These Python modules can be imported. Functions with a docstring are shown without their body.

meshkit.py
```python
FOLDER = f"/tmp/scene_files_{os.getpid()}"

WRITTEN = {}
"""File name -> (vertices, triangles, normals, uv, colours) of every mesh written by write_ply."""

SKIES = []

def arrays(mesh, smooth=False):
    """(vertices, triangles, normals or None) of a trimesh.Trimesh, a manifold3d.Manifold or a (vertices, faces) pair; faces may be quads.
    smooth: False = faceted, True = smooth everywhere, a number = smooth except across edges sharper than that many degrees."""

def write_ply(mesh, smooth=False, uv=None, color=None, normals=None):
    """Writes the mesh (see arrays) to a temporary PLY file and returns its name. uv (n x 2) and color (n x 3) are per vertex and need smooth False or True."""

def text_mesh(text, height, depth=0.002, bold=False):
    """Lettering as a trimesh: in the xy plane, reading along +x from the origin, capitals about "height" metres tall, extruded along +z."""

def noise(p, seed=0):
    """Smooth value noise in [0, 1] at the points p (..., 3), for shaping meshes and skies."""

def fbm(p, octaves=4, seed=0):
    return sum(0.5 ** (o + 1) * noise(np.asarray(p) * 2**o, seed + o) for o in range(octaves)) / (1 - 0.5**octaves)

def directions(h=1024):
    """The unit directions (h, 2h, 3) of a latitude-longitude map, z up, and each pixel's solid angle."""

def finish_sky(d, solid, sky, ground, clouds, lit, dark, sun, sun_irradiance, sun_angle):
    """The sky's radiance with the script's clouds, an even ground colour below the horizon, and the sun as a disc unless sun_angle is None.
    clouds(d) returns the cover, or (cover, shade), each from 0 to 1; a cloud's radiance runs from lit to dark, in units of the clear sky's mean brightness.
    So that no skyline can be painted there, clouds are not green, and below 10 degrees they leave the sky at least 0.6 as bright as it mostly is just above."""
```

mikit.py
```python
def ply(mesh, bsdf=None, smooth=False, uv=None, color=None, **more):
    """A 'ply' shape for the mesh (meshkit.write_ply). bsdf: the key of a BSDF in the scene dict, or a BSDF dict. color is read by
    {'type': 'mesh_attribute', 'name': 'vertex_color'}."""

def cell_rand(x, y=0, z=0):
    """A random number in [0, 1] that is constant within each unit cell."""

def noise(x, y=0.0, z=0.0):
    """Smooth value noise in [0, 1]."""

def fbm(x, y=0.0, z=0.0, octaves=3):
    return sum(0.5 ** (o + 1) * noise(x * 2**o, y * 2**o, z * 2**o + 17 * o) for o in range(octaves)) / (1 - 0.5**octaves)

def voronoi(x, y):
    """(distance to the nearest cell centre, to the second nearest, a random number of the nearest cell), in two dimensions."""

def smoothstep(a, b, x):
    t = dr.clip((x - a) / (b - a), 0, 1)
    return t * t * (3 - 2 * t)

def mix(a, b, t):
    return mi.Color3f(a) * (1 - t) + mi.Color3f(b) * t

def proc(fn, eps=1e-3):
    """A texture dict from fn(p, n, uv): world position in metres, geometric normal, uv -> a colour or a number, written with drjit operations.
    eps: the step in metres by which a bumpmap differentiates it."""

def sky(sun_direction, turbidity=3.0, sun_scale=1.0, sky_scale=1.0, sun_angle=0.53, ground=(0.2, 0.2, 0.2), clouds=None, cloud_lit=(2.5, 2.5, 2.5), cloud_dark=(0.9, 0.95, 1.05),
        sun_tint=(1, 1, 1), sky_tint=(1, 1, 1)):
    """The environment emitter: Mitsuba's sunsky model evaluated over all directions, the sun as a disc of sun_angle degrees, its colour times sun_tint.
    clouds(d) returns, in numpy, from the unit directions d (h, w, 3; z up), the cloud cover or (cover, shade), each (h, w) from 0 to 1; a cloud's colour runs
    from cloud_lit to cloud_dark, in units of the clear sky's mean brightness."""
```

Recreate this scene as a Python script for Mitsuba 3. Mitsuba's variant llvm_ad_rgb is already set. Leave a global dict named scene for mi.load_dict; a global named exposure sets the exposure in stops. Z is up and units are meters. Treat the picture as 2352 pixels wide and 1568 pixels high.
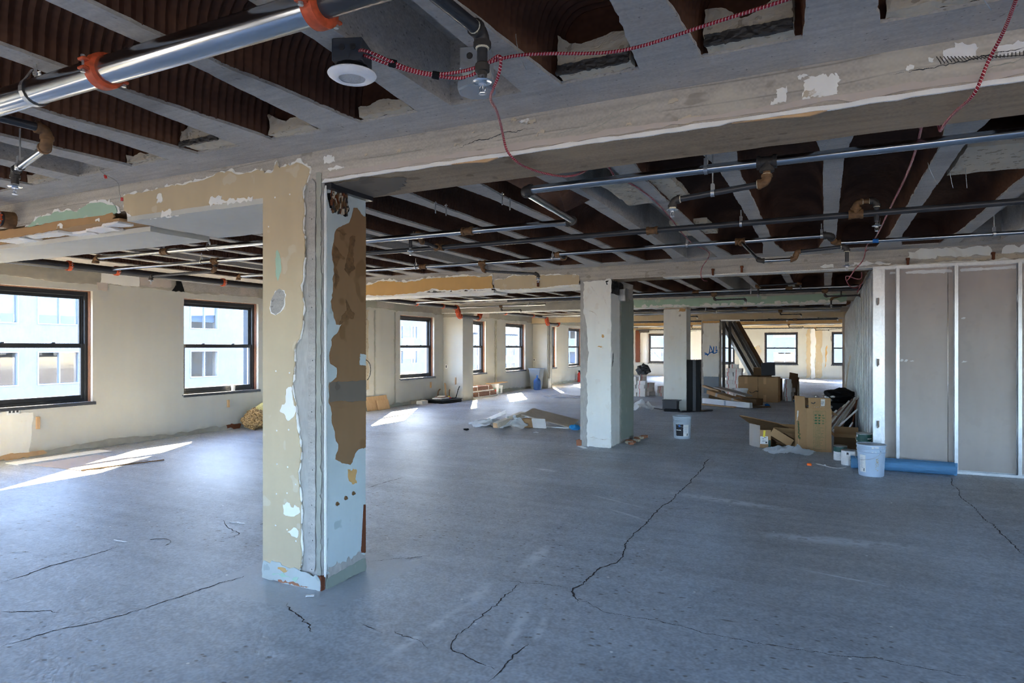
import math, random
import numpy as np
import trimesh
import drjit as dr
import mitsuba as mi
import mikit
import meshkit
from shapely.geometry import Polygon, box as sbox, LineString
from shapely.ops import unary_union
from mikit import proc, fbm, noise, voronoi, smoothstep, mix, cell_rand

# ------------------------------------------------------------------ camera, sky, exposure
YAW = math.radians(25.9)                      # the optical axis is turned from +Y (along the window wall) towards -X
FX, FY = -math.sin(YAW), math.cos(YAW)
T4 = mi.ScalarTransform4f
scene = {'type': 'scene'}
labels = {}
scene['camera'] = {
    'type': 'perspective', 'fov': 2 * math.degrees(math.atan(1176 / 1480.0)), 'fov_axis': 'x',
    'principal_point_offset_x': 0.0, 'principal_point_offset_y': -14.0 / 1568,
    'near_clip': 0.05, 'far_clip': 900.0,
    'to_world': T4().look_at(origin=[0, 0, 1.5], target=[FX, FY, 1.5], up=[0, 0, 1])}
SUN = (-0.98, 1.82, 1.0)
scene['sky'] = mikit.sky(SUN, turbidity=2.6, sun_scale=1.35, sky_scale=1.0, ground=(0.28, 0.27, 0.26), sky_tint=(0.99, 0.95, 1.08), sun_tint=(0.97, 0.98, 0.98))
exposure = 6.9

rng = np.random.default_rng(7)
R = lambda a, b: float(rng.uniform(a, b))

# ------------------------------------------------------------------ materials
C3 = mi.Color3f


def rgb(c):
    return {'type': 'rgb', 'value': [float(x) for x in c]}


def mat(name, color, rough=0.7, spec=0.3, metal=0.0, bump=None, bscale=1.0, eps=1e-3, two=True, **kw):
    tex = proc(color) if callable(color) else rgb(color)
    b = {'type': 'principled', 'base_color': tex, 'roughness': rough, 'metallic': metal, **kw}
    if 'eta' not in kw:
        b['specular'] = spec
    if bump is not None:
        b = {'type': 'bumpmap', 'nested_texture': proc(bump, eps), 'scale': bscale, 'bsdf': b}
    scene[name] = {'type': 'twosided', 'bsdf': b} if two else b
    return name


def ell(p, cx, cy, rx, ry, ang=0.0):
    c, s = math.cos(ang), math.sin(ang)
    u = ((p.x - cx) * c + (p.y - cy) * s) / rx
    v = (-(p.x - cx) * s + (p.y - cy) * c) / ry
    return dr.sqrt(u * u + v * v)


SCUFFS = [(-1.90, 2.88, 0.62, 0.045, 1.54), (-1.87, 4.25, 0.42, 0.085, 1.60), (-1.90, 3.42, 0.30, 0.08, 1.62), (-1.48, 3.12, 0.42, 0.05, 1.79), (-1.36, 3.15, 0.30, 0.035, 1.82), (-2.44, 2.33, 0.12, 0.055, 0.23),
          (-3.05, 7.28, 0.24, 0.08, -0.26), (-1.59, 5.66, 0.40, 0.03, -0.53), (-1.8, 6.1, 0.5, 0.025, -0.45), (0.14, 4.72, 0.42, 0.02, -0.19), (-0.9, 6.6, 0.9, 0.14, -0.2), (0.1, 5.6, 0.8, 0.16, 0.1)]


def floor_col(p, n, uv):
    big = fbm(p.x * 0.55, p.y * 0.55, 3.1, 4)
    med = fbm(p.x * 2.3 + 7, p.y * 1.1, 1.7, 4)
    streak = fbm(p.x * 0.7, p.y * 9.0, 5.0, 3)           # trowel / abrasion marks run along X
    fine = noise(p.x * 90, p.y * 90)
    v = 0.40 + 0.17 * (big - 0.5) + 0.14 * (med - 0.5) + 0.10 * (streak - 0.5) + 0.13 * (fine - 0.5) + 0.10 * (fbm(p.x * 28, p.y * 34, 1.0, 2) - 0.5)
    c = C3(v * 0.925, v * 0.985, v * 1.05)
    # worn, browner lane where the screed is older
    br = smoothstep(0.55, 0.75, fbm(p.x * 0.4 + 3, p.y * 0.35 + 9, 0.0, 3))
    c = mix(c, c * C3(0.93, 0.86, 0.79), br)
    # old tile-glue grid at the far end, 0.3 m pitch
    gx = dr.abs(p.x / 0.31 - dr.floor(p.x / 0.31) - 0.5)
    gy = dr.abs(p.y / 0.62 - dr.floor(p.y / 0.62) - 0.5)
    g = dr.maximum(smoothstep(0.47, 0.5, gx), smoothstep(0.485, 0.5, gy)) * smoothstep(7.5, 9.0, p.y) * smoothstep(0.35, 0.6, fbm(p.x * 1.1, p.y * 1.1, 8.0, 2))
    c = c * (1 - 0.16 * g)
    # smooth square of new cement round the first column
    sq = dr.maximum(dr.abs(p.x + 3.03) - 0.52, dr.abs(p.y - 3.27) - 0.5)
    c = mix(c, C3(0.44, 0.46, 0.48), (1 - smoothstep(-0.02, 0.01, sq)) * 0.75)
    # chalky scuffs
    w = mi.Float(0)
    for cx, cy, rx, ry, a in SCUFFS:
        w = dr.maximum(w, 1 - smoothstep(0.2, 1.0, ell(p, cx, cy, rx, ry, a)))
    w = w * smoothstep(0.3, 0.75, fbm(p.x * 22, p.y * 22, 2.0, 3) + 0.12)
    c = mix(c, C3(0.66, 0.68, 0.70), w * 0.75)
    # pits: small dark gouges in clusters
    f, s, r = voronoi(p.x * 9 + 2 * noise(p.x * 3, p.y * 3), p.y * 13)
    patch = smoothstep(0.56, 0.64, fbm(p.x * 0.8 + 20, p.y * 1.6 + 11, 1.0, 3))
    pit = (1 - smoothstep(0.05, 0.16, f)) * dr.select(r > 0.66, 1.0, 0.0) * patch
    c = mix(c, C3(0.17, 0.15, 0.14), pit * 0.8)
    f2, s2, r2 = voronoi(p.x * 3.1 + 40, p.y * 3.1)
    spk = (1 - smoothstep(0.015, 0.035, f2)) * dr.select(r2 > 0.85, 1.0, 0.0)
    return mix(c, C3(0.8, 0.8, 0.78), spk)


def floor_bump(p, n, uv):
    rough = smoothstep(0.45, 0.6, fbm(p.x * 0.9 + 4, p.y * 0.9, 0.0, 2))
    f, s, r = voronoi(p.x * 9 + 2 * noise(p.x * 3, p.y * 3), p.y * 13)
    patch = smoothstep(0.56, 0.64, fbm(p.x * 0.8 + 20, p.y * 1.6 + 11, 1.0, 3))
    pit = (1 - smoothstep(0.05, 0.2, f)) * dr.select(r > 0.66, 1.0, 0.0) * patch
    return 0.003 * fbm(p.x * 6, p.y * 11, 0.0, 3) + (0.0016 + 0.0026 * rough) * fbm(p.x * 70, p.y * 70, 0.0, 2) - 0.004 * pit + 0.0010 * fbm(p.x * 2.0, p.y * 26, 3.0, 2)


mat('m_floor', floor_col, 0.52, 0.5, bump=floor_bump, eps=2e-3)


def conc_col(p, n, uv):
    a = fbm(p.x * 2.1, p.y * 2.1, p.z * 2.1, 4)
    b = fbm(p.x * 6, p.y * 45, p.z * 45, 3)
    c = noise(p.x * 120, p.y * 120, p.z * 120)
    v = 0.42 + 0.19 * (a - 0.5) + 0.15 * (b - 0.5) + 0.10 * (c - 0.5)
    col = C3(v * 0.97, v * 0.91, v * 0.83)
    spots = smoothstep(0.74, 0.80, fbm(p.x * 55, p.y * 55, p.z * 55, 2))
    stain = smoothstep(0.58, 0.75, fbm(p.x * 1.3 + 8, p.y * 3.5, p.z * 2, 4))
    return mix(mix(col, col * C3(0.62, 0.60, 0.58), stain * 0.8), C3(0.16, 0.15, 0.14), spots * 0.6)


mat('m_concrete', conc_col, 0.85, 0.15, bump=lambda p, n, uv: 0.003 * fbm(p.x * 12, p.y * 40, p.z * 12, 3))


def beam_col(p, n, uv):
    a = fbm(p.x * 1.6, p.y * 1.6, p.z * 3.0, 4)
    b = fbm(p.x * 1.2, p.y * 30, p.z * 38, 3)             # board marks along X
    c = noise(p.x * 110, p.y * 110, p.z * 110)
    v = 0.42 + 0.20 * (a - 0.5) + 0.17 * (b - 0.5) + 0.09 * (c - 0.5)
    col = C3(v * 1.03, v * 0.945, v * 0.825)
    lines = smoothstep(0.44, 0.49, dr.abs(p.z * 11 + 0.35 * noise(p.x * 3, p.y) - dr.floor(p.z * 11 + 0.35 * noise(p.x * 3, p.y)) - 0.5)) * smoothstep(0.45, 0.6, noise(p.x * 2.2, p.z * 8))
    col = col * (1 - 0.3 * lines)
    pale = smoothstep(0.60, 0.72, fbm(p.x * 2.5 + 9, p.y * 2.5, p.z * 4, 4))
    col = mix(col, C3(0.52, 0.48, 0.40), pale * 0.6)
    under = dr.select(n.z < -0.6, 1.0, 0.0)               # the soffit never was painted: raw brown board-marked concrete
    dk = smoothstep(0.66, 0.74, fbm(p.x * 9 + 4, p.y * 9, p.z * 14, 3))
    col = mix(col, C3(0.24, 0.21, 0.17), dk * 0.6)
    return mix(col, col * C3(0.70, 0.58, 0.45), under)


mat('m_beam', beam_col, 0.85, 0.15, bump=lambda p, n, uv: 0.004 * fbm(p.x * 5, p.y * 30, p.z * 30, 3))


def wall_col(p, n, uv):
    a = fbm(p.x * 0.9, p.y * 0.9, p.z * 0.7, 4)
    s = fbm(p.x * 7, p.y * 7, p.z * 0.5, 3)
    v = 0.53 + 0.08 * (a - 0.5) + 0.05 * (s - 0.5)
    col = C3(v * 1.0, v * 0.985, v * 0.895)
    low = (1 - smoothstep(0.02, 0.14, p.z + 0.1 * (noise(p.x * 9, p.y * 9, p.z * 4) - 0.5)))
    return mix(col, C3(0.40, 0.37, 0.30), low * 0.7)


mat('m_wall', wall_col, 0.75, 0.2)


def band_col(p, n, uv):
    a = fbm(p.x * 1.7, p.y * 1.7, p.z * 5, 4)
    b = fbm(p.x * 14, p.y * 14, p.z * 14, 3)
    v = 0.36 + 0.22 * (a - 0.5) + 0.1 * (b - 0.5)
    col = C3(v, v * 0.94, v * 0.8)
    g = smoothstep(0.52, 0.6, fbm(p.x * 0.6 + 5, p.y * 0.6 + 2, 0.0, 2))
    return mix(col, C3(0.33, 0.35, 0.30), g * 0.6)


mat('m_band', band_col, 0.85, 0.15, bump=lambda p, n, uv: 0.004 * fbm(p.x * 16, p.y * 16, p.z * 16, 3))


def rust_col(p, n, uv):
    a = fbm(p.x * 2.2, p.y * 1.4, p.z * 2.2, 4)
    b = noise(p.x * 60, p.y * 60, p.z * 60)
    c = mix(C3(0.062, 0.028, 0.017), C3(0.15, 0.068, 0.036), smoothstep(0.35, 0.75, a))
    return c * (0.85 + 0.3 * b)


mat('m_rust', rust_col, 0.62, 0.3)


def plaster(base, mark, amt=1.0, k=0.0, sc=1.0):
    base, mark = C3(*base), C3(*mark)

    def f(p, n, uv):
        a = fbm(p.x * 1.3 + k, p.y * 1.3, p.z * 1.0, 4)
        s = fbm(p.x * 16, p.y * 16, p.z * 2.2 + k, 3)
        d = fbm(p.x * 11 * sc + k, p.y * 11 * sc, p.z * 8 * sc, 3)
        c = base * (0.92 + 0.16 * a) * (0.96 + 0.08 * s)
        c = mix(c, mark, smoothstep(0.66, 0.70, d) * 0.7 * amt)
        return c
    return f


mat('m_cream', plaster((0.53, 0.425, 0.275), (0.60, 0.54, 0.43), 0.6), 0.55, 0.3)
mat('m_ochre', plaster((0.56, 0.34, 0.13), (0.52, 0.32, 0.14), 0.3, 3.0), 0.6, 0.25)
mat('m_paleblue', plaster((0.50, 0.57, 0.575), (0.30, 0.38, 0.37), 0.8, 6.0), 0.5, 0.3)
mat('m_green', plaster((0.36, 0.50, 0.385), (0.62, 0.60, 0.52), 0.8, 9.0), 0.55, 0.3)
mat('m_whitewash', plaster((0.77, 0.76, 0.70), (0.60, 0.53, 0.42), 0.3, 12.0), 0.6, 0.25)
mat('m_paper', plaster((0.255, 0.155, 0.08), (0.16, 0.085, 0.035), 0.8, 15.0, 0.45), 0.8, 0.15)
mat('m_dullgreen', plaster((0.255, 0.29, 0.245), (0.38, 0.38, 0.34), 0.5, 10.0), 0.7, 0.2)
mat('m_dirtywhite', plaster((0.47, 0.50, 0.47), (0.30, 0.34, 0.32), 0.8, 13.0, 1.6), 0.7, 0.2)
mat('m_tapeband', plaster((0.17, 0.145, 0.115), (0.11, 0.09, 0.07), 0.8, 14.0), 0.8, 0.15)
mat('m_drywall', plaster((0.50, 0.44, 0.395), (0.45, 0.39, 0.35), 0.4, 18.0), 0.8, 0.15)
def core_col(p, n, uv):
    a_ = fbm(p.x * 5, p.y * 5, p.z * 1.3, 4)
    b_ = fbm(p.x * 60, p.y * 60, p.z * 14, 3)
    v = 0.40 + 0.22 * (a_ - 0.5) + 0.16 * (b_ - 0.5)
    return C3(v, v * 0.955, v * 0.88)


mat('m_core', core_col, 0.9, 0.1, bump=lambda p, n, uv: 0.004 * fbm(p.x * 45, p.y * 45, p.z * 12, 3))
mat('m_stone', plaster((0.52, 0.45, 0.345), (0.25, 0.19, 0.13), 0.9, 21.0, 3.0), 0.9, 0.1)
mat('m_card', plaster((0.42, 0.255, 0.125), (0.37, 0.22, 0.10), 0.4, 24.0), 0.8, 0.15)
mat('m_card_dark', (0.14, 0.085, 0.046), 0.85, 0.1)
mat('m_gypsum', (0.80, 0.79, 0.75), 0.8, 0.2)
mat('m_facade', plaster((0.215, 0.22, 0.217), (0.19, 0.195, 0.193), 0.4, 30.0), 0.8, 0.2)


def wood_col(p, n, uv):
    g = fbm(p.x * 5, p.y * 45 + 2 * noise(p.x * 2, p.y * 3), p.z * 45, 3)
    return mix(C3(0.52, 0.44, 0.34), C3(0.70, 0.62, 0.50), g)


mat('m_greywood', wood_col, 0.6, 0.25)
mat('m_wood', lambda p, n, uv: mix(C3(0.50, 0.31, 0.16), C3(0.63, 0.43, 0.25), fbm(p.x * 30, p.y * 30, p.z * 4, 3)), 0.7, 0.2)


def galv_col(p, n, uv):
    f, s, r = voronoi((p.x + p.y * 0.7) * 45, p.z * 45 + p.y * 21)
    v = 0.60 + 0.07 * (r - 0.5) + 0.22 * (fbm(p.x * 4, p.y * 4, p.z * 3, 3) - 0.5)
    return C3(v * 0.97, v * 1.0, v * 1.02)


mat('m_galv', galv_col, 0.34, 0.5, 0.88)
mat('m_pipe_bright', lambda p, n, uv: C3(0.50, 0.52, 0.545) * (0.85 + 0.3 * fbm(p.x * 5, p.y * 5, p.z * 5, 3)), 0.16, 0.5, 1.0)
mat('m_pipe_black', lambda p, n, uv: C3(0.05, 0.052, 0.056) * (0.7 + 0.7 * fbm(p.x * 9, p.y * 9, p.z * 9, 3)), 0.33, 0.5, 0.3)
mat('m_iron_brown', lambda p, n, uv: mix(C3(0.10, 0.06, 0.035), C3(0.26, 0.14, 0.06), fbm(p.x * 40, p.y * 40, p.z * 40, 3)), 0.6, 0.3, 0.2)
mat('m_iron_dark', (0.06, 0.055, 0.05), 0.5, 0.4, 0.4)
mat('m_tape', (0.72, 0.66, 0.50), 0.6, 0.3)
mat('m_coupling', lambda p, n, uv: C3(0.50, 0.085, 0.03) * (0.65 + 0.7 * fbm(p.x * 50, p.y * 50, p.z * 50, 3)), 0.5, 0.35)
mat('m_chrome', (0.85, 0.86, 0.88), 0.15, 0.5, 1.0)
mat('m_frame', (0.022, 0.026, 0.032), 0.4, 0.4)
mat('m_sillmetal', (0.10, 0.11, 0.125), 0.28, 0.6, 0.5)
mat('m_black', (0.007, 0.008, 0.009), 0.55, 0.15)
mat('m_black_metal', (0.03, 0.032, 0.037), 0.35, 0.5, 0.3)
mat('m_charcoal', (0.055, 0.06, 0.068), 0.5, 0.35)
mat('m_white_plastic', (0.82, 0.83, 0.84), 0.4, 0.4)
mat('m_white', (0.80, 0.79, 0.77), 0.6, 0.3)
mat('m_grey_plastic', (0.20, 0.24, 0.28), 0.45, 0.4)
mat('m_bucket_grey', (0.42, 0.48, 0.54), 0.45, 0.4)
mat('m_bucket_blue', (0.46, 0.56, 0.68), 0.4, 0.45)
mat('m_roll_blue', lambda p, n, uv: C3(0.10, 0.255, 0.44) * (0.8 + 0.4 * fbm(p.x * 6, p.y * 40, p.z * 40, 3)), 0.55, 0.35)
mat('m_dkgreen', (0.018, 0.075, 0.062), 0.4, 0.4)
mat('m_tin', (0.62, 0.63, 0.64), 0.3, 0.5, 0.8)
mat('m_red', (0.55, 0.03, 0.03), 0.35, 0.5)
mat('m_orange', (0.85, 0.16, 0.03), 0.5, 0.3)
mat('m_yellow', (0.80, 0.66, 0.05), 0.5, 0.3)
mat('m_paleyellow', lambda p, n, uv: C3(0.74, 0.66, 0.30) * (0.75 + 0.5 * fbm(p.x * 30, p.y * 30, p.z * 30, 3)), 0.9, 0.1)
mat('m_batt', lambda p, n, uv: mix(C3(0.17, 0.10, 0.04), C3(0.56, 0.38, 0.19), smoothstep(0.3, 0.7, fbm(p.x * 55, p.y * 55, p.z * 55, 3))), 0.95, 0.05)
mat('m_bluebits', (0.03, 0.33, 0.68), 0.4, 0.4)
mat('m_spray', (0.02, 0.16, 0.50), 0.6, 0.3)
mat('m_ink', (0.04, 0.04, 0.045), 0.7, 0.2)
mat('m_crack', (0.055, 0.05, 0.05), 0.95, 0.05)
mat('m_brick', (0.36, 0.16, 0.09), 0.9, 0.1)
mat('m_rustplate', (0.14, 0.045, 0.022), 0.7, 0.2)
mat('m_brownslat', lambda p, n, uv: mix(C3(0.16, 0.075, 0.055), C3(0.34, 0.20, 0.15), fbm(p.x * 5, p.y * 50, p.z * 50, 2)), 0.7, 0.2)
mat('m_reveal', (0.24, 0.13, 0.095), 0.7, 0.2)
mat('m_blind', (0.13, 0.155, 0.20), 0.7, 0.2)
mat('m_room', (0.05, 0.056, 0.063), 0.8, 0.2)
mat('m_paperwhite', (0.78, 0.78, 0.76), 0.7, 0.2)
mat('m_boxprint', (0.17, 0.20, 0.09), 0.8, 0.1)
mat('m_greenink', (0.03, 0.13, 0.06), 0.7, 0.2)
mat('m_cable', lambda p, n, uv: mix(C3(0.27, 0.018, 0.03), C3(0.85, 0.70, 0.70), smoothstep(0.86, 0.97, dr.sin(6.2832 * (uv.x * 85 + uv.y)) * 0.5 + 0.5) * 0.9), 0.35, 0.4, 0.2)
mat('m_jug', (0.10, 0.24, 0.62), 0.12, 0.5, spec_trans=0.55, eta=1.2, two=False)
scene['m_glass'] = {'type': 'thindielectric', 'int_ior': 1.5, 'specular_reflectance': rgb((0.9, 0.95, 1.0)), 'specular_transmittance': rgb((0.86, 0.90, 0.93))}
scene['m_film'] = {'type': 'principledthin', 'base_color': rgb((0.82, 0.85, 0.88)), 'roughness': 0.22, 'spec_trans': 0.35, 'diff_trans': 0.6, 'eta': 1.4}
scene['m_whitefilm'] = {'type': 'principledthin', 'base_color': rgb((0.86, 0.87, 0.87)), 'roughness': 0.4, 'spec_trans': 0.0, 'diff_trans': 0.6, 'eta': 1.4}

# ------------------------------------------------------------------ naming helpers
_seen = {}


def numbered(name):
    k = _seen.get(name, -1) + 1
    _seen[name] = k
    return name if k == 0 else f'{name}_{k:03d}'


def thing(name, label, cat, group=None, kind=None):
    key = numbered(name)
    e = {'label': label}
    if cat:
        e['category'] = cat
    if group:
        e['group'] = group
    if kind:
        e['kind'] = kind
    labels[key] = e
    return key


def struct(name, label):
    return thing(name, label, None, kind='structure')


def part(parent, name, mesh, bsdf, smooth=False, label=None, tw=None, kind=None, **kw):
    key = numbered(parent + '__' + name)
    d = dict(mesh) if isinstance(mesh, dict) else mikit.ply(mesh, bsdf, smooth, **kw)
    if tw is not None:
        d['to_world'] = tw
    scene[key] = d
    if label or kind:
        labels[key] = {k: v for k, v in (('label', label), ('kind', kind)) if v}
    return key


def solo(name, mesh, bsdf, label, cat, group=None, smooth=False, kind=None, tw=None):
    key = thing(name, label, cat, group, kind)
    d = dict(mesh) if isinstance(mesh, dict) else mikit.ply(mesh, bsdf, smooth)
    if tw is not None:
        d['to_world'] = tw
    scene[key] = d
    return key


# ------------------------------------------------------------------ mesh helpers
def cat_(*ms):
    return trimesh.util.concatenate([m for m in ms if m is not None])


def bx(x0, x1, y0, y1, z0, z1, bev=0.0):
    if bev <= 0:
        m = trimesh.creation.box((x1 - x0, y1 - y0, z1 - z0))
        m.apply_translation(((x0 + x1) / 2, (y0 + y1) / 2, (z0 + z1) / 2))
        return m
    b = min(bev, (x1 - x0) / 2.01, (y1 - y0) / 2.01, (z1 - z0) / 2.01)
    pts = []
    for sx, X in ((1, x0), (-1, x1)):
        for sy, Y in ((1, y0), (-1, y1)):
            for sz, Z in ((1, z0), (-1, z1)):
                pts += [(X, Y + sy * b, Z + sz * b), (X + sx * b, Y, Z + sz * b), (X + sx * b, Y + sy * b, Z)]
    return trimesh.convex.convex_hull(np.array(pts))


def rot(m, ang, axis=(0, 0, 1), at=(0, 0, 0)):
    m = m.copy()
    m.apply_transform(trimesh.transformations.rotation_matrix(ang, axis, at))
    return m


def mv(m, x, y, z):
    m = m.copy()
    m.apply_translation((x, y, z))
    return m


def tube(pts, r, sides=12, cap=True, uvs=False):
    p = np.asarray(pts, float)
    n = len(p)
    t = np.zeros_like(p)
    d = p[1:] - p[:-1]
    d /= np.linalg.norm(d, axis=1, keepdims=True) + 1e-12
    t[0], t[-1] = d[0], d[-1]
    t[1:-1] = d[1:] + d[:-1]
    t /= np.linalg.norm(t, axis=1, keepdims=True) + 1e-12
    a = np.array([0, 0, 1.0]) if abs(t[0][2]) < 0.9 else np.array([1.0, 0, 0])
    rr = np.broadcast_to(np.asarray(r, float), (n,))
    ang = np.arange(sides + (1 if uvs else 0)) * 2 * np.pi / sides
    rings = []
    for i in range(n):
        a = a - t[i] * (a @ t[i])
        a /= np.linalg.norm(a) + 1e-12
        b = np.cross(t[i], a)
        k = 1.0
        if 0 < i < n - 1:
            k = 1 / max(0.5, float(np.sqrt((1 + d[i] @ d[i - 1]) / 2)))
            ax = d[i] - d[i - 1]
            ln = np.linalg.norm(ax)
            ring = np.cos(ang)[:, None] * a + np.sin(ang)[:, None] * b
            if ln > 1e-6:
                ax = ax / ln
                ring = ring + (ring @ ax)[:, None] * ax * (k - 1)
            rings.append(p[i] + rr[i] * ring)
            continue
        rings.append(p[i] + rr[i] * (np.cos(ang)[:, None] * a + np.sin(ang)[:, None] * b))
    s = len(ang)
    v = np.vstack(rings)
    f = []
    for i in range(n - 1):
        for j in range(sides):
            j2 = j + 1 if uvs else (j + 1) % sides
            q = (i * s + j, i * s + j2, (i + 1) * s + j2, (i + 1) * s + j)
            f += [(q[0], q[1], q[2]), (q[0], q[2], q[3])]
    if cap and not uvs:
        v = np.vstack([v, p[:1], p[-1:]])
        c0, c1 = len(v) - 2, len(v) - 1
        for j in range(sides):
            j2 = (j + 1) % sides
            f.append((c0, j2, j))
            f.append((c1, (n - 1) * s + j, (n - 1) * s + j2))
    m = trimesh.Trimesh(v, np.array(f), process=False)
    if uvs:
        L = np.concatenate([[0], np.cumsum(np.linalg.norm(p[1:] - p[:-1], axis=1))])
        uv = np.stack([np.repeat(L, s), np.tile(np.arange(s) / sides, n)], 1)
        return m, uv
    return m


def spline(pts, n=8):
    p = np.asarray(pts, float)
    from scipy.interpolate import CubicSpline
    t = np.concatenate([[0], np.cumsum(np.linalg.norm(p[1:] - p[:-1], axis=1) ** 0.7)])
    cs = CubicSpline(t, p)
    return cs(np.linspace(0, t[-1], n * (len(p) - 1) + 1))


def lathe(profile, n=32, at=(0, 0, 0)):
    """profile: (r, z) from bottom to top, outside surface"""
    pr = np.asarray(profile, float)
    ang = np.arange(n) * 2 * np.pi / n
    v = np.stack([pr[:, None, 0] * np.cos(ang), pr[:, None, 0] * np.sin(ang), np.broadcast_to(pr[:, None, 1], (len(pr), n))], -1).reshape(-1, 3)
    f = []
    for i in range(len(pr) - 1):
        for j in range(n):
            j2 = (j + 1) % n
            a, b, c, d_ = i * n + j, i * n + j2, (i + 1) * n + j2, (i + 1) * n + j
            f += [(a, b, c), (a, c, d_)]
    m = trimesh.Trimesh(v + np.asarray(at, float), np.array(f), process=False)
    return m


def wob(pts, step=0.03, amp=0.006, seed=0, closed=True):
    """an outline resampled and roughened"""
    p = np.asarray(pts, float)
    if closed:
        p = np.vstack([p, p[:1]])
    L = np.concatenate([[0], np.cumsum(np.linalg.norm(p[1:] - p[:-1], axis=1))])
    n = max(8, int(L[-1] / step))
    s = np.linspace(0, L[-1], n, endpoint=not closed)
    q = np.stack([np.interp(s, L, p[:, 0]), np.interp(s, L, p[:, 1])], 1)
    g = np.random.default_rng(seed)
    k = g.normal(0, amp, (n, 2)) + np.repeat(g.normal(0, amp, (n // 3 + 1, 2)), 3, 0)[:n]
    return q + k


def poly_of(pts):
    p = Polygon(pts)
    if not p.is_valid:
        p = p.buffer(0)
    if p.geom_type != 'Polygon':
        p = max(p.geoms, key=lambda g: g.area)
    return p


def extr(poly, h):
    gs = getattr(poly, 'geoms', [poly])
    return cat_(*[trimesh.creation.extrude_polygon(g, h, engine='earcut') for g in gs if g.area > 1e-7])


def frame(o, u, n):
    """4x4: local x along u, local y = up (z), local z = outward n"""
    m = np.eye(4)
    m[:3, 0], m[:3, 1], m[:3, 2], m[:3, 3] = u, (0, 0, 1), n, o
    return m


def face_my(y):                 # a face towards the camera (-Y); u = X
    return frame((0, y, 0), (1, 0, 0), (0, -1, 0))


def face_px(x):                 # a face towards +X; u = Y
    return frame((x, 0, 0), (0, 1, 0), (1, 0, 0))


def onface(mesh, fr):
    m = mesh.copy()
    m.apply_transform(fr)
    if np.linalg.det(fr[:3, :3]) < 0:
        m.invert()
    return m


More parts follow.
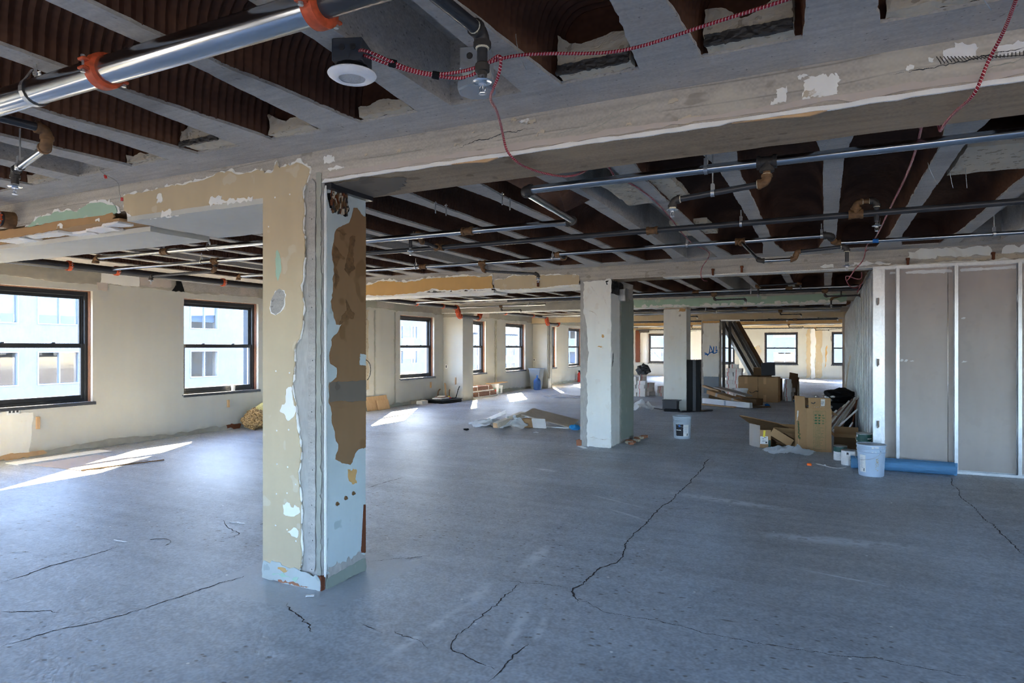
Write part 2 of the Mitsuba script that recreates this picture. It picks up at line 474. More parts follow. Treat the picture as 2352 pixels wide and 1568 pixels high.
def patch(pts, fr, th=0.008, step=0.03, amp=0.005, seed=0, lift=0.0, clip=None):
    q = poly_of(wob(pts, step, amp, seed))
    if clip:
        q = q.intersection(sbox(clip[0], clip[2], clip[1], clip[3]))
    m = extr(q, th)
    m.apply_translation((0, 0, lift))
    return onface(m, fr)


def rough(m, amp, freq, seed=0, sub=0.0):
    v, f = np.array(m.vertices), np.array(m.faces)
    if sub:
        v, f = trimesh.remesh.subdivide_to_size(v, f, sub, max_iter=12)
    m = trimesh.Trimesh(v, f, process=True)
    m.merge_vertices()
    q = np.array(m.vertices)
    d = np.stack([meshkit.fbm(q * freq + 11 * k, 3, seed + k) - 0.5 for k in range(3)], 1)
    m.vertices = q + d * 2 * amp
    return m


def crumple(w, d, h, seed, n=26, freq=5.0, edge=0.15):
    """a crumpled sheet lying on the floor, footprint w x d, up to h high; local coordinates, z >= 0"""
    g = np.random.default_rng(seed)
    xs = np.linspace(-1, 1, n)
    X, Y = np.meshgrid(xs, xs)
    P = np.stack([X * freq * 0.5, Y * freq * 0.5, np.full_like(X, seed * 1.7)], -1)
    z = np.abs(meshkit.fbm(P, 4, seed) - 0.5) * 2.2
    rdg = np.abs(meshkit.fbm(P * 2.3 + 5, 3, seed + 3) - 0.5) * 1.2
    rad = np.sqrt(X ** 2 + Y ** 2)
    out = 1 + 0.35 * (meshkit.fbm(np.stack([np.cos(np.arctan2(Y, X)) * 2, np.sin(np.arctan2(Y, X)) * 2, np.full_like(X, seed)], -1), 3, seed) - 0.5)
    fall = np.clip(1.05 - rad / 1.25, 0, 1) ** 0.8
    Z = h * (z * 0.8 + rdg * 0.6 + 0.35) * fall
    sx = X * np.sqrt(1 - Y ** 2 / 2) * out * w / 2 + g.normal(0, 0.006 * w, X.shape)
    sy = Y * np.sqrt(1 - X ** 2 / 2) * out * d / 2 + g.normal(0, 0.006 * d, X.shape)
    v = np.stack([sx, sy, np.maximum(Z, 0.002)], -1).reshape(-1, 3)
    i, j = np.meshgrid(np.arange(n - 1), np.arange(n - 1), indexing='ij')
    a = (i * n + j).ravel()
    f = np.vstack([np.stack([a, a + 1, a + n + 1], 1), np.stack([a, a + n + 1, a + n], 1)])
    return trimesh.Trimesh(v, f, process=False)


def blob(rx, ry, rz, seed, amp=0.25, freq=2.5, sub=3):
    m = trimesh.creation.icosphere(subdivisions=sub)
    v = np.array(m.vertices)
    r = 1 + amp * (meshkit.fbm(v * freq, 3, seed) - 0.5) * 2
    m.vertices = v * r[:, None] * (rx, ry, rz)
    return m


def ribbon(pts, w, z, seed=0, amp=0.006, step=0.02):
    """a flat crack line of varying width on a horizontal plane"""
    p = np.asarray(pts, float)
    L = np.concatenate([[0], np.cumsum(np.linalg.norm(p[1:] - p[:-1], axis=1))])
    n = max(4, int(L[-1] / step))
    s = np.linspace(0, L[-1], n)
    q = np.stack([np.interp(s, L, p[:, 0]), np.interp(s, L, p[:, 1])], 1)
    g = np.random.default_rng(seed)
    jit = np.cumsum(g.normal(0, amp, (n, 2)), 0)
    jit -= np.linspace(0, 1, n)[:, None] * jit[-1]
    q = q + jit * 0.55 + g.normal(0, amp * 0.5, (n, 2))
    t = np.gradient(q, axis=0)
    t /= np.linalg.norm(t, axis=1, keepdims=True) + 1e-9
    nn = np.stack([-t[:, 1], t[:, 0]], 1)
    ww = w * (0.35 + 0.9 * g.random(n)) * np.clip(np.minimum(s, L[-1] - s) / 0.12, 0.15, 1)
    a, b = q + nn * ww[:, None] / 2, q - nn * ww[:, None] / 2
    v = np.vstack([np.c_[a, np.full(n, z)], np.c_[b, np.full(n, z)]])
    i = np.arange(n - 1)
    f = np.vstack([np.stack([i, n + i, n + i + 1], 1), np.stack([i, n + i + 1, i + 1], 1)])
    return trimesh.Trimesh(v, f, process=False)

# ------------------------------------------------------------------ measured outlines (metres)
CRACKS = [
    (0.012, [(-1.4, 9.04), (-1.36, 7.0), (-1.34, 6.36), (-1.36, 5.64), (-1.37, 5.12), (-1.3, 4.38), (-1.35, 4.18), (-1.36, 3.89), (-1.4, 3.73), (-1.3, 3.57)]),
    (0.01, [(-1.36, 2.55), (-1.36, 2.67), (-1.36, 2.92), (-1.35, 2.98)]),
    (0.007, [(-1.36, 2.67), (-1.51, 2.7), (-1.6, 2.74), (-1.7, 2.77), (-1.72, 2.84), (-1.72, 2.96), (-1.74, 3.11), (-1.73, 3.16), (-1.73, 3.33), (-1.74, 3.54), (-1.76, 3.72)]),
    (0.005, [(-1.33, 3.6), (-1.28, 3.63), (-1.13, 3.52), (-0.97, 3.51), (-0.73, 3.54)]),
    (0.005, [(-0.85, 3.53), (-0.57, 3.49), (-0.39, 3.5), (-0.16, 3.5), (0.08, 3.52), (0.23, 3.57), (0.34, 3.56), (0.5, 3.55), (0.65, 3.55)]),
    (0.008, [(1.31, 8.95), (1.24, 7.82), (1.25, 7.24), (1.26, 6.46), (1.27, 6.2), (1.29, 5.8)]),
    (0.009, [(-3.72, 1.78), (-3.7, 1.88), (-3.68, 2.0), (-3.61, 2.15), (-3.58, 2.25), (-3.55, 2.39), (-3.51, 2.56), (-3.48, 2.73), (-3.43, 2.98), (-3.43, 3.06)]),
    (0.012, [(-4.74, 2.28), (-4.74, 2.44), (-4.76, 2.6), (-4.75, 2.83), (-4.79, 3.09)]),
    (0.009, [(-2.83, 2.84), (-2.75, 2.76), (-2.62, 2.7), (-2.52, 2.65), (-2.41, 2.59)]),
    (0.008, [(-4.22, 2.02), (-4.02, 2.11), (-3.89, 2.17)]),
    (0.008, [(-4.74, 3.96), (-4.44, 3.78), (-4.23, 3.7), (-4.24, 3.53)]),
    (0.006, [(-2.3, 2.8), (-2.2, 2.78), (-2.09, 2.75)]),
    (0.006, [(-2.1, 2.8), (-2.0, 2.77), (-1.88, 2.74), (-1.76, 2.7)]),
    (0.005, [(-1.92, 3.69), (-1.77, 3.75), (-1.62, 3.77), (-1.42, 3.78)]),
    (0.012, [(-4.4, 5.49), (-4.42, 5.83), (-4.38, 6.19)]),
    (0.006, [(-2.89, 3.61), (-2.68, 3.79), (-2.57, 3.94)]),
]
COL1_CREAM = [(-3.282, 2.634), (-3.233, 2.633), (-3.202, 2.625), (-3.19, 2.65), (-3.178, 2.689), (-3.166, 2.692), (-3.154, 2.646), (-3.082, 2.655), (-3.071, 2.671), (-3.047, 2.651), (-2.989, 2.67), (-2.954, 2.657), (-2.885, 2.618), (-2.891, 2.571), (-2.937, 2.502), (-2.943, 2.437), (-2.931, 2.375), (-2.943, 2.237), (-2.931, 2.201), (-2.937, 2.149), (-2.925, 2.07), (-2.937, 2.01), (-2.931, 1.94), (-2.96, 1.889), (-2.948, 1.81), (-2.937, 1.749), (-2.948, 1.627), (-2.966, 1.557), (-3.012, 1.513), (-3.018, 1.478), (-3.019, 1.464), (-3.013, 1.394), (-3.026, 1.294), (-3.033, 1.214), (-3.006, 1.144), (-2.99, 1.015), (-2.967, 0.917), (-2.96, 0.818), (-2.98, 0.716), (-2.973, 0.597), (-2.953, 0.5), (-2.96, 0.399), (-2.953, 0.301), (-2.953, 0.201), (-2.96, 0.131), (-3.006, 0.064), (-2.837, 0.06), (-2.843, 0.005), (-3.28, 0.001)]
COL1_PAPER = [(3.35, 2.412), (3.392, 2.42), (3.427, 2.38), (3.47, 2.384), (3.473, 1.477), (3.47, 0.823), (3.381, 0.825), (3.357, 0.776), (3.31, 0.732), (3.175, 0.794), (3.204, 0.89), (3.182, 0.923), (3.146, 1.017), (3.138, 1.098), (3.117, 1.169), (3.11, 1.258), (3.117, 1.282), (3.189, 1.314), (3.189, 1.369), (3.124, 1.406), (3.12, 1.465), (3.132, 1.383), (3.12, 1.461), (3.132, 1.539), (3.177, 1.584), (3.242, 1.647), (3.189, 1.641), (3.164, 1.688), (3.138, 1.766), (3.157, 1.942), (3.157, 2.029), (3.138, 2.079), (3.157, 2.169), (3.17, 2.241), (3.228, 2.273), (3.309, 2.318), (3.336, 2.368)]
COL1_BAND = [(3.113, 1.282), (3.47, 1.281), (3.47, 1.142), (3.117, 1.164)]
COL1_HOLE = [(3.101, 2.48), (3.151, 2.482), (3.228, 2.482), (3.282, 2.466), (3.295, 2.406), (3.268, 2.351), (3.228, 2.366), (3.189, 2.385), (3.157, 2.357), (3.12, 2.406)]
COL1_STREAKS = [[(3.309, 2.228), (3.364, 2.236), (3.336, 2.086), (3.357, 2.016), (3.295, 1.964), (3.255, 1.996), (3.295, 2.135)], [(3.157, 2.152), (3.228, 2.091), (3.268, 2.069), (3.215, 2.063), (3.177, 2.005), (3.202, 1.946), (3.177, 1.873), (3.157, 1.889), (3.164, 1.986), (3.145, 2.08)], [(3.177, 2.242), (3.282, 2.241), (3.255, 2.219)], [(3.268, 1.809), (3.309, 1.758), (3.357, 1.724), (3.35, 1.696), (3.202, 1.646), (3.228, 1.7), (3.282, 1.738)]]
COL1_RUST = [(3.451, 0.449), (3.474, 0.444), (3.474, 0.118), (3.421, 0.133), (3.434, 0.267)]
COL1_SMALLBROWN = [(3.287, 0.71), (3.381, 0.694), (3.365, 0.639), (3.381, 0.61), (3.341, 0.604), (3.302, 0.641)]
COL1_GREYBLOT = [(3.103, 0.126), (3.189, 0.139), (3.279, 0.123), (3.405, 0.138), (3.479, 0.117), (3.479, 0.053), (3.341, 0.063), (3.189, 0.069), (3.103, 0.077)]
COL1_WHITE = [[(-3.08, 1.247), (-3.033, 1.254), (-3.019, 1.164), (-2.996, 1.105), (-3.019, 1.064), (-3.066, 1.036), (-3.087, 1.081), (-3.127, 1.089), (-3.12, 1.135), (-3.08, 1.147)], [(-3.107, 0.498), (-3.053, 0.519), (-3.039, 0.49), (-3.006, 0.504), (-2.96, 0.494), (-2.967, 0.453), (-3.033, 0.431), (-3.093, 0.434)], [(-3.066, 0.336), (-3.006, 0.369), (-2.973, 0.348), (-2.982, 0.302), (-3.019, 0.312)]]
COL1_MINT = [(-3.16, 2.129), (-3.136, 2.11), (-3.118, 2.055), (-3.118, 2.011), (-3.148, 1.919), (-3.166, 1.987), (-3.172, 2.068)]
COL1_OVAL = [(-3.136, 1.874), (-3.1, 1.859), (-3.088, 1.823), (-3.1, 1.771), (-3.124, 1.736), (-3.166, 1.715), (-3.202, 1.724), (-3.215, 1.765), (-3.202, 1.818), (-3.166, 1.862)]
B1_CREAM = [(-4.713, 2.621), (-4.679, 2.635), (-4.508, 2.638), (-4.304, 2.641), (-4.108, 2.649), (-3.896, 2.649), (-3.793, 2.661), (-3.692, 2.681), (-3.582, 2.676), (-3.464, 2.646), (-3.338, 2.662), (-3.277, 2.639), (-3.277, 2.468), (-3.39, 2.464), (-3.604, 2.462), (-3.736, 2.444), (-3.849, 2.45), (-4.181, 2.444), (-4.521, 2.445), (-4.639, 2.477), (-4.706, 2.526)]
B1_GREEN = [(-6.399, 2.505), (-6.051, 2.518), (-5.933, 2.511), (-5.883, 2.541), (-5.81, 2.572), (-5.641, 2.571), (-5.594, 2.59), (-5.408, 2.587), (-5.287, 2.562), (-5.258, 2.582), (-5.199, 2.59), (-5.14, 2.611), (-5.082, 2.619), (-4.982, 2.613), (-4.815, 2.571), (-4.781, 2.537), (-4.788, 2.516), (-4.829, 2.507)]
B1_TAN = [(-6.399, 2.5), (-4.829, 2.516), (-4.815, 2.467), (-4.968, 2.462), (-6.399, 2.426)]
B2_OCHRE = [(-8.702, 2.549), (-8.164, 2.611), (-7.469, 2.623), (-7.27, 2.634), (-7.147, 2.679), (-6.833, 2.664), (-6.597, 2.634), (-6.341, 2.652), (-6.159, 2.682), (-5.801, 2.684), (-5.433, 2.685), (-4.879, 2.658), (-4.869, 2.459), (-5.326, 2.468), (-5.626, 2.461), (-5.89, 2.471), (-6.001, 2.514), (-6.181, 2.464), (-6.667, 2.433), (-7.147, 2.421), (-7.469, 2.442), (-8.702, 2.381)]
B2_CREAM = [(-4.828, 2.602), (-4.606, 2.6), (-4.507, 2.649), (-3.928, 2.63), (-3.376, 2.603), (-3.367, 2.467), (-4.194, 2.432), (-4.707, 2.434), (-4.828, 2.475)]

# ------------------------------------------------------------------ the setting: floor
WX, FYW, BYW, RXW = -9.8, 34.3, -3.4, 6.9      # inner faces: window wall, far wall, back wall, right wall
fl = struct('floor', 'grey blue concrete floor, worn, pitted and cracked')
scene[fl] = mikit.ply(bx(WX - 0.3, RXW + 0.3, BYW - 0.3, FYW + 0.3, -0.3, 0), 'm_floor')
for i, (w, pts) in enumerate(CRACKS):
    part(fl, 'crack', ribbon(pts, w, 0.0012, i, 0.007), 'm_crack')

# ------------------------------------------------------------------ outer walls with windows
WIN_W, WIN_Z0, WIN_Z1 = 1.60, 0.70, 2.34


def wall(name, label, o, u, n, length, centers, w=WIN_W, z0=WIN_Z0, z1=WIN_Z1, bsdf='m_wall'):
    """o: inner floor corner where u starts; n: outward"""
    fr = frame(o, u, n)
    p = sbox(0, 0, length, 3.25)
    for c in centers:
        p = p.difference(sbox(c - w / 2, z0, c + w / 2, z1))
    k = struct(name, label)
    scene[k] = mikit.ply(onface(extr(p, 0.30), fr), bsdf)
    return k


def window_meshes(w=WIN_W, h=WIN_Z1 - WIN_Z0):
    """double-hung sash window in local coordinates: x along the wall, y outward, z up; origin at the sill's corner on the inner face"""
    y0, y1 = 0.10, 0.22
    t = 0.055
    fr_ = cat_(bx(0, t, y0, y1, 0, h, .004), bx(w - t, w, y0, y1, 0, h, .004), bx(t, w - t, y0, y1, h - t - .02, h, .004), bx(t, w - t, y0, y1, 0, t * .7, .004),
               bx(t, t + .02, y0 + .045, y0 + .06, 0, h), bx(w - t - .02, w - t, y0 + .045, y0 + .06, 0, h))
    mid = h * 0.505

    def sash(za, zb, ya, yb, s, bot, topr):
        return cat_(bx(t, t + s, ya, yb, za, zb, .004), bx(w - t - s, w - t, ya, yb, za, zb, .004), bx(t + s, w - t - s, ya, yb, za, za + bot, .004), bx(t + s, w - t - s, ya, yb, zb - topr, zb, .004))
    up = sash(mid - .03, h - t - .02, y0 + .06, y0 + .10, .045, .062, .045)
    lo = sash(t * .7, mid + .03, y0 + .01, y0 + .05, .05, .06, .062)
    pu = bx(t + .04, w - t - .04, y0 + .079, y0 + .0795, mid + .02, h - t - .06)
    pl = bx(t + .045, w - t - .045, y0 + .029, y0 + .0295, t * .7 + .055, mid - .02)

    def sheet(m):
        b = m.bounds
        y = b[0][1]
        return trimesh.Trimesh([(b[0][0], y, b[0][2]), (b[1][0], y, b[0][2]), (b[1][0], y, b[1][2]), (b[0][0], y, b[1][2])], [(0, 1, 2), (0, 2, 3)], process=False)
    sill = cat_(bx(-.03, w + .03, -.035, y0 + .02, -.022, .0, .004), bx(-.03, w + .03, -.035, -.028, -.045, -.02, .002))
    lock = cat_(bx(-.03, .03, -.012, .012, 0, .012, .003), bx(-.012, .03, -.006, .006, .012, .022, .002))
    lk = [mv(lock, w * q, y0 + .03, mid + .025) for q in (.3, .7)]
    jamb = cat_(bx(.0, .012, .052, y0, 0, h), bx(w - .012, w, .052, y0, 0, h), bx(0, w, .052, y0, h - .012, h))
    return [('frame', fr_, 'm_frame'), ('upper_sash', up, 'm_frame'), ('lower_sash', lo, 'm_frame'), ('upper_sash__pane', sheet(pu), 'm_glass'), ('lower_sash__pane', sheet(pl), 'm_glass'),
            ('sill', sill, 'm_sillmetal'), ('sash_lock', lk[0], 'm_frame'), ('sash_lock_001', lk[1], 'm_frame'), ('jamb_strip', jamb, 'm_reveal')]


_W0 = [(n, mikit.ply(m, b)) for n, m, b in window_meshes()]
_WB = [(n, mikit.ply(m, b)) for n, m, b in window_meshes(2.4, 2.05)]
_W2 = [(n, mikit.ply(m, b)) for n, m, b in window_meshes(2.0, 1.80)]
_win = [0]


def window(o, u, n, label, kit=_W0):
    _win[0] += 1
    k = f'window_{_win[0]}'
    labels[k] = {'label': label, 'kind': 'structure'}
    m = np.eye(4)
    m[:3, 0], m[:3, 1], m[:3, 2], m[:3, 3] = u, n, (0, 0, 1), o
    for nm, d in kit:
        scene[f'{k}__{nm}'] = {**d, 'to_world': T4(m)}


WL = [-1.0, 2.02, 5.10, 8.215, 11.32, 14.415, 17.46, 20.49, 23.49, 26.48, 29.5, 32.5]
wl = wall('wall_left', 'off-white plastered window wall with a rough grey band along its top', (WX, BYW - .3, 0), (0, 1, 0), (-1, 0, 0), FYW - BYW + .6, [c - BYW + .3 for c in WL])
say = ['black sash window in the plaster wall, out of view', 'black sash window in the plaster wall behind the big pipe', 'black double-hung window nearest the camera in the plaster wall', 'black double-hung window with a paper cup on its sill',
       'black double-hung window hidden behind the nearest column', 'black double-hung window beside the first white pier', 'black double-hung window partly behind the first white pier, over the bundled slats',
       'black double-hung window beside the grey bin', 'black window mostly hidden by the second pier', 'black double-hung window above the fire extinguisher', 'black window far along the plaster wall', 'black window at the far end of the plaster wall']
for c, s in zip(WL, say):
    window((WX, c - WIN_W / 2, WIN_Z0), (0, 1, 0), (-1, 0, 0), s)
FC = [-7.77, -4.87, -1.945, 1.05, 4.0]
wf = wall('wall_far', 'cream far wall with black windows at the end of the floor', (WX - .3, FYW, 0), (1, 0, 0), (0, 1, 0), RXW - WX + .6, [c - WX + .3 for c in FC], 1.52, 0.68, 2.25)
_W1 = [(n, mikit.ply(m, b)) for n, m, b in window_meshes(1.52, 2.25 - 0.68)]
for c, s in zip(FC, ['black sash window in the cream far wall, beside the brown pipe chase', 'black sash window in the far wall behind the leaning studs', 'black sash window in the far wall above the cardboard box stack', 'black sash window in the far wall next to the stud partition', 'black sash window in the far wall hidden by the partition']):
    window((c - .76, FYW, 0.68), (1, 0, 0), (0, 1, 0), s, _W1)
BC = [-7.9, -4.9, -1.9, 1.1, 4.1]  # unseen back windows, their size set by the skylight they let in
wall('wall_back', 'plastered back wall with wide windows behind the camera', (RXW + .3, BYW, 0), (-1, 0, 0), (0, -1, 0), RXW - WX + .6, [RXW + .3 - c for c in BC], 2.0, 0.55, 2.35)
for c in BC:
    window((c + 1.0, BYW, 0.55), (-1, 0, 0), (0, -1, 0), 'wide black window in the unseen back wall, sized to let in skylight', _W2)
RC = [-1.2, 1.9, 24.4, 27.4, 30.4, 33.0]  # unseen windows added for light, the far four to brighten the far bays
wall('wall_right', 'plastered side wall out of view with wide windows added to let in light', (RXW, FYW + .3, 0), (0, -1, 0), (1, 0, 0), FYW - BYW + .6, [FYW + .3 - c for c in RC], 2.4, 0.35, 2.40)
for c in RC:
    window((RXW, c + 1.2, 0.35), (0, -1, 0), (1, 0, 0), 'wide black window added out of view in the side wall to let in light', _WB)

# dressing of the window wall: grey rough band, plaster remnants, piers, stripped base line
low = [(y, 2.445 + 0.012 * math.sin(y * 3.1)) for y in np.arange(BYW, FYW, 0.4)]
part(wl, 'header_band', patch(low + [(FYW, 2.76), (BYW, 2.76)], face_px(WX), 0.035, 0.06, 0.007, 3), 'm_band', label='rough grey concrete band above the plaster')
for i, (y0, y1, z0, z1, b) in enumerate([(6.0, 6.6, 2.47, 2.66, 'm_gypsum'), (6.62, 7.15, 2.48, 2.70, 'm_drywall'), (7.35, 9.0, 2.47, 2.69, 'm_concrete'), (8.55, 8.8, 2.48, 2.62, 'm_drywall'), (5.95, 6.1, 2.36, 2.47, 'm_drywall'), (12.6, 13.3, 2.47, 2.66, 'm_concrete'), (16.7, 18.4, 2.47, 2.63, 'm_drywall')]):
    part(wl, 'patch', patch([(y0, z0), (y1, z0), (y1, z1), (y0, z1)], face_px(WX), 0.012, 0.05, 0.006, 40 + i, 0.03), b)
part(wl, 'hole', patch([(7.17, 2.44), (7.42, 2.43), (7.36, 2.52), (7.33, 2.66), (7.22, 2.66), (7.24, 2.53)], face_px(WX), 0.004, 0.04, 0.006, 51, 0.044), 'm_black')
# seams of plasterboard and scraped strips
for y0, y1, z0, z1, b, s in [(9.27, 9.3, 0.0, 2.43, 'm_stone', 1), (12.18, 12.33, 0.5, 2.4, 'm_stone', 2), (12.55, 12.6, 0.2, 2.4, 'm_band', 3), (13.36, 13.42, 0.0, 2.4, 'm_band', 4), (18.86, 18.92, 0.0, 2.4, 'm_band', 5)]:
    part(wl, 'scraped_strip', patch([(y0, z0), (y1, z0), (y1, z1), (y0, z1)], face_px(WX), 0.003, 0.06, 0.012 if s == 2 else 0.004, 60 + s), b)
part(wl, 'patch', patch([(4.4, 0.05), (5.05, 0.05), (5.1, 0.6), (4.75, 0.64), (4.4, 0.6)], face_px(WX), 0.002, 0.05, 0.006, 71), 'm_whitewash')
bl = struct('baseboard_left', 'torn dirty base strip along the foot of the window wall')
scene[bl] = mikit.ply(patch([(BYW, 0.002), (FYW, 0.002), (FYW, 0.10)] + [(y, 0.085 + 0.02 * math.sin(2.3 * y)) for y in np.arange(FYW - .5, BYW, -.5)] + [(BYW, 0.09)], face_px(WX), 0.012, 0.07, 0.008, 5), 'm_band')
for y0, y1, b in [(4.3, 5.25, 'm_wood'), (8.28, 8.62, 'm_rustplate'), (14.1, 14.5, 'm_stone')]:
    part(bl, 'torn_strip', patch([(y0, 0.0), (y1, 0.0), (y1, 0.06), ((y0 + y1) / 2, 0.10), (y0, 0.085)], face_px(WX), 0.02, 0.05, 0.012, int(y0 * 7)), b)
PIERS = [(3.07, 3.62, -9.15), (9.3, 9.85, -9.15), (15.68, 16.28, -9.15), (21.95, 22.45, -9.22), (28.1, 28.6, -9.22)]
for i, (y0, y1, x1) in enumerate(PIERS):
    part(wl, 'pier', bx(WX, x1, y0, y1, 0, 2.72, .006), 'm_wall')
    part(wl, 'pier_band', rough(bx(WX, x1 + .012, y0 - .012, y1 + .01, 2.36, 2.50), .004, 9, i, .1), 'm_band')
for i, (y, x1) in enumerate([(15.68, -9.15), (21.95, -9.22)]):
    f = face_my(y)
    xx = -9.69 if i == 0 else -9.74
    tag = f'white wall outlet on the {"first" if i == 0 else "second"} pier'
    k = thing('wall_outlet', tag, 'outlet')
    part(k, 'plate', onface(mv(bx(xx - .035, xx + .035, .90 + .08 * i, 1.02 + .08 * i, 0, .006, .002), 0, 0, 0), f), 'm_white')
    part(k, 'socket', onface(bx(xx - .018, xx + .018, .925 + .08 * i, .995 + .08 * i, .006, .009), f), 'm_charcoal')
for i, (y, z, h) in enumerate([(5.15, 0.46, .17), (8.31, 0.48, .14), (15.02, .47, .16)]):
    solo('wood_cleat', onface(bx(y - .022, y + .022, z - h / 2, z + h / 2, 0, .03, .003), face_px(WX)), 'm_wood', ['pale wood strip fixed under the nearest window', 'pale wood strip below the window with the cup', 'pale wood strip under the window beside the first pier'][i], 'wood strip')
k = thing('wall_outlet', 'old cut-out outlet box under the nearest window', 'outlet')
part(k, 'plate', onface(bx(4.78, 4.93, .60, .69, 0, .006, .001), face_px(WX)), 'm_paperwhite')
for q in range(3):
    part(k, 'socket', onface(bx(4.80 + .045 * q, 4.825 + .045 * q, .625, .655, .006, .009), face_px(WX)), 'm_charcoal')
# thin conduits up the wall
for y, x, z0, z1 in [(18.95, -9.78, 0.0, 2.4), (21.98, -9.19, 0.35, 2.36), (22.12, -9.19, 0.35, 2.36)]:
    part(wl, 'conduit', cat_(tube([(x, y, z0), (x, y, z1)], .016, 8), tube([(x, y, 1.2), (x, y, 1.23)], .021, 8)), 'm_band', 40)
    if x > -9.5:
        part(wl, 'conduit_sleeve', tube([(x + .012, y, 0), (x + .012, y, .36)], .035, 10), 'm_white', 40)
# far wall dressing
pf = face_my(FYW)
for i, (x0, x1, z0, z1, b, t) in enumerate([(-9.8, 6.9, 2.44, 2.60, 'm_cream', .02), (-9.8, 6.9, 2.60, 2.72, 'm_band', .03), (-6.35, -5.68, .72, 2.36, 'm_gypsum', .012), (-0.80, -0.62, .05, 2.4, 'm_cream', .006), (-0.42, -0.12, .05, 2.4, 'm_cream', .006), (-0.62, -0.42, .05, 2.42, 'm_white', .012), (.02, .06, .55, 1.6, 'm_ochre', .006), (-3.9, -3.6, .2, 2.3, 'm_whitewash', .03)]):  # the gypsum patch paints sunlit, overexposed plaster as white
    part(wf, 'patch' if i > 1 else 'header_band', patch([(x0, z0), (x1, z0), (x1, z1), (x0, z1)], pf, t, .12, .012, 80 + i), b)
for pts in [[(.25, 2.1), (.28, 1.8), (.33, 1.65)], [(.3, 1.45), (.33, 1.1)], [(.1, 2.38), (.75, 2.39)]]:
    part(wf, 'scratch', onface(mv(rot(ribbon(pts, .03, .004, 3, .01), 0), 0, 0, 0), pf), 'm_ink')
part(wf, 'patch', patch([(-3.05 + .2 * math.cos(q), 1.32 + .28 * math.sin(q)) for q in np.linspace(0, 6, 14)], pf, .004, .05, .02, 93), 'm_stone', label='tan bare spot in the plaster')
part(wf, 'patch', patch([(-3.26, 1.36), (-3.16, 1.36), (-3.12, 1.5), (-3.24, 1.52)], pf, .012, .03, .008, 94), 'm_yellow', label='yellow paint mark')
# brown pipe chase on the far wall
k = thing('pipe_chase', 'brown rusty upright pipe chase at the far wall', 'pipe chase')
part(k, 'post', rough(bx(-9.15, -8.95, FYW - .30, FYW - .05, .72, 2.42), .01, 6, 1, .15), 'm_rustplate')
part(k, 'head_plate', bx(-9.0, -8.45, FYW - .28, FYW - .1, 2.30, 2.44), 'm_iron_dark')
part(k, 'backing_board', bx(-8.95, -8.6, FYW - .06, FYW - .005, .7, 2.32, .004), 'm_whitewash')

# ------------------------------------------------------------------ ceiling: concrete ribs, arched corrugated steel pans, slab over them
CZ = 2.72
cl = struct('ceiling', 'ribbed concrete ceiling with rusty corrugated steel pans between the ribs')
scene[cl] = mikit.ply(bx(WX - .3, RXW + .3, BYW - .3, FYW + .3, 3.10, 3.30), 'm_concrete')
ROWS = [-3.18, 3.07, 9.3, 15.55, 21.8, 28.05, 34.3]
BD = 0.45                                       # beam depth along Y
ribs = sorted(b + d for b in [-10.8 + 3.1 * k for k in range(7)] for d in (-.26, .26, .905, 1.55, 2.195) if WX < b + d < RXW)
# (the coffer between -.26 and +.26 of each 3.1 m period is narrower and of bare concrete)
gaps = [(a, b) for a, b in zip(ribs[:-1], ribs[1:])]


def half(gap, y, y0, y1, plain):
    w0 = (gap[1] - gap[0]) / 2 - .065
    if plain:
        return w0
    e = min(y - y0, y1 - y)
    return w0 - .075 * max(0.0, 1 - e / 0.85)


def pan(gap, y0, y1, plain, dense, seed):
    c = (gap[0] + gap[1]) / 2
    if plain:
        w = half(gap, y0, y0, y1, True) + .012
        a = bx(c - w, c + w, y0 - .01, y1 + .01, CZ + .012, CZ + .34)
        top = a.copy()
        keep = a.face_normals[:, 2] > -.5
        a.update_faces(keep)
        a.invert()
        return a
    st = 0.0092 if dense else 0.30
    ny = int((y1 - y0) / st)
    ys = np.linspace(y0 - .01, y1 + .01, ny + 1)
    ns = 15
    th = np.linspace(0, np.pi, ns)
    cx = np.sign(np.cos(th)) * np.abs(np.cos(th)) ** 0.62
    sz = np.abs(np.sin(th)) ** 0.72
    g = np.random.default_rng(seed)
    sag = np.interp(ys, np.linspace(y0, y1, 9), g.normal(0, .008, 9))
    v = np.zeros((ny + 1, ns, 3))
    for i, y in enumerate(ys):
        w = half(gap, min(max(y, y0), y1), y0, y1, False) + .012
        k = 0.0065 * math.sin(2 * math.pi * y / 0.046) if dense else 0.0
        v[i, :, 0] = c + cx * (w + k)
        v[i, :, 1] = y
        v[i, :, 2] = CZ + .012 + sz * (0.315 + k + sag[i])
    a = (np.arange(ny)[:, None] * ns + np.arange(ns - 1)).ravel()
    f = np.vstack([np.stack([a, a + 1, a + ns + 1], 1), np.stack([a, a + ns + 1, a + ns], 1)])
    vv = v.reshape(-1, 3)
    # flat end plates, their own vertices
    ends = []
    for i in (0, ny):
        m0 = len(vv)
        vv = np.vstack([vv, v[i]])
        ff = np.stack([np.full(ns - 2, m0), m0 + np.arange(1, ns - 1), m0 + np.arange(2, ns)], 1)
        f = np.vstack([f, ff])
    return trimesh.Trimesh(vv, f, process=False)


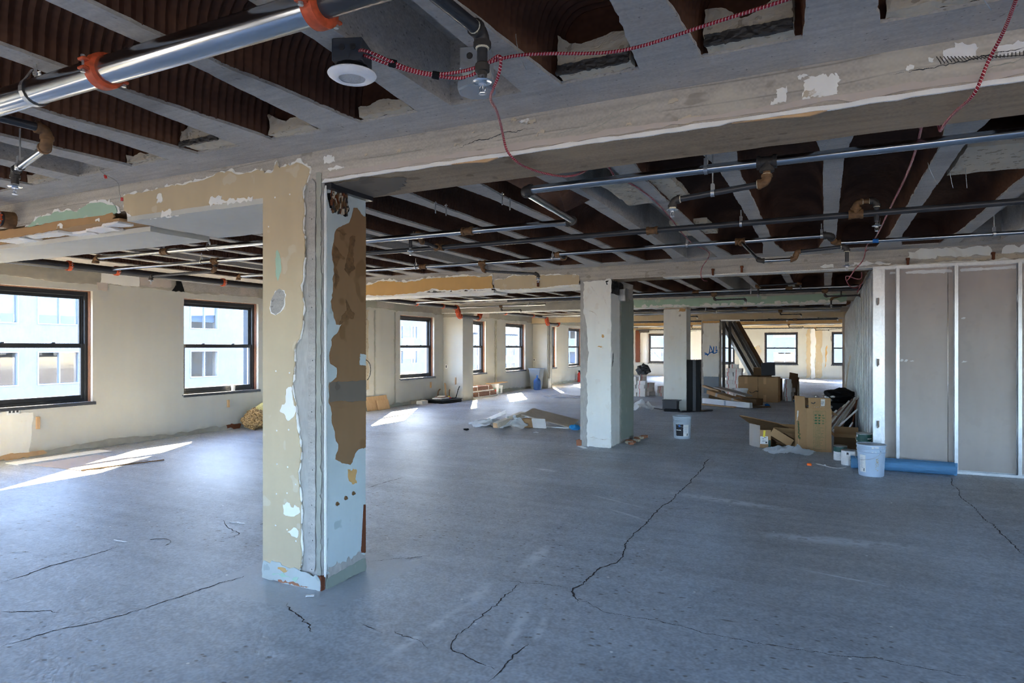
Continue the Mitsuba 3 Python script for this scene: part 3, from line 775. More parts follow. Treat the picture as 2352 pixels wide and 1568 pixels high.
for b in range(6):
    ya, yb = ROWS[b] + BD, ROWS[b + 1]
    y0, y1 = ya + .28, yb - .28
    for s, (p, q) in enumerate(((ya - .02, y0), (y1, yb + .02))):
        part(cl, 'edge_band', bx(WX - .02, RXW + .02, p, q, CZ, CZ + .016), 'm_concrete')
    # openings with chipped edges
    g = np.random.default_rng(100 + b)
    ys = np.arange(y0, y1 + .02, .04)
    ys[-1] = y1
    edges = []
    for gi, gp in enumerate(gaps):
        plain = gp[1] - gp[0] < .53
        c = (gp[0] + gp[1]) / 2
        hw = np.array([half(gp, y, y0, y1, plain) for y in ys])
        chip = lambda: (np.abs(g.normal(0, .003, len(ys))) + np.interp(np.arange(len(ys)), np.arange(0, len(ys) + 4, 4), .010 * g.random(len(np.arange(0, len(ys) + 4, 4))) ** 3)) * (0.4 if plain else 1)
        edges.append((c - hw - chip(), c + hw + chip()))
    L = [np.full(len(ys), WX - .02)] + [e[1] for e in edges]
    Rr = [e[0] for e in edges] + [np.full(len(ys), RXW + .02)]
    for l, r in zip(L, Rr):
        p = np.vstack([np.c_[l, ys], np.c_[r, ys][::-1]])
        m = extr(poly_of(p), .016)
        m.apply_translation((0, 0, CZ))
        part(cl, 'rib', m, 'm_concrete')
    for gi, gp in enumerate(gaps):
        plain = gp[1] - gp[0] < .53
        dense = b in (0, 1) and gp[1] < 2.2
        part(cl, 'bare_recess' if plain else 'steel_pan', pan(gp, y0, y1, plain, dense, b * 40 + gi), 'm_concrete' if plain else 'm_rust', not plain and 40)
# broken plaster and mesh left in the ends of the nearest pans
for i, (gi, d, zz, w) in enumerate([(-.275, .09, .17, .165), (-.92, .09, .16, .165), (-2.08, .05, .07, .16), (-2.73, .06, .12, .16), (-3.37, .14, .11, .165), (-4.02, .05, .045, .165), (-5.18, .05, .05, .165), (.37, .06, .06, .165)]):
    # an irregular ledge of broken concrete lying against the pan's end plate
    g = np.random.default_rng(200 + i)
    us = np.linspace(-w, w, 15)
    top = zz * (.35 + .65 * np.interp(us, np.linspace(-w, w, 6), g.random(6)))
    q = poly_of(list(zip(gi + us, CZ + .02 + top)) + [(gi + w, CZ + .012), (gi - w, CZ + .012)])
    m = onface(extr(q, d), face_my(2.79))
    part(cl, 'broken_plaster', rough(rough(m, .012, 18, 200 + i, .02), .004, 60, 260 + i), 'm_stone')
    if i in (0, 1, 4):
        part(cl, 'wire_lath', rough(bx(gi - w, gi + w, 2.79 - d - .012, 2.79 - d + .002, CZ + .001, CZ + (.045 if i < 2 else .03)), .009, 45, 220 + i, .016), 'm_iron_dark')
# patched panels seen in the second bay
for i, (x0, x1, y0, y1) in enumerate([(-1.55, -1.02, 4.75, 5.55), (-1.42, -1.05, 6.6, 7.3), (.80, 1.28, 4.9, 5.6)]):
    part(cl, 'broken_plaster', rough(bx(x0, x1, y0, y1, CZ + .03, CZ + .075), .02, 6, 240 + i, .06), 'm_stone')
m = trimesh.Trimesh([(-2.2, 4.25, 2.78), (-1.75, 4.3, 2.76), (-1.72, 5.1, 2.74), (-1.9, 4.9, 2.60), (-2.05, 4.6, 2.70)], [(0, 1, 3), (0, 3, 4), (1, 2, 3), (0, 3, 1), (0, 4, 3), (1, 3, 2)], process=False)
part(cl, 'steel_pan', m, 'm_rust', label='bent flap of rusty pan hanging down')

# ------------------------------------------------------------------ beams
BZ = 2.52
beam_say = ['concrete beam out of view behind the camera', 'bare concrete beam overhead that rests on the nearest column', 'concrete beam with an ochre plaster strip, on the second column', 'green painted concrete beam on the white column', 'concrete beam on the column with blue graffiti', 'cream concrete beam furthest from the camera']
BK = []
for b, y in enumerate(ROWS[:6]):
    m = bx(WX, RXW, y, y + BD, BZ, CZ + .06)
    if b in (1, 2):
        m = rough(m, .005, 4, 300 + b, .12)
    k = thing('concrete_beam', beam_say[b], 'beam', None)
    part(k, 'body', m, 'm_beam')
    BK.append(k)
b1, b2, b3, b4, b5 = BK[1:]
f1, f2 = face_my(3.07), face_my(9.3)
# white plaster bead along the lower edge and down the column's corner
xs = np.arange(-2.79, 3.2, .06)
g = np.random.default_rng(5)
bead = [(x, BZ - .004 + .0015 * g.normal()) for x in xs] + [(x, BZ + .015 + .002 * g.normal()) for x in xs[::-1]]
part(b1, 'plaster_bead', patch(bead, f1, .012, .05, .001, 9), 'm_gypsum', label='white plaster bead along the lower edge')
part(b1, 'edge_strip', patch([(-2.75, 2.545), (3.2, 2.545), (3.2, 2.575), (-2.75, 2.57)], f1, .006, .05, .003, 10), 'm_drywall')
for i, (x0, x1, z0, z1, b) in enumerate([(-.08, .05, 2.575, 2.66, 'm_gypsum'), (-.19, -.15, 2.58, 2.64, 'm_gypsum'), (.43, .53, 2.645, 2.69, 'm_white'), (.60, .78, 2.63, 2.665, 'm_white'), (-2.78, -2.70, 2.635, 2.67, 'm_gypsum'), (-2.74, -2.62, 2.585, 2.60, 'm_gypsum'), (-.62, -.52, 2.55, 2.575, 'm_stone')]):
    part(b1, 'plaster_scrap', patch([(x0, z0), (x1, z0), (x1, z1), ((x0 + x1) / 2, z1 + .01), (x0, z1)], f1, .004, .007, .0035, 400 + i), b)
for i, (x0, w) in enumerate([(-1.92, .35), (-.38, .4), (1.0, .4)]):
    part(b1, 'wood_splinter', onface(extr(poly_of([(x0, BZ - .004), (x0 + w, BZ - .006), (x0 + w * .8, BZ - .022), (x0 + w * .5, BZ - .012)]), .012), f1), 'm_wood')
g = np.random.default_rng(91)
for i in range(22):
    x, z, s_ = float(g.uniform(-2.6, 1.6)), float(g.uniform(2.56, 2.70)), float(g.uniform(.008, .03))
    part(b1, 'plaster_scrap', patch([(x - s_, z - s_ * .4), (x + s_, z - s_ * .3), (x + s_ * .8, z + s_ * .4), (x - s_ * .6, z + s_ * .5)], f1, .003, .006, .003, 800 + i, .003), ['m_gypsum', 'm_stone', 'm_stone'][i % 3])
for i in range(9):
    x = float(g.uniform(-2.6, 2.2))
    q = [(x + .07 * t_, 2.60 + .02 * math.sin(x * 7 + t_ * .6) + .008 * t_) for t_ in range(8)]
    part(b1, 'form_line', onface(ribbon(q, .004, .0062, 820 + i, .004, .012), f1), 'm_ink' if i % 3 == 0 else 'm_band')
# wire mesh scrap beside the white patches
k = part(b1, 'wire_mesh', cat_(*[tube([(.40 + .012 * i, 3.05, 2.66 - .0022 * i), (.40 + .012 * i + .014, 3.045, 2.63 - .001 * i), (.414 + .012 * i, 3.045, 2.625)], .0016, 4) for i in range(26)]), 'm_iron_dark')
# plaster casing of the left half
cas = part(b1, 'plaster_casing', rough(bx(-4.66, -3.28, 3.055, 3.86, 2.435, 2.47), .004, 7, 21, .08), 'm_wall')
q = extr(poly_of(wob([(-2.78, 3.12), (-2.45, 3.10), (-2.25, 3.2), (-2.4, 3.36), (-2.6, 3.48), (-2.78, 3.5)], .03, .012, 6)), .002)
q.apply_translation((0, 0, BZ - .0055))
part(b1, 'burn_stain', q, 'm_tapeband', label='dark scorched patch on the underside')
part(b1, 'plaster_casing', rough(bx(-9.2, -4.75, 3.30, 3.84, 2.41, 2.45), .005, 6, 22, .12), 'm_wall')
part(b1, 'torn_board', rough(bx(-9.2, -4.75, 3.055, 3.34, 2.455, 2.47), .004, 6, 23, .10), 'm_card')
for i, (x0, x1, y0, y1, b) in enumerate([(-6.1, -5.6, 3.1, 3.22, 'm_gypsum'), (-5.35, -5.05, 3.16, 3.28, 'm_white'), (-5.0, -4.8, 3.08, 3.2, 'm_gypsum'), (-6.6, -6.2, 3.12, 3.3, 'm_gypsum'), (-5.7, -5.4, 3.2, 3.31, 'm_white')]):
    part(b1, 'plaster_scrap', rough(bx(x0, x1, y0, y1, 2.438, 2.456), .014, 12, 420 + i, .03), b)
part(b1, 'paint_patch', patch(B1_CREAM, f1, .008, .03, .004, 31, .004), 'm_cream', label='cream painted plaster')
part(b1, 'plaster_edge', patch([(x - (.010 if x < -4.6 else 0), z + (.009 if z > 2.55 else -.004)) for x, z in B1_CREAM], f1, .006, .02, .006, 32), 'm_gypsum')
part(b1, 'paint_patch', patch(B1_GREEN, f1, .007, .03, .003, 33, .004), 'm_green', label='pale green painted plaster')
part(b1, 'plaster_edge', patch([(x + (.02 if x > -4.85 else 0), z + (.012 if z > 2.52 else 0)) for x, z in B1_GREEN], f1, .006, .02, .006, 34), 'm_gypsum')
part(b1, 'paint_patch', patch(B1_TAN + [(-9.0, 2.42), (-9.0, 2.5)], f1, .010, .05, .003, 35, .003), 'm_card', label='bare tan board strip')
for i, (x, z, w, h) in enumerate([(-4.30, 2.575, .05, .05), (-4.22, 2.46, .10, .05), (-3.55, 2.475, .34, .03), (-3.72, 2.50, .12, .05), (-5.5, 2.475, .08, .04), (-5.02, 2.475, .05, .03)]):
    part(b1, 'plaster_scrap', patch([(x - w / 2, z - h / 2), (x + w / 2, z - h / 3), (x + w / 2, z + h / 3), (x, z + h / 2), (x - w / 2, z + h / 4)], f1, .006, .015, .006, 440 + i, .011), 'm_gypsum')
part(b1, 'steel_angle', rough(bx(-2.80, -2.74, 3.09, 3.50, 2.485, 2.519), .003, 10, 3, .06), 'm_black_metal')
# second beam
part(b2, 'paint_patch', patch(B2_OCHRE, f2, .008, .035, .004, 51, .006), 'm_ochre', label='ochre painted plaster')
part(b2, 'plaster_edge', patch([(x, z + (.02 if z > 2.55 else -.028)) for x, z in B2_OCHRE], f2, .007, .03, .010, 52), 'm_gypsum')
part(b2, 'paint_patch', patch(B2_CREAM, f2, .008, .035, .004, 53, .006), 'm_cream', label='cream painted plaster')
part(b2, 'plaster_edge', patch([(x, z + (.01 if z > 2.55 else -.01)) for x, z in B2_CREAM], f2, .007, .03, .006, 54), 'm_gypsum')
part(b2, 'plaster_casing', rough(bx(-9.1, -4.86, 9.32, 9.84, 2.40, 2.44), .010, 6, 24, .10), 'm_gypsum')
part(b2, 'plaster_casing', rough(bx(-4.80, -3.36, 9.30, 9.84, 2.42, 2.46), .004, 6, 25, .10), 'm_whitewash')
part(b2, 'plaster_edge', patch([(-2.1, BZ - .01), (6.5, BZ - .01), (6.5, BZ + .012), (-2.1, BZ + .014)], f2, .02, .05, .006, 55), 'm_gypsum')
part(b2, 'plaster_casing', bx(-2.1, 6.5, 9.31, 9.55, BZ - .012, BZ + .004), 'm_whitewash')
for i, (x0, x1, z0, z1, b) in enumerate([(.9, 1.75, 2.585, 2.70, 'm_whitewash'), (1.85, 2.9, 2.60, 2.70, 'm_gypsum'), (.30, .75, 2.535, 2.575, 'm_gypsum'), (-.25, .1, 2.535, 2.575, 'm_whitewash'), (1.2, 2.4, 2.535, 2.58, 'm_stone')]):
    part(b2, 'plaster_scrap', patch([(x0, z0 + .012), (x1, z0), (x1, z1), (x0 + .06, z1)], f2, .012, .035, .008, 460 + i), b)
for i, (x, z) in enumerate([(-1.40, 2.55), (-1.02, 2.57), (.92, 2.56), (1.78, 2.575), (-4.05, 2.50)]):
    part(b2, 'anchor_bracket', cat_(bx(x - .012, x + .012, 9.25, 9.31, z - .045, z + .045, .003), bx(x - .02, x + .02, 9.27, 9.31, z + .02, z + .045)), 'm_rustplate')
# green third beam
part(b3, 'paint_patch', patch([(-9.8, 2.475), (-4.95, 2.475), (-4.9, 2.67), (-9.8, 2.67)], face_my(15.55), .010, .1, .004, 64), 'm_band', label='grey unpainted plaster')
part(b3, 'paint_patch', patch([(-4.9, 2.475), (.42, 2.475), (.42, 2.665), (-2.9, 2.665), (-4.85, 2.67)], face_my(15.55), .010, .1, .004, 61), 'm_green', label='green painted plaster')
part(b3, 'plaster_casing', bx(-9.8, .42, 15.545, 16.0, 2.462, 2.52), 'm_whitewash')
for i in range(46):
    x = R(-4.8, .3)
    part(b3, 'plaster_scrap', patch([(x, 2.48), (x + R(.05, .22), 2.48), (x + R(.05, .18), 2.48 + R(.01, .06)), (x + .02, 2.48 + R(.01, .07))], face_my(15.54), .004, .03, .008, 500 + i), 'm_whitewash')
part(b4, 'paint_patch', patch([(-9.8, 2.40), (6.5, 2.42), (6.5, 2.58), (-9.8, 2.58)], face_my(21.8), .010, .15, .006, 62), 'm_cream')
part(b5, 'paint_patch', patch([(-9.8, 2.46), (6.5, 2.46), (6.5, 2.6), (-9.8, 2.6)], face_my(28.05), .010, .15, .006, 63), 'm_ochre')

# ------------------------------------------------------------------ columns
c1 = thing('concrete_column', 'square column with peeling cream and pale blue paint, nearest the camera', 'column')
x0, x1, y0, y1 = -3.282, -2.790, 3.07, 3.472
part(c1, 'body', rough(bx(x0, x1 - .003, y0 + .004, y1, 0, BZ + .02), .0035, 9, 1, .05), 'm_core', label='exposed concrete core')
fa, fb = face_my(3.07), face_px(-2.79)
out = lambda pts: [(x - (.02 if x < -3.27 else 0), z) for x, z in pts]
part(c1, 'paint_patch', patch(out(COL1_CREAM), fa, .010, .03, .003, 11, .004, (x0, 0, 0.004, 3)), 'm_cream', label='cream painted plaster')
part(c1, 'plaster_edge', patch(out([(x + (.005 if x > -3.1 else 0), z + (.008 if z > 2.6 else 0)) for x, z in COL1_CREAM]), fa, .009, .015, .004, 12, 0, (x0, 0, 0.004, 3)), 'm_gypsum', label='broken white plaster edge')
for i, q in enumerate(COL1_WHITE):
    part(c1, 'bare_spot', patch(q, fa, .002, .02, .003, 13 + i, .0135), 'm_white')
part(c1, 'bare_spot', patch(COL1_MINT, fa, .0015, .02, .002, 17, .0135), 'm_green')
part(c1, 'bare_spot', patch([(x * 1.09 + 3.15 * .09, z * 1.08 - 1.8 * .08) for x, z in COL1_OVAL], fa, .001, .02, .003, 18, .0135), 'm_white')
part(c1, 'bare_spot', patch(COL1_OVAL, fa, .002, .02, .002, 19, .0135), 'm_concrete', label='oval of scraped grey plaster')
part(c1, 'base_plaster', patch([(-3.285, .005), (-2.80, .005), (-2.80, .085), (-2.97, .10), (-3.06, .12), (-3.285, .125)], fa, .006, .03, .004, 20, .012), 'm_dirtywhite', label='dirty white foot')
for i, (x, z, w, h, b) in enumerate([(-3.10, .085, .10, .035, 'm_ochre'), (-3.12, .05, .16, .02, 'm_green'), (-2.99, .045, .05, .02, 'm_green'), (-3.08, .01, .4, .012, 'm_brick')]):
    part(c1, 'bare_spot', patch([(x - w / 2, z), (x, z - h / 2), (x + w / 2, z), (x + w / 4, z + h / 2), (x - w / 4, z + h / 2)], fa, .002, .015, .004, 700 + i, .0175), b)
part(c1, 'blue_plaster', patch([(y0 + .03, .09), (y1, .09), (y1, 2.49), (y0 + .03, 2.49)], fb, .008, .06, .0, 21), 'm_paleblue', label='pale blue painted side')
part(c1, 'corner_bead', patch([(y0 + .012, .08), (y0 + .024, .08), (y0 + .024, BZ), (y0 + .012, BZ)], fb, .012, .05, .0005, 22), 'm_gypsum')
for i, (x, z) in enumerate([(x_, z_) for x_ in (-3.17, -3.06) for z_ in (.36, .56, .76, .96, 1.36, 2.45)] + [(-3.24, 2.30), (-3.0, .62), (-2.99, .30)]):
    part(c1, 'nail_spot', onface(mv(lathe([(.0001, .0), (.006, .0), (.005, .0012), (.0001, .0014)], 8), x + .012 * math.sin(i * 7), z + .02 * math.sin(i * 3), .0138), fa), 'm_white')
part(c1, 'core_strip', patch([(-2.905, .11), (-2.845, .11), (-2.845, 2.55), (-2.90, 2.55)], fa, .004, .05, .0012, 29, .003), 'm_concrete', label='smooth pale strip of the concrete core')
for i, z in enumerate([.12, .30, .52, .74, 1.1, 1.42, 1.75, 2.05, 2.3]):
    part(c1, 'nail_hole', onface(mv(lathe([(.0001, .0), (.004, .0), (.003, .001), (.0001, .0012)], 6), -2.872 + .006 * (i % 2), z, .0075), fa), 'm_iron_dark')
part(c1, 'corner_groove', patch([(-2.835, .10), (-2.80, .10), (-2.80, 2.58), (-2.835, 2.58)], fa, .002, .015, .003, 23, .004), 'm_band', label='dark rough concrete groove')
part(c1, 'paper_patch', patch([(y + (.02 if y > 3.46 else 0), z) for y, z in COL1_PAPER], fb, .003, .02, .003, 24, .0085, (y0, y1, 0, 3)), 'm_paper', label='bare brown paper where the plaster came off')
part(c1, 'paper_band', patch([(y + (.02 if y > 3.46 else 0), z) for y, z in COL1_BAND], fb, .002, .02, .002, 25, .012, (y0, y1, 0, 3)), 'm_tapeband', label='grey tape band across the brown paper')
for i, q in enumerate(COL1_STREAKS):
    part(c1, 'glue_streak', patch(q, fb, .001, .015, .003, 26 + i, .012), 'm_iron_brown')
part(c1, 'bare_spot', patch(COL1_SMALLBROWN, fb, .002, .01, .003, 31, .0085), 'm_ochre')
part(c1, 'bare_spot', patch(COL1_RUST, fb, .002, .02, .001, 32, .0085, (y0, y1, 0, 3)), 'm_rustplate', label='rusty steel showing at the edge')
part(c1, 'bare_spot', patch(COL1_GREYBLOT, fb, .002, .012, .008, 33, .0085, (y0, y1, 0.06, 3)), 'm_core')
part(c1, 'broken_hole', patch([(a, z - .012) for a, z in COL1_HOLE], fb, .002, .015, .004, 34, .010), 'm_black')
for i in range(90):
    a, z = R(3.12, 3.285), R(2.36, 2.475)
    part(c1, 'splinter', onface(mv(rot(bx(-.0026, .0026, -.018, .018, 0, .006 + R(0, .016)), R(-.5, .5)), a, z, .008), fb), ['m_rustplate', 'm_iron_brown', 'm_stone', 'm_iron_dark'][i % 4])
part(c1, 'base_plaster', patch([(y0 + .03, .004), (y1, .004), (y1, .085), (y0 + .03, .075)], fb, .010, .03, .004, 35, .002), 'm_dullgreen')
part(c1, 'rust_corner', rough(bx(-2.825, -2.79, 3.058, 3.09, .0, .09), .004, 20, 8, .03), 'm_rustplate', label='rusty steel corner at the foot')
for i, (a, z) in enumerate([(3.19, .51), (3.27, .53), (3.345, .545)]):
    part(c1, 'anchor_bolt', cat_(onface(lathe([(.002, 0), (.014, 0), (.014, .006), (.007, .008), (.007, .018), (.0, .018)], 8, (a, z, .006)), fb)), 'm_iron_brown')
for i in range(26):
    z = R(.2, 2.3)
    s = i % 2
    part(c1, 'nail', tube([(x0 + .01, 3.08, z), (x0 - .016, 3.075, z + R(-.004, .004))] if s else [(x1 - .01, y1 - .004, z), (x1 + .014, y1 - .002, z + R(-.004, .004))], .0016, 4), 'm_iron_dark')
part(c1, 'electrical_stub', tube(spline([(x1 - .01, y1, 1.42), (x1 + .02, y1 + .02, 1.4), (x1 + .025, y1 + .03, 1.33), (x1 + .005, y1 + .02, 1.28)], 5), .0025, 5), 'm_iron_dark')
part(c1, 'bare_spot', patch([(3.405, 1.39), (3.465, 1.38), (3.468, 1.45), (3.41, 1.46)], fb, .004, .01, .003, 36, .0115), 'm_paleblue')

c2 = thing('concrete_column', 'white plastered column with a green rear half, second from the camera', 'column')
part(c2, 'body', rough(bx(-3.36, -2.885, 9.31, 9.765, 0, BZ + .02), .006, 6, 2, .09), 'm_core', label='exposed concrete core')
fa, fb = face_my(9.305), face_px(-2.885)
edge = [(-3.245, .0), (-3.24, .2), (-3.26, .5), (-3.235, .7), (-3.25, .95), (-3.24, 1.2), (-3.23, 1.4), (-3.24, 1.62), (-3.26, 1.75), (-3.285, 1.95), (-3.30, 2.1), (-3.31, 2.3), (-3.31, 2.49)]
part(c2, 'paint_patch', patch([(-2.872, .0), (-2.872, 2.53)] + edge[::-1], fa, .012, .04, .006, 41), 'm_whitewash', label='white washed plaster')
part(c2, 'side_plaster', patch([(9.30, .02), (9.755, .02), (9.755, 2.40), (9.60, 2.43), (9.45, 2.42), (9.30, 2.52)], fb, .012, .05, .003, 42), 'm_whitewash')
part(c2, 'rear_half', rough(bx(-3.34, -2.87, 9.785, 10.52, .0, BZ + .02), .006, 5, 4, .10), 'm_concrete')
part(c2, 'green_plaster', patch([(9.80, .06), (10.51, .04), (10.515, 2.28), (9.80, 2.30)], face_px(-2.868), .010, .05, .005, 43), 'm_dullgreen', label='faded green plaster')
for i, (x, z, w, h) in enumerate([(-3.0, 1.67, .05, .065), (-3.04, 1.515, .085, .03)]):
    part(c2, 'bare_spot', patch([(x - w / 2, z), (x - w / 4, z + h / 2), (x + w / 3, z + h / 3), (x + w / 2, z - h / 4), (x, z - h / 2)], fa, .002, .012, .003, 44 + i, .012), 'm_ochre')
part(c2, 'bare_spot', patch([(9.36, 1.2), (9.40, 1.28), (9.43, 1.4), (9.40, 1.42), (9.37, 1.3)], fb, .002, .012, .004, 47, .012), 'm_ink')
for i, pts in enumerate([[(-3.2, 2.46), (-3.13, 2.36), (-3.08, 2.28)], [(-3.27, 2.1), (-3.2, 2.06), (-3.12, 2.02), (-3.08, 1.95)], [(-3.0, 2.3), (-2.95, 2.2), (-2.93, 2.1)], [(-3.25, .14), (-3.0, .12), (-2.88, .13)]]):
    part(c2, 'crack', onface(ribbon(pts, .006, .0135, 60 + i, .006), fa), 'm_stone')
part(c2, 'broken_top', rough(bx(-2.95, -2.84, 9.30, 9.8, 2.30, 2.50), .03, 9, 6, .05), 'm_black')
k = thing('junction_box', 'galvanised junction box at the top of the second column', 'box')
part(k, 'body', bx(-2.86, -2.76, 9.66, 9.86, 2.22, 2.40, .004), 'm_galv')
part(k, 'cover', bx(-2.765, -2.75, 9.65, 9.80, 2.21, 2.41, .003), 'm_pipe_bright')
part(c2, 'brick_foot', rough(bx(-3.42, -3.34, 9.30, 9.40, 0, .09), .008, 14, 3, .04), 'm_brick')

c3 = thing('concrete_column', 'smooth white column wrapped by black panels at its foot', 'column')
part(c3, 'body', bx(-3.50, -2.955, 15.58, 16.08, 0, 2.42, .006), 'm_whitewash')
part(c3, 'head', rough(bx(-3.47, -2.94, 15.56, 16.05, 2.42, 2.66), .006, 7, 5, .08), 'm_stone', label='raw concrete head')
part(c3, 'bare_spot', patch([(-3.14, 2.36), (-2.98, 2.36), (-2.98, 2.43), (-3.12, 2.43)], face_my(15.57), .012, .03, .006, 71), 'm_ochre')
part(c3, 'bare_spot', patch([(-3.14, 2.24), (-3.09, 2.24), (-3.09, 2.30), (-3.14, 2.29)], face_my(15.58), .002, .02, .003, 72), 'm_concrete')
c4 = thing('concrete_column', 'white column with a blue graffiti tag and bare grey foot', 'column')
part(c4, 'body', rough(bx(-3.66, -3.08, 21.8, 22.3, 0, 2.52), .005, 6, 7, .1), 'm_beam')
part(c4, 'paint_patch', patch([(-3.60, .55), (-3.10, .55), (-3.09, 2.30), (-3.60, 2.30), (-3.62, 1.4)], face_my(21.795), .012, .05, .007, 73), 'm_whitewash', label='white washed plaster')
part(c4, 'bare_spot', patch([(-3.62, 2.30), (-3.08, 2.30), (-3.08, 2.37), (-3.62, 2.37)], face_my(21.795), .012, .05, .005, 74), 'm_ochre')
part(c4, 'foot_sheet', bx(-3.58, -3.10, 21.77, 21.80, 0, .55, .003), 'm_grey_plastic')
gx = lambda a_, b_: (-3.64 + (1440 + .2211 * a_ - 1612) * .01364, 1.5 - (680 + .2211 * b_ - 798) * .01467)
gf = [[gx(*q) for q in s_] for s_ in ([(806, 588), (825, 592), (838, 612), (860, 590), (884, 578), (900, 592), (922, 588), (944, 574)], [(810, 606), (832, 604), (848, 598)], [(856, 590), (866, 518), (874, 530), (892, 575), (900, 580), (904, 522)], [(928, 520), (927, 568), (946, 560)])]
for i, q in enumerate(gf):
    part(c4, 'graffiti_stroke', tube([(x, 21.78, z) for x, z in q], .016, 5), 'm_spray', True, label='blue spray paint stroke' if i == 0 else None)
st = thing('steel_upright', 'dark steel uprights beside the graffiti column', 'upright')
for i, (a, b_, yy) in enumerate([(-3.02, -2.93, 21.95), (-2.86, -2.78, 22.2)]):
    part(st, 'post', bx(a, b_, yy, yy + .1, 0, 2.5, .004), 'm_iron_dark')
part(st, 'bracket', bx(-3.06, -2.5, 21.9, 22.2, 2.36, 2.50, .004), 'm_galv')
# ------------------------------------------------------------------ outside: street, the office block opposite, farther blocks
stt = struct('street', 'grey street far below the windows')
scene[stt] = mikit.ply(bx(-260, 220, -160, 320, -14.4, -14.0), 'm_asphalt')


def office(label, o, u, n, length, z0, z1, pitch_w, ww, storey, wz, wh, first, depth, blinds, group=None):
    """a plain block: facade slab with window openings, in each a frame with panes, a lowered blind and a dark room behind"""
    fr = frame(o, u, n)
    k = thing('office_building', label, 'building', group)
    nw = int((length - first) / pitch_w)
    p = sbox(0, z0, length, z1)
    spots = []
    zs = [wz + storey * j for j in range(-6, 8) if z0 < wz + storey * j and wz + storey * j + wh < z1]
    for i in range(nw):
        for z in zs:
            x = first + pitch_w * i
            p = p.difference(sbox(x, z, x + ww, z + wh))
            spots.append((x, z))
    m = extr(p, .5)
    m.apply_translation((0, 0, -.5))
    part(k, 'facade', onface(m, fr), 'm_facade')
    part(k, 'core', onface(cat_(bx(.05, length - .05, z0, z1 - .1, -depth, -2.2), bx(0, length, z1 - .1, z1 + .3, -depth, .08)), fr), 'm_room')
    t = .06
    wf_ = cat_(bx(0, t, 0, wh, -.2, .05), bx(ww - t, ww, 0, wh, -.2, .05), bx(t, ww - t, 0, t, -.2, .05), bx(t, ww - t, wh - t, wh, -.2, .05), bx(ww * .52 - .03, ww * .52 + .03, t, wh - t, -.2, .0))
    pane = trimesh.Trimesh([(t, t, -.08), (ww - t, t, -.08), (ww - t, wh - t, -.08), (t, wh - t, -.08)], [(0, 1, 2), (0, 2, 3)], process=False)
    g = np.random.default_rng(int(length * 10))
    d0, d1 = mikit.ply(wf_, 'm_facadeframe'), mikit.ply(pane, 'm_glass')
    for x, z in spots:
        tw = T4(fr) @ T4().translate([x, z, 0])
        w_ = numbered(k + '__window')
        scene[w_] = {**d0, 'to_world': tw}
        scene[w_ + '__pane'] = {**d1, 'to_world': tw}
        up = blinds(z, g)
        if up > 0:
            scene[w_ + '__blind'] = {**mikit.ply(bx(t, ww - t, wh * (1 - up), wh - t, -.30, -.28), 'm_blind'), 'to_world': tw}
    return k


mat('m_asphalt', (0.10, 0.10, 0.10), 0.9, 0.1)
mat('m_facadeframe', (0.26, 0.27, 0.28), 0.5, 0.3)
office('pale office block across the street with blinds in its upper windows', (-35.0, 1.34, 0), (0, 1, 0), (1, 0, 0), 29.6, -14, 5.9, 2.84, 2.02, 3.01, -0.36, 1.67, 0.0, 9.0,
       lambda z, g: (.70 + .05 * g.random()) if z > 1.5 else (.0 if g.random() < .7 else .5))
office('pale distant block seen past the corner through the third window', (-52.0, 50.0, 0), (0, 1, 0), (1, 0, 0), 31.0, -14, 5.4, 3.4, 1.7, 3.4, -.7, 1.8, .8, 12.0, lambda z, g: .5 * (g.random() < .3))
office('pale low block seen through the windows beyond the bin', (-66.0, 92.0, 0), (0, 1, 0), (1, 0, 0), 60.0, -14, 4.4, 4.2, 2.2, 3.6, -.4, 1.9, 1.0, 14.0, lambda z, g: .5 * (g.random() < .3))
office('pale block across the side street seen through the far wall windows', (-26.0, 64.0, 0), (1, 0, 0), (0, -1, 0), 50.0, -14, 5.8, 3.0, 1.9, 3.3, -.9, 2.0, .7, 12.0, lambda z, g: .6 * (g.random() < .5))
# ------------------------------------------------------------------ the metal stud partition
PX, PY = 0.54, 9.2
pt = struct('wall_partition', 'unfinished partition of galvanised studs with bare plasterboard behind them')


def board(x0, x1, y0, y1, z0, z1):
    return bx(x0, x1, y0, y1, z0, z1, .002)


scene[pt] = mikit.ply(board(PX + .11, 1.335, PY + .092, PY + .106, .012, 2.475), 'm_drywall')
for x0, x1 in [(1.339, 2.555), (2.559, 3.775), (3.779, 5.5)]:
    part(pt, 'drywall_panel', board(x0, x1, PY + .092, PY + .106, .012, 2.475), 'm_drywall', label='bare pinkish grey plasterboard sheet')
for i in range(11):
    part(pt, 'drywall_panel', board(PX + .095, PX + .108, PY + .11 + 1.22 * i, PY + .11 + 1.216 * (i + 1), .012, 2.475), 'm_drywall')
part(pt, 'drywall_panel', board(PX - .05, PX + .11, 22.66, 22.68, .012, 2.47), 'm_drywall', label='plasterboard end return')


def track(a, b, axis, z, up):
    t = .0035
    if axis == 'x':
        return cat_(bx(a, b, PY - .002, PY + .093, z, z + t), bx(a, b, PY - .0035, PY, z - (0 if up else .032) + (t if up else 0) - (0), z + (.032 if up else t)), bx(a, b, PY + .088, PY + .0915, z - (0 if up else .032), z + (.032 if up else t)))
    return cat_(bx(PX - .002, PX + .093, a, b, z, z + t), bx(PX - .0035, PX, a, b, z - (0 if up else .032), z + (.032 if up else t)), bx(PX + .09, PX + .0935, a, b, z - (0 if up else .032), z + (.032 if up else t)))


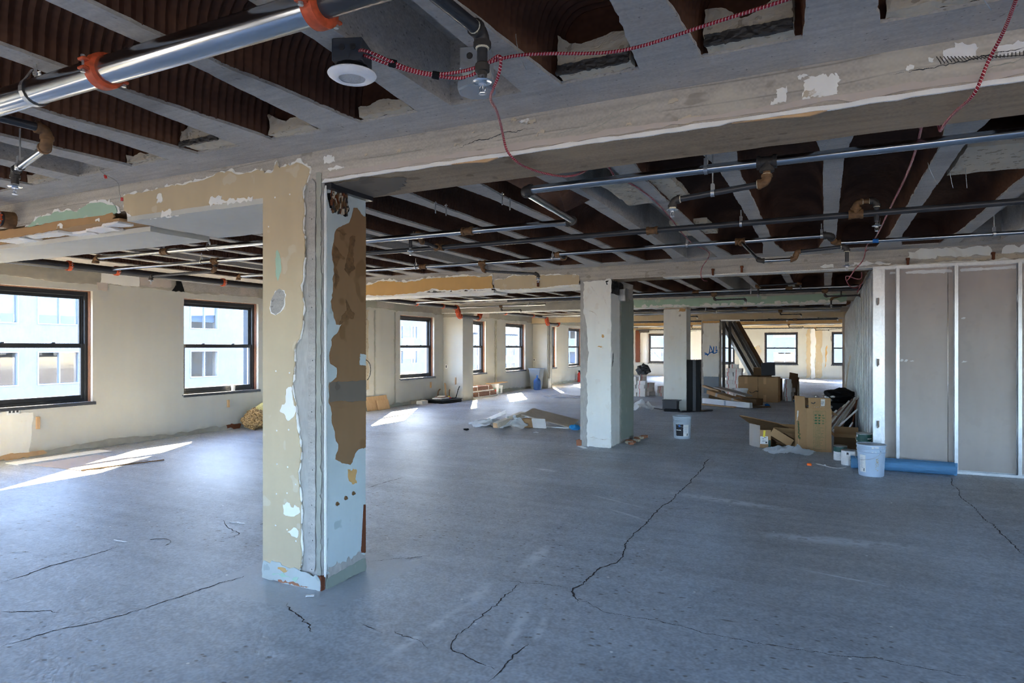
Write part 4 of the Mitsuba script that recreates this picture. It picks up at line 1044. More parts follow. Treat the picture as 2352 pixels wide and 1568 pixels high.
part(pt, 'bottom_track', track(PX, 5.5, 'x', .001, True), 'm_galv')
part(pt, 'bottom_track', track(PY + .1, 22.6, 'y', .001, True), 'm_galv')
part(pt, 'top_track', track(PX, 5.5, 'x', 2.505, False), 'm_galv')
part(pt, 'top_track', track(PY + .1, 22.6, 'y', 2.47, False), 'm_galv')


def stud(w=.092, fl=.036, h=2.50, web_back=True):
    """C stud standing at the origin: web in the xz plane from x=0..w, flanges run along +y"""
    t = .0025
    p = sbox(0, 0.004, w, h)
    for z in (.55, 1.32, 2.08):
        p = p.difference(sbox(w / 2 - .019, z - .04, w / 2 + .019, z + .04)).difference(sbox(w / 2 - .009, z - .055, w / 2 + .009, z - .04))
    web = extr(p, t)
    web.apply_transform(np.array([[1, 0, 0, 0], [0, 0, 1, 0], [0, 1, 0, 0], [0, 0, 0, 1.0]]))
    web.invert()
    return cat_(web, bx(0, t, t, fl, .004, h), bx(w - t, w, t, fl, .004, h), bx(t, .010, fl - t, fl, .004, h), bx(w - .010, w - t, fl - t, fl, .004, h))


_s = stud(h=2.466)
_s.vertices = _s.vertices * (1, -1, 1)
_s.invert()
s_side = mikit.ply(_s, 'm_galv')                    # web faces -Y, flange edges -X
s_front = stud(h=2.50)
s_front.apply_transform(trimesh.transformations.rotation_matrix(math.pi / 2, (0, 0, 1)))
s_front = mikit.ply(s_front, 'm_galv')                          # web along Y, flange towards -Y
scene[numbered(pt + '__stud')] = {**mikit.ply(stud(.10, .036, 2.50), 'm_galv'), 'to_world': T4().translate([PX, PY + .002, 0])}
for x in (.668, .826, 1.425, 2.035, 2.645, 3.25, 3.86, 4.47, 5.08):
    scene[numbered(pt + '__stud')] = {**s_front, 'to_world': T4().translate([x, PY, 0])}
for i in range(1, 22):
    y = PY + .05 + .61 * i
    scene[numbered(pt + '__stud')] = {**s_side, 'to_world': T4().translate([PX, y, 0])}
fp = face_my(PY + .092)
for i, (x0, x1, z0, z1) in enumerate([(.72, .80, 2.41, 2.44), (.90, 1.38, 2.405, 2.44), (1.46, 2.0, 2.41, 2.445), (2.1, 2.6, 2.41, 2.445)]):
    part(pt, 'joint_compound', patch([(x0, z0), (x1, z0 + .005), (x1, z1 + .005), (x0, z1)], fp, .0015, .03, .004, 610 + i), 'm_white')
for i, (x, z) in enumerate([(.855, 1.335), (.905, 1.34), (.965, 1.335), (1.50, 1.33), (1.49, 1.85)]):
    part(pt, 'joint_compound', patch([(x - .025, z - .008), (x + .01, z - .010), (x + .025, z + .010), (x - .005, z + .012)], fp, .0012, .012, .003, 620 + i), 'm_white')
part(pt, 'steel_plate', bx(PX - .012, PX - .003, 12.2, 12.26, 1.9, 2.02), 'm_pipe_bright')

# ------------------------------------------------------------------ sprinkler pipes
PZ = 2.60


def elbow(par, a, c, b, r, bsdf='m_iron_brown', tape=False):
    """fitting round the corner c between directions to a and b"""
    a, c, b = (np.asarray(q, float) for q in (a, c, b))
    da, db = (a - c) / np.linalg.norm(a - c), (b - c) / np.linalg.norm(b - c)
    L = r * 2.1
    s = np.linspace(0, 1, 7)[:, None]
    p0, p2 = c + da * L, c + db * L
    curve = (1 - s) ** 2 * p0 + 2 * s * (1 - s) * c + s ** 2 * p2
    m = [tube(curve, r * 1.28, 12)]
    for q, d in ((p0, da), (p2, db)):
        m.append(tube([q - d * r * .55, q + d * r * .35], r * 1.5, 12))
    part(par, 'elbow', cat_(*m), bsdf, 40)
    if tape:
        for q, d in ((p0, da), (p2, db)):
            part(par, 'thread_tape', tube([q + d * r * .35, q + d * r * .6], r * 1.16, 12), 'm_tape', 40)


def tee(par, c, d, br, r, bsdf='m_iron_brown'):
    c, d = np.asarray(c, float), np.asarray(d, float) / np.linalg.norm(d)
    L = r * 2.0
    m = [tube([c - d * L, c + d * L], r * 1.28, 12), tube([c - d * L, c - d * (L - r * .8)], r * 1.5, 12), tube([c + d * (L - r * .8), c + d * L], r * 1.5, 12)]
    if br is not None:
        b = np.asarray(br, float) / np.linalg.norm(br)
        m += [tube([c, c + b * L], r * 1.28, 12), tube([c + b * (L - r * .8), c + b * L], r * 1.5, 12)]
    part(par, 'tee' if br is not None else 'socket', cat_(*m), bsdf, 40)


def coupling(par, c, d, r):
    """two-part clamp coupling with ears and bolts, painted orange"""
    c, d = np.asarray(c, float), np.asarray(d, float) / np.linalg.norm(d)
    h = np.cross(d, (0, 0, 1.0))
    h /= np.linalg.norm(h)
    R1 = r * 1.30
    ring = tube([c - d * r * .50, c - d * r * .42, c - d * r * .3, c + d * r * .3, c + d * r * .42, c + d * r * .50], [r * 1.04, R1 * .98, R1, R1, R1 * .98, r * 1.04], 24)
    ears, bolts = [], []
    fr = np.eye(4)
    fr[:3, 0], fr[:3, 1], fr[:3, 2], fr[:3, 3] = d, h, (0, 0, 1), c
    for s in (1, -1):
        for z in (r * .22, -r * .42):
            e = bx(-r * .36, r * .36, (R1 - r * .1) if s > 0 else -(R1 + r * .42), (R1 + r * .42) if s > 0 else -(R1 - r * .1), z - r * .0, z + r * .22, r * .06)
            ears.append(e)
        b = mv(lathe([(0.0001, -r * .62), (r * .17, -r * .62), (r * .17, -r * .44), (r * .09, -r * .44), (r * .09, r * .46), (r * .17, r * .46), (r * .17, r * .62), (.0001, r * .62)], 8), 0, s * (R1 + r * .2), 0)
        bolts.append(b)
    E = cat_(*ears)
    E.apply_transform(fr)
    k = part(par, 'coupling', cat_(ring, E), 'm_coupling', 40, label='orange clamp coupling')
    for q, b in zip(('bolt', 'bolt_001'), bolts):
        b.apply_transform(fr)
        scene[k + '__' + q] = mikit.ply(b, 'm_galv', 40)


def head(par, x, y, z, drop=.0, r=.012):
    """pendent sprinkler head: nut, escutcheon ring, frame and deflector"""
    k = part(par, 'sprinkler_head', lathe([(.0001, z), (r * 1.3, z), (r * 1.3, z + .02), (r * 1.0, z + .022), (r * 1.0, z + .035), (.0001, z + .035)], 12, (x, y, 0)), 'm_chrome', 40, label='chrome pendent sprinkler head')
    scene[k + '__escutcheon'] = mikit.ply(lathe([(r * 1.2, z + .012), (.034, z + .006), (.036, z + .009), (r * 1.2, z + .018)], 20, (x, y, 0)), 'm_chrome', 40)
    scene[k + '__frame'] = mikit.ply(cat_(tube([(x - .004, y, z), (x - .012, y, z - .012), (x - .010, y, z - .026), (x, y, z - .034)], .0022, 6), tube([(x + .004, y, z), (x + .012, y, z - .012), (x + .010, y, z - .026), (x, y, z - .034)], .0022, 6), tube([(x, y, z), (x, y, z - .03)], .0028, 6)), 'm_chrome', 40)
    scene[k + '__deflector'] = mikit.ply(lathe([(.0001, z - .037), (.014, z - .036), (.0145, z - .034), (.0001, z - .033)], 12, (x, y, 0)), 'm_chrome', 40)


def hanger(x, y, z, r, label, flat=False):
    k = thing('pipe_hanger', label, 'hanger', 'pipe hangers under the ribs')
    part(k, 'rod', tube([(x, y, CZ + .0), (x, y, z + r + .012)], .0045 if r < .04 else .006, 6), 'm_galv', 40)
    n = 14
    a = np.linspace(-.28 * math.pi, 1.28 * math.pi, n)
    w = .011 if r < .04 else .013
    loop = [(x, y + (r + .003) * math.cos(t), z - (r + .003) * math.sin(t)) for t in a]
    loop = [(x, y + .012, z + r + .035)] + [(x, y - q[1] + y, q[2]) if False else q for q in loop] + [(x, y - .012, z + r + .035)]
    p = np.array(loop)
    v = np.vstack([p + (-w, 0, 0), p + (w, 0, 0)])
    m_ = len(p)
    i = np.arange(m_ - 1)
    f = np.vstack([np.stack([i, i + 1, m_ + i + 1], 1), np.stack([i, m_ + i + 1, m_ + i], 1)])
    strap = trimesh.Trimesh(v, f, process=False)
    off = strap.copy()
    c = np.array((x, y, z))
    off.vertices = c + (off.vertices - c) * (1, 1.06, 1.06)
    strap.invert()
    part(k, 'strap', cat_(strap, off), 'm_galv')
    part(k, 'nut', lathe([(.0001, z + r + .018), (.010, z + r + .018), (.010, z + r + .032), (.0001, z + r + .032)], 6, (x, y, 0)), 'm_galv')


def pipe_thing(label):
    return thing('sprinkler_pipe', label, 'pipe')


def seg(par, pts, r, bsdf='m_pipe_bright', name='pipe'):
    part(par, name, tube(pts, r, 16), bsdf, 40)


k = pipe_thing('large bright sprinkler main with orange couplings, across the ceiling nearest the camera')
seg(k, [(-6.4, 1.6, PZ), (-1.49, 1.6, PZ)], .054)
seg(k, [(-1.49, 1.6, PZ), (2.6, 1.6, PZ)], .041, 'm_pipe_black')
coupling(k, (-2.585, 1.6, PZ), (1, 0, 0), .054)
coupling(k, (-1.47, 1.6, PZ), (1, 0, 0), .054)
hanger(-3.06, 1.6, PZ, .054, 'wide bright strap hanger round the large sprinkler main')
k = pipe_thing('short dark branch with brown elbows and a sprinkler head below the large main')
seg(k, [(-3.575, 1.66, 2.605), (-3.55, 1.90, 2.605)], .021, 'm_pipe_black')
elbow(k, (-3.58, 1.6, 2.605), (-3.55, 1.91, 2.605), (-3.55, 1.91, 2.5), .021)
elbow(k, (-3.55, 1.91, 2.6), (-3.55, 1.91, 2.52), (-4.1, 2.05, 2.52), .021)
seg(k, [(-3.58, 1.918, 2.519), (-4.12, 2.055, 2.505)], .019)
elbow(k, (-3.5, 1.9, 2.51), (-4.14, 2.06, 2.505), (-4.14, 2.06, 2.4), .018, 'm_iron_dark')
seg(k, [(-4.14, 2.06, 2.49), (-4.14, 2.06, 2.43)], .019, 'm_iron_dark', 'drop')
head(k, -4.14, 2.06, 2.405)
hanger(-4.03, 2.03, 2.507, .019, 'thin rod hanger on the short branch beside the first sprinkler head')
k = pipe_thing('thick black pipe with an orange coupling running into the first beam')
seg(k, [(-6.2, 1.66, 2.575), (-6.2, 3.0, 2.575)], .058, 'm_pipe_black')
coupling(k, (-6.2, 2.93, 2.575), (0, 1, 0), .058)
part(k, 'pipe_collar', tube([(-6.2, 2.98, 2.575), (-6.2, 3.09, 2.575)], [.066, .075], 16), 'm_iron_brown', 40)
k = pipe_thing('black drop pipe with a sprinkler head beside the red cables, nearest the camera')
seg(k, [(-1.17, 1.64, 2.665), (-1.145, 2.05, 2.665)], .024, 'm_pipe_black')
elbow(k, (-1.16, 1.8, 2.665), (-1.142, 2.1, 2.665), (-1.142, 2.1, 2.5), .022, 'm_iron_dark', True)
seg(k, [(-1.142, 2.1, 2.64), (-1.142, 2.1, 2.52)], .0195, 'm_pipe_black', 'drop')
part(k, 'reducer', lathe([(.0001, 2.505), (.018, 2.505), (.018, 2.52), (.027, 2.522), (.027, 2.548), (.0195, 2.555)], 14, (-1.142, 2.1, 0)), 'm_iron_dark', 40)
head(k, -1.142, 2.1, 2.475)

k = pipe_thing('bright pipe zigzagging below the ribs just behind the first beam')
seg(k, [(-1.86, 4.1, PZ), (3.4, 4.1, PZ)], .028)
elbow(k, (0, 4.1, PZ), (-1.9, 4.1, PZ), (-1.97, 5.2, PZ), .027, 'm_iron_dark')
seg(k, [(-1.905, 4.15, PZ), (-1.965, 5.25, PZ)], .028)
elbow(k, (-1.9, 4.1, PZ), (-1.97, 5.3, PZ), (-4, 5.3, PZ), .027, 'm_iron_dark')
seg(k, [(-2.02, 5.3, PZ), (-4.72, 5.31, PZ)], .028)
tee(k, (-3.04, 5.3, PZ), (1, 0, 0), None, .028, 'm_iron_brown')
elbow(k, (-4, 5.3, PZ), (-4.75, 5.31, PZ), (-4.85, 4.95, PZ), .027)
elbow(k, (-4.75, 5.31, PZ), (-4.85, 4.94, PZ), (-6, 4.93, PZ), .027)
seg(k, [(-4.755, 5.29, PZ), (-4.845, 4.96, PZ)], .028)
seg(k, [(-4.87, 4.94, PZ), (-8.02, 4.88, PZ)], .028)
tee(k, (-6.8, 4.905, PZ), (1, 0, 0), None, .028)
elbow(k, (-7, 4.9, PZ), (-8.05, 4.88, PZ), (-8.05, 4.88, 2.5), .027)
tee(k, (-.31, 4.1, PZ), (1, 0, 0), (0, 0, -1), .028, 'm_iron_dark')
seg(k, [(-.31, 4.1, 2.57), (-.31, 4.1, 2.50)], .021, 'm_iron_brown', 'drop')
elbow(k, (-.31, 4.1, 2.6), (-.31, 4.1, 2.475), (-.8, 4.1, 2.45), .021, 'm_iron_brown', True)
seg(k, [(-.34, 4.1, 2.473), (-.84, 4.1, 2.43)], .0185, 'm_pipe_black', 'branch')
elbow(k, (-.5, 4.1, 2.44), (-.865, 4.1, 2.43), (-.865, 4.1, 2.3), .019, 'm_iron_dark', True)
head(k, -.865, 4.1, 2.36)
hanger(-.66, 4.1, PZ, .028, 'thin hanger on the bright pipe behind the first beam')
hanger(-.62, 4.1, 2.448, .0185, 'short clevis hanger on the lower branch behind the first beam')
hanger(-6.83, 4.905, PZ, .028, 'thin hanger on the bright pipe near the window with the cup')
hanger(-6.1, 4.92, PZ, .028, 'hanger on the bright pipe left of the nearest column')

k = pipe_thing('long black pipe with brown tees across the second bay')
seg(k, [(3.4, 6.03, PZ), (-5.3, 6.03, PZ)], .026, 'm_pipe_black')
seg(k, [(-5.3, 6.03, PZ), (-5.5, 5.72, PZ), (-8.97, 5.68, PZ)], .026)
tee(k, (-3.82, 6.03, PZ), (1, 0, 0), (0, -1, 0), .026)
tee(k, (.23, 6.03, PZ), (1, 0, 0), (0, 0, 1), .027)
tee(k, (-1.46, 6.03, PZ), (1, 0, 0), None, .026)
tee(k, (-6.95, 5.70, PZ), (1, 0, 0), (0, 0, -1), .026)
seg(k, [(-3.82, 5.98, PZ), (-3.78, 5.62, PZ)], .019, 'm_pipe_black', 'branch')
elbow(k, (-3.8, 5.9, PZ), (-3.775, 5.6, PZ), (-3.775, 5.6, 2.75), .019)
elbow(k, (-3.775, 5.6, PZ), (-3.775, 5.6, 2.69), (-3.9, 5.6, 2.69), .019)
seg(k, [(-3.775, 5.6, 2.62), (-3.775, 5.6, 2.67)], .019, 'm_iron_brown', 'nipple')
seg(k, [(-3.79, 5.6, 2.69), (-3.88, 5.6, 2.69)], .018, 'm_iron_dark', 'nipple')
elbow(k, (-3.8, 5.6, 2.69), (-3.9, 5.6, 2.69), (-3.9, 5.6, 2.5), .019, 'm_iron_dark', True)
seg(k, [(-3.9, 5.6, 2.66), (-3.9, 5.6, 2.54)], .018, 'm_pipe_black', 'drop')
head(k, -3.9, 5.6, 2.50)
elbow(k, (.23, 6.03, 2.6), (.23, 6.03, 2.70), (.4, 6.03, 2.70), .02, 'm_iron_brown', True)
seg(k, [(.25, 6.03, 2.70), (.36, 6.03, 2.70)], .0185, 'm_iron_brown', 'nipple')
elbow(k, (.25, 6.03, 2.70), (.38, 6.03, 2.70), (.38, 6.03, 2.5), .02, 'm_iron_dark', True)
seg(k, [(.38, 6.03, 2.66), (.38, 6.03, 2.53)], .0185, 'm_pipe_black', 'drop')
head(k, .38, 6.03, 2.485)
elbow(k, (-6.95, 5.7, 2.6), (-6.95, 5.7, 2.47), (-7.8, 5.75, 2.47), .02)
seg(k, [(-6.95, 5.7, 2.57), (-6.95, 5.7, 2.50)], .019, 'm_iron_dark', 'drop')
seg(k, [(-6.98, 5.7, 2.47), (-8.2, 5.74, 2.47)], .018, 'm_pipe_black', 'branch')
elbow(k, (-7.5, 5.7, 2.47), (-8.25, 5.74, 2.47), (-8.25, 5.74, 2.3), .019, 'm_iron_dark')
head(k, -8.25, 5.74, 2.40)
for x, s in [(-.67, 'thin hanger on the long black pipe, second bay'), (-5.0, 'thin hanger on the black pipe seen right of the nearest column'), (-7.2, 'bright clevis hanger on the pipe before the window with the cup'), (1.4, 'thin hanger on the black pipe above the partition')]:
    hanger(x, 6.03 if x > -5.2 else 5.70, PZ, .026, s)

k = pipe_thing('bright pipe in front of the second beam, ending over the second column')
seg(k, [(-2.88, 7.40, PZ), (-5.4, 7.36, PZ), (-8.1, 7.08, PZ)], .024)
tee(k, (-4.01, 7.38, PZ), (1, 0, 0), (0, 0, -1), .024)
tee(k, (-4.92, 7.36, PZ), (1, 0, 0), None, .024)
elbow(k, (-4.01, 7.38, 2.6), (-4.01, 7.38, 2.50), (-3.3, 7.38, 2.43), .02)
seg(k, [(-4.01, 7.38, 2.57), (-4.01, 7.38, 2.51)], .019, 'm_iron_brown', 'drop')
seg(k, [(-3.98, 7.38, 2.495), (-3.24, 7.38, 2.42)], .016, 'm_pipe_black', 'branch')
elbow(k, (-3.5, 7.38, 2.45), (-3.22, 7.38, 2.418), (-3.22, 7.38, 2.3), .017, 'm_iron_dark')
head(k, -3.22, 7.38, 2.35, r=.011)
elbow(k, (-7, 7.2, PZ), (-8.12, 7.08, PZ), (-8.12, 7.08, 2.5), .024)
elbow(k, (-3.0, 7.4, PZ), (-2.86, 7.40, PZ), (-2.86, 7.1, PZ), .024)
seg(k, [(-2.86, 7.36, PZ), (-2.86, 7.11, PZ)], .023, 'm_iron_dark', 'link')
elbow(k, (-2.86, 7.3, PZ), (-2.86, 7.07, PZ), (-2.0, 7.05, PZ), .024)
seg(k, [(-2.82, 7.06, PZ), (.02, 7.03, PZ)], .024)
tee(k, (-.79, 7.04, PZ), (1, 0, 0), (.5, -.9, -.6), .024)
seg(k, [(-.77, 7.0, 2.58), (-.575, 6.63, 2.345)], .016, 'm_pipe_bright', 'branch')
elbow(k, (-.77, 7.0, 2.58), (-.56, 6.6, 2.33), (-.26, 6.6, 2.33), .017, 'm_iron_dark')
seg(k, [(-.54, 6.6, 2.33), (-.27, 6.6, 2.33)], .016, 'm_pipe_bright', 'branch')
elbow(k, (-.5, 6.6, 2.33), (-.245, 6.6, 2.33), (-.245, 6.6, 2.42), .019)
elbow(k, (-.245, 6.6, 2.3), (-.245, 6.6, 2.40), (.1, 6.6, 2.415), .017)
seg(k, [(-.22, 6.6, 2.40), (.155, 6.6, 2.42)], .016, 'm_pipe_black', 'branch')
elbow(k, (0, 6.6, 2.415), (.18, 6.6, 2.42), (.18, 6.6, 2.3), .018, 'm_iron_dark', True)
seg(k, [(.18, 6.6, 2.39), (.18, 6.6, 2.28)], .016, 'm_pipe_black', 'drop')
head(k, .18, 6.6, 2.235)
elbow(k, (-.2, 7.03, PZ), (.05, 7.03, PZ), (.07, 7.18, 2.55), .026, 'm_iron_dark')
elbow(k, (.05, 7.05, 2.6), (.09, 7.22, 2.545), (.6, 7.25, 2.545), .022, 'm_iron_brown')
seg(k, [(.12, 7.22, 2.545), (3.4, 7.35, 2.545)], .0205)
part(k, 'tape_wrap', tube([(.42, 7.232, 2.545), (.47, 7.234, 2.545)], .0215, 12), 'm_spray', 40)
for x, y, s in [(-1.33, 7.04, 'thin hanger on the bright pipe in front of the second beam'), (-.03, 7.03, 'hanger near the elbow in front of the second beam'), (-3.03, 7.39, 'bright hanger above the second column'), (-5.04, 7.36, 'hanger on the bright pipe close beside the nearest column'), (1.4, 7.27, 'hanger on the last bright pipe over the partition')]:
    hanger(x, y, PZ if x < 1 else 2.545, .024, s)
for x, y in [(-2.95, 4.6), (-2.92, 4.72), (-2.30, 4.56), (-2.33, 4.76), (-6.6, 4.73), (-6.25, 4.61)]:
    solo('threaded_stud', cat_(tube([(x, y, CZ + .01), (x, y, CZ - .09)], .006, 6), lathe([(.0001, CZ - .006), (.014, CZ - .006), (.014, CZ), (.0001, CZ)], 8, (x, y, 0))), 'm_galv', 'short bare threaded stud hanging from a concrete rib', 'threaded stud', 'bare threaded studs under the ribs')

k = pipe_thing('thick black main with orange couplings and dips along the window wall')
WPX = -9.02
pts, ys = [], []
stops = [3.75, 8.95, 10.1, 15.2, 16.45, 21.45, 22.6, 27.7, 28.9, 33.9]
for i in range(0, len(stops), 2):
    seg(k, [(WPX, stops[i], 2.585), (WPX, stops[i + 1], 2.585)], .052, 'm_pipe_black')
for i in range(1, len(stops) - 1, 2):
    a, b_ = stops[i], stops[i + 1]
    zd = 2.36
    elbow(k, (WPX, a - 1, 2.585), (WPX, a, 2.585), (WPX, a, 2.0), .052, 'm_coupling')
    elbow(k, (WPX, a, 2.6), (WPX, a, zd), (WPX, b_, zd), .052, 'm_coupling')
    seg(k, [(WPX, a + .06, zd), (WPX, b_ - .06, zd)], .05, 'm_pipe_black', 'dip')
    elbow(k, (WPX, a, zd), (WPX, b_, zd), (WPX, b_, 2.6), .052, 'm_coupling')
    elbow(k, (WPX, b_, zd), (WPX, b_, 2.585), (WPX, b_ + 1, 2.585), .052, 'm_coupling')
for y in (5.12, 5.76, 7.55, 13.2, 14.4, 18.1, 20.2):
    coupling(k, (WPX, y, 2.585), (0, 1, 0), .052)

runs = [('bright pipe running across the third bay above the second column', [(-8.95, 13.1, PZ), (3.0, 13.05, PZ)], .03, 'm_pipe_bright', [-4.4, -2.3, -.6]),
        ('black pipe beside the bright one in the third bay', [(-6.3, 12.75, 2.52), (3.0, 12.72, 2.52)], .026, 'm_pipe_black', [-1.9, .0]),
        ('thin bright pipe with an end elbow over the third bay windows', [(-8.9, 15.1, 2.58), (-6.3, 14.9, 2.58)], .022, 'm_pipe_bright', [-7.6]),
        ('bright pipe along the fourth bay', [(-8.95, 20.9, PZ), (.4, 20.9, PZ)], .028, 'm_pipe_bright', [-4.2, -1.2]),
        ('black pipe along the fourth bay', [(-6.8, 18.9, 2.58), (.4, 18.9, 2.58)], .03, 'm_pipe_black', [-3.9, -2.0]),
        ('bright pipe across the fifth bay behind the graffiti column', [(-8.9, 23.4, 2.56), (.4, 23.2, 2.56)], .026, 'm_pipe_bright', [-1.7, -.2]),
        ('black pipe across the fifth bay', [(-8.9, 26.2, 2.54), (.4, 26.2, 2.54)], .034, 'm_pipe_black', [-3.4, -1.0]),
        ('bright pipe in the last bay', [(-8.9, 30.2, 2.5), (.6, 30.2, 2.5)], .024, 'm_pipe_bright', [-5.5, -1.4]),
        ('black pipe close to the far wall', [(-8.9, 33.2, 2.42), (.8, 33.2, 2.42)], .026, 'm_pipe_black', [-4.8, -.4])]
for s, p, r, b, tees in runs:
    k = pipe_thing(s)
    seg(k, p, r, b)
    for x in tees:
        P = np.array(p)
        o = np.argsort(P[:, 0])
        y, z = np.interp(x, P[o, 0], P[o, 1]), np.interp(x, P[o, 0], P[o, 2])
        tee(k, (x, y, z), (1, 0, 0), (0, 0, -1) if r < .03 else None, r)
        if r < .03:
            seg(k, [(x, y, z - .03), (x, y, z - .10)], .015, 'm_iron_dark', 'drop')
            elbow(k, (x, y, z), (x, y, z - .11), (x + .5, y, z - .11), .016, 'm_iron_dark')
            seg(k, [(x + .03, y, z - .11), (x + .55, y, z - .11)], .014, 'm_pipe_black', 'branch')
            elbow(k, (x, y, z - .11), (x + .57, y, z - .11), (x + .57, y, z - .3), .015, 'm_iron_dark')
            head(k, x + .57, y, z - .17)
    hx = min(ribs, key=lambda q_: abs(q_ - min(tees) - .9))
    P = np.array(p)
    o = np.argsort(P[:, 0])
    hanger(hx, float(np.interp(hx, P[o, 0], P[o, 1])), float(np.interp(hx, P[o, 0], P[o, 2])), r, 'thin hanger on the ' + s)
k = pipe_thing('looped branch of dark pipe above the door gap, third bay')
elbow(k, (-1.3, 12.6, 2.63), (-1.1, 12.6, 2.63), (-1.1, 12.6, 2.4), .02)
seg(k, [(-1.07, 12.6, 2.63), (-.42, 12.6, 2.65)], .018, 'm_pipe_black')
elbow(k, (-.6, 12.6, 2.65), (-.4, 12.6, 2.65), (-.4, 12.9, 2.6), .02)
seg(k, [(-1.1, 12.6, 2.6), (-1.1, 12.6, 2.48)], .016, 'm_pipe_black', 'drop')
head(k, -1.1, 12.6, 2.45)
seg(k, [(-.4, 12.62, 2.65), (-.4, 13.03, 2.605)], .016, 'm_pipe_black', 'link')
k = pipe_thing('short dark drop elbow on the plate by the partition')
seg(k, [(.31, 15.4, 2.60), (.31, 15.4, CZ + .005)], .014, 'm_iron_dark', 'stem')
elbow(k, (.2, 15.4, 2.55), (.12, 15.4, 2.56), (.12, 15.4, 2.3), .02)
seg(k, [(.14, 15.4, 2.56), (.32, 15.4, 2.60)], .018, 'm_iron_brown')
seg(k, [(.12, 15.4, 2.53), (.12, 15.4, 2.42)], .018, 'm_pipe_black', 'drop')
head(k, .12, 15.4, 2.385)

# ------------------------------------------------------------------ two ceiling fixtures on boxes
for i, (x, y, s) in enumerate([(-1.71, 2.05, 'round white ceiling fixture with a grille under a grey electrical box'), (-1.295, 2.335, 'second grey box with a round cover, half hidden behind the sprinkler drop')]):
    k = thing('ceiling_fixture', s, 'ceiling fixture')
    w = .062
    part(k, 'box', rot(bx(x - w, x + w, y - w, y + w, 2.628, 2.718, .004), .35, at=(x, y, 0)), 'm_charcoal' if i == 0 else 'm_galv')
    for a in (0, 1):
        part(k, 'knockout', rot(tube([(x - .02 + .045 * a, y - w - .001, 2.68), (x - .02 + .045 * a, y - w - .003, 2.68)], .013, 12), .35, at=(x, y, 0)), 'm_iron_dark')
    part(k, 'stem', tube([(x, y, 2.69), (x, y, CZ + .02)], .012, 8), 'm_galv')
    if i == 0:
        part(k, 'neck', lathe([(.07, 2.60), (.062, 2.63), (.0001, 2.632)], 24, (x, y, 0)), 'm_black', 40)
        part(k, 'trim_ring', lathe([(.052, 2.581), (.058, 2.575), (.078, 2.580), (.094, 2.591), (.097, 2.596), (.094, 2.601), (.07, 2.605)], 40, (x, y, 0)), 'm_white_plastic', True, label='round white trim ring')
        part(k, 'grille', lathe([(.0001, 2.5825), (.053, 2.5825)], 32, (x, y, 0)), 'm_grille', label='grey pierced grille')
    else:
        part(k, 'cover', lathe([(.0001, 2.553), (.075, 2.553), (.082, 2.560), (.082, 2.59), (.0001, 2.596)], 8, (x, y, 0)), 'm_grey_plastic')
mat('m_grille', lambda p, n, uv: C3(0.55) * (1 - 0.55 * smoothstep(.2, .35, dr.sin(p.x * 1100) * dr.sin(p.y * 1100))), 0.5, 0.3)
# ------------------------------------------------------------------ red armoured cables
def cable(label, pts, r=.0065, n=10):
    k = thing('armoured_cable', label, 'cable')
    m, uv = tube(spline(pts, n), r, 10, uvs=True)
    part(k, 'sheath', m, 'm_cable', True, uv=uv)
    return k


c = cable('red armoured cable from the white fixture box, front one of the pair', [(-1.65, 2.02, 2.665), (-1.59, 2.0, 2.645), (-1.50, 2.10, 2.61), (-1.40, 2.20, 2.60), (-1.28, 2.24, 2.61), (-1.19, 2.24, 2.62), (-1.11, 2.29, 2.65), (-.92, 2.38, 2.66), (-.72, 2.44, 2.655), (-.42, 2.40, 2.66), (-.1, 2.34, 2.665), (.35, 2.2, 2.69)])
c = cable('red armoured cable that droops from the fixture down under the first beam', [(-1.65, 2.04, 2.66), (-1.59, 2.03, 2.63), (-1.49, 2.12, 2.60), (-1.38, 2.22, 2.59), (-1.26, 2.26, 2.60), (-1.14, 2.24, 2.635), (-1.15, 2.26, 2.595), (-1.24, 2.36, 2.555), (-1.36, 2.62, 2.60), (-1.50, 2.99, 2.585), (-1.50, 3.035, 2.53), (-1.48, 3.08, 2.496), (-1.47, 3.2, 2.485), (-1.41, 3.35, 2.478), (-1.33, 3.52, 2.497), (-1.29, 3.75, 2.60), (-1.33, 4.4, 2.695)])
for x, y, z in [(-1.53, 2.075, 2.617), (-1.41, 2.20, 2.596)]:
    solo('tape_wrap', tube([(x - .012, y - .006, z + .003), (x + .012, y + .008, z - .002)], .0155, 10), 'm_black', 'black tape wrap round the paired red cables', 'tape', 'tape wraps on the red cables')
c = cable('red cable hanging in front of the first beam near the right border', [(.59, 2.55, 2.72), (.59, 2.80, 2.68), (.585, 2.97, 2.645), (.565, 3.025, 2.60), (.548, 3.038, 2.55), (.53, 3.05, 2.502), (.50, 3.22, 2.492), (.475, 3.4, 2.485), (.48, 3.54, 2.50), (.50, 3.8, 2.62), (.46, 4.1, 2.69)])
c = cable('red cable along the ribs of the second bay down to the partition head', [(.46, 4.0, 2.675), (.50, 5.2, 2.675), (.49, 6.4, 2.665), (.47, 8.2, 2.68), (.45, 9.1, 2.69), (.42, 9.24, 2.58), (.35, 9.25, 2.50), (.30, 9.27, 2.42), (.25, 9.35, 2.36)], .007)
c = cable('pair of thin red cables slung along the second beam towards the right', [(.45, 9.1, 2.685), (.6, 9.22, 2.76), (.9, 9.22, 2.755), (1.3, 9.23, 2.735), (1.7, 9.23, 2.74), (2.2, 9.23, 2.765), (3.2, 9.2, 2.77)], .006)
c = cable('thin red cable below the bare recess in the second bay', [(-1.30, 4.5, 2.70), (-1.28, 6.0, 2.69), (-1.33, 7.6, 2.67), (-1.45, 9.1, 2.70), (-1.55, 9.26, 2.60), (-1.56, 9.27, 2.50), (-1.5, 9.4, 2.44)], .006)
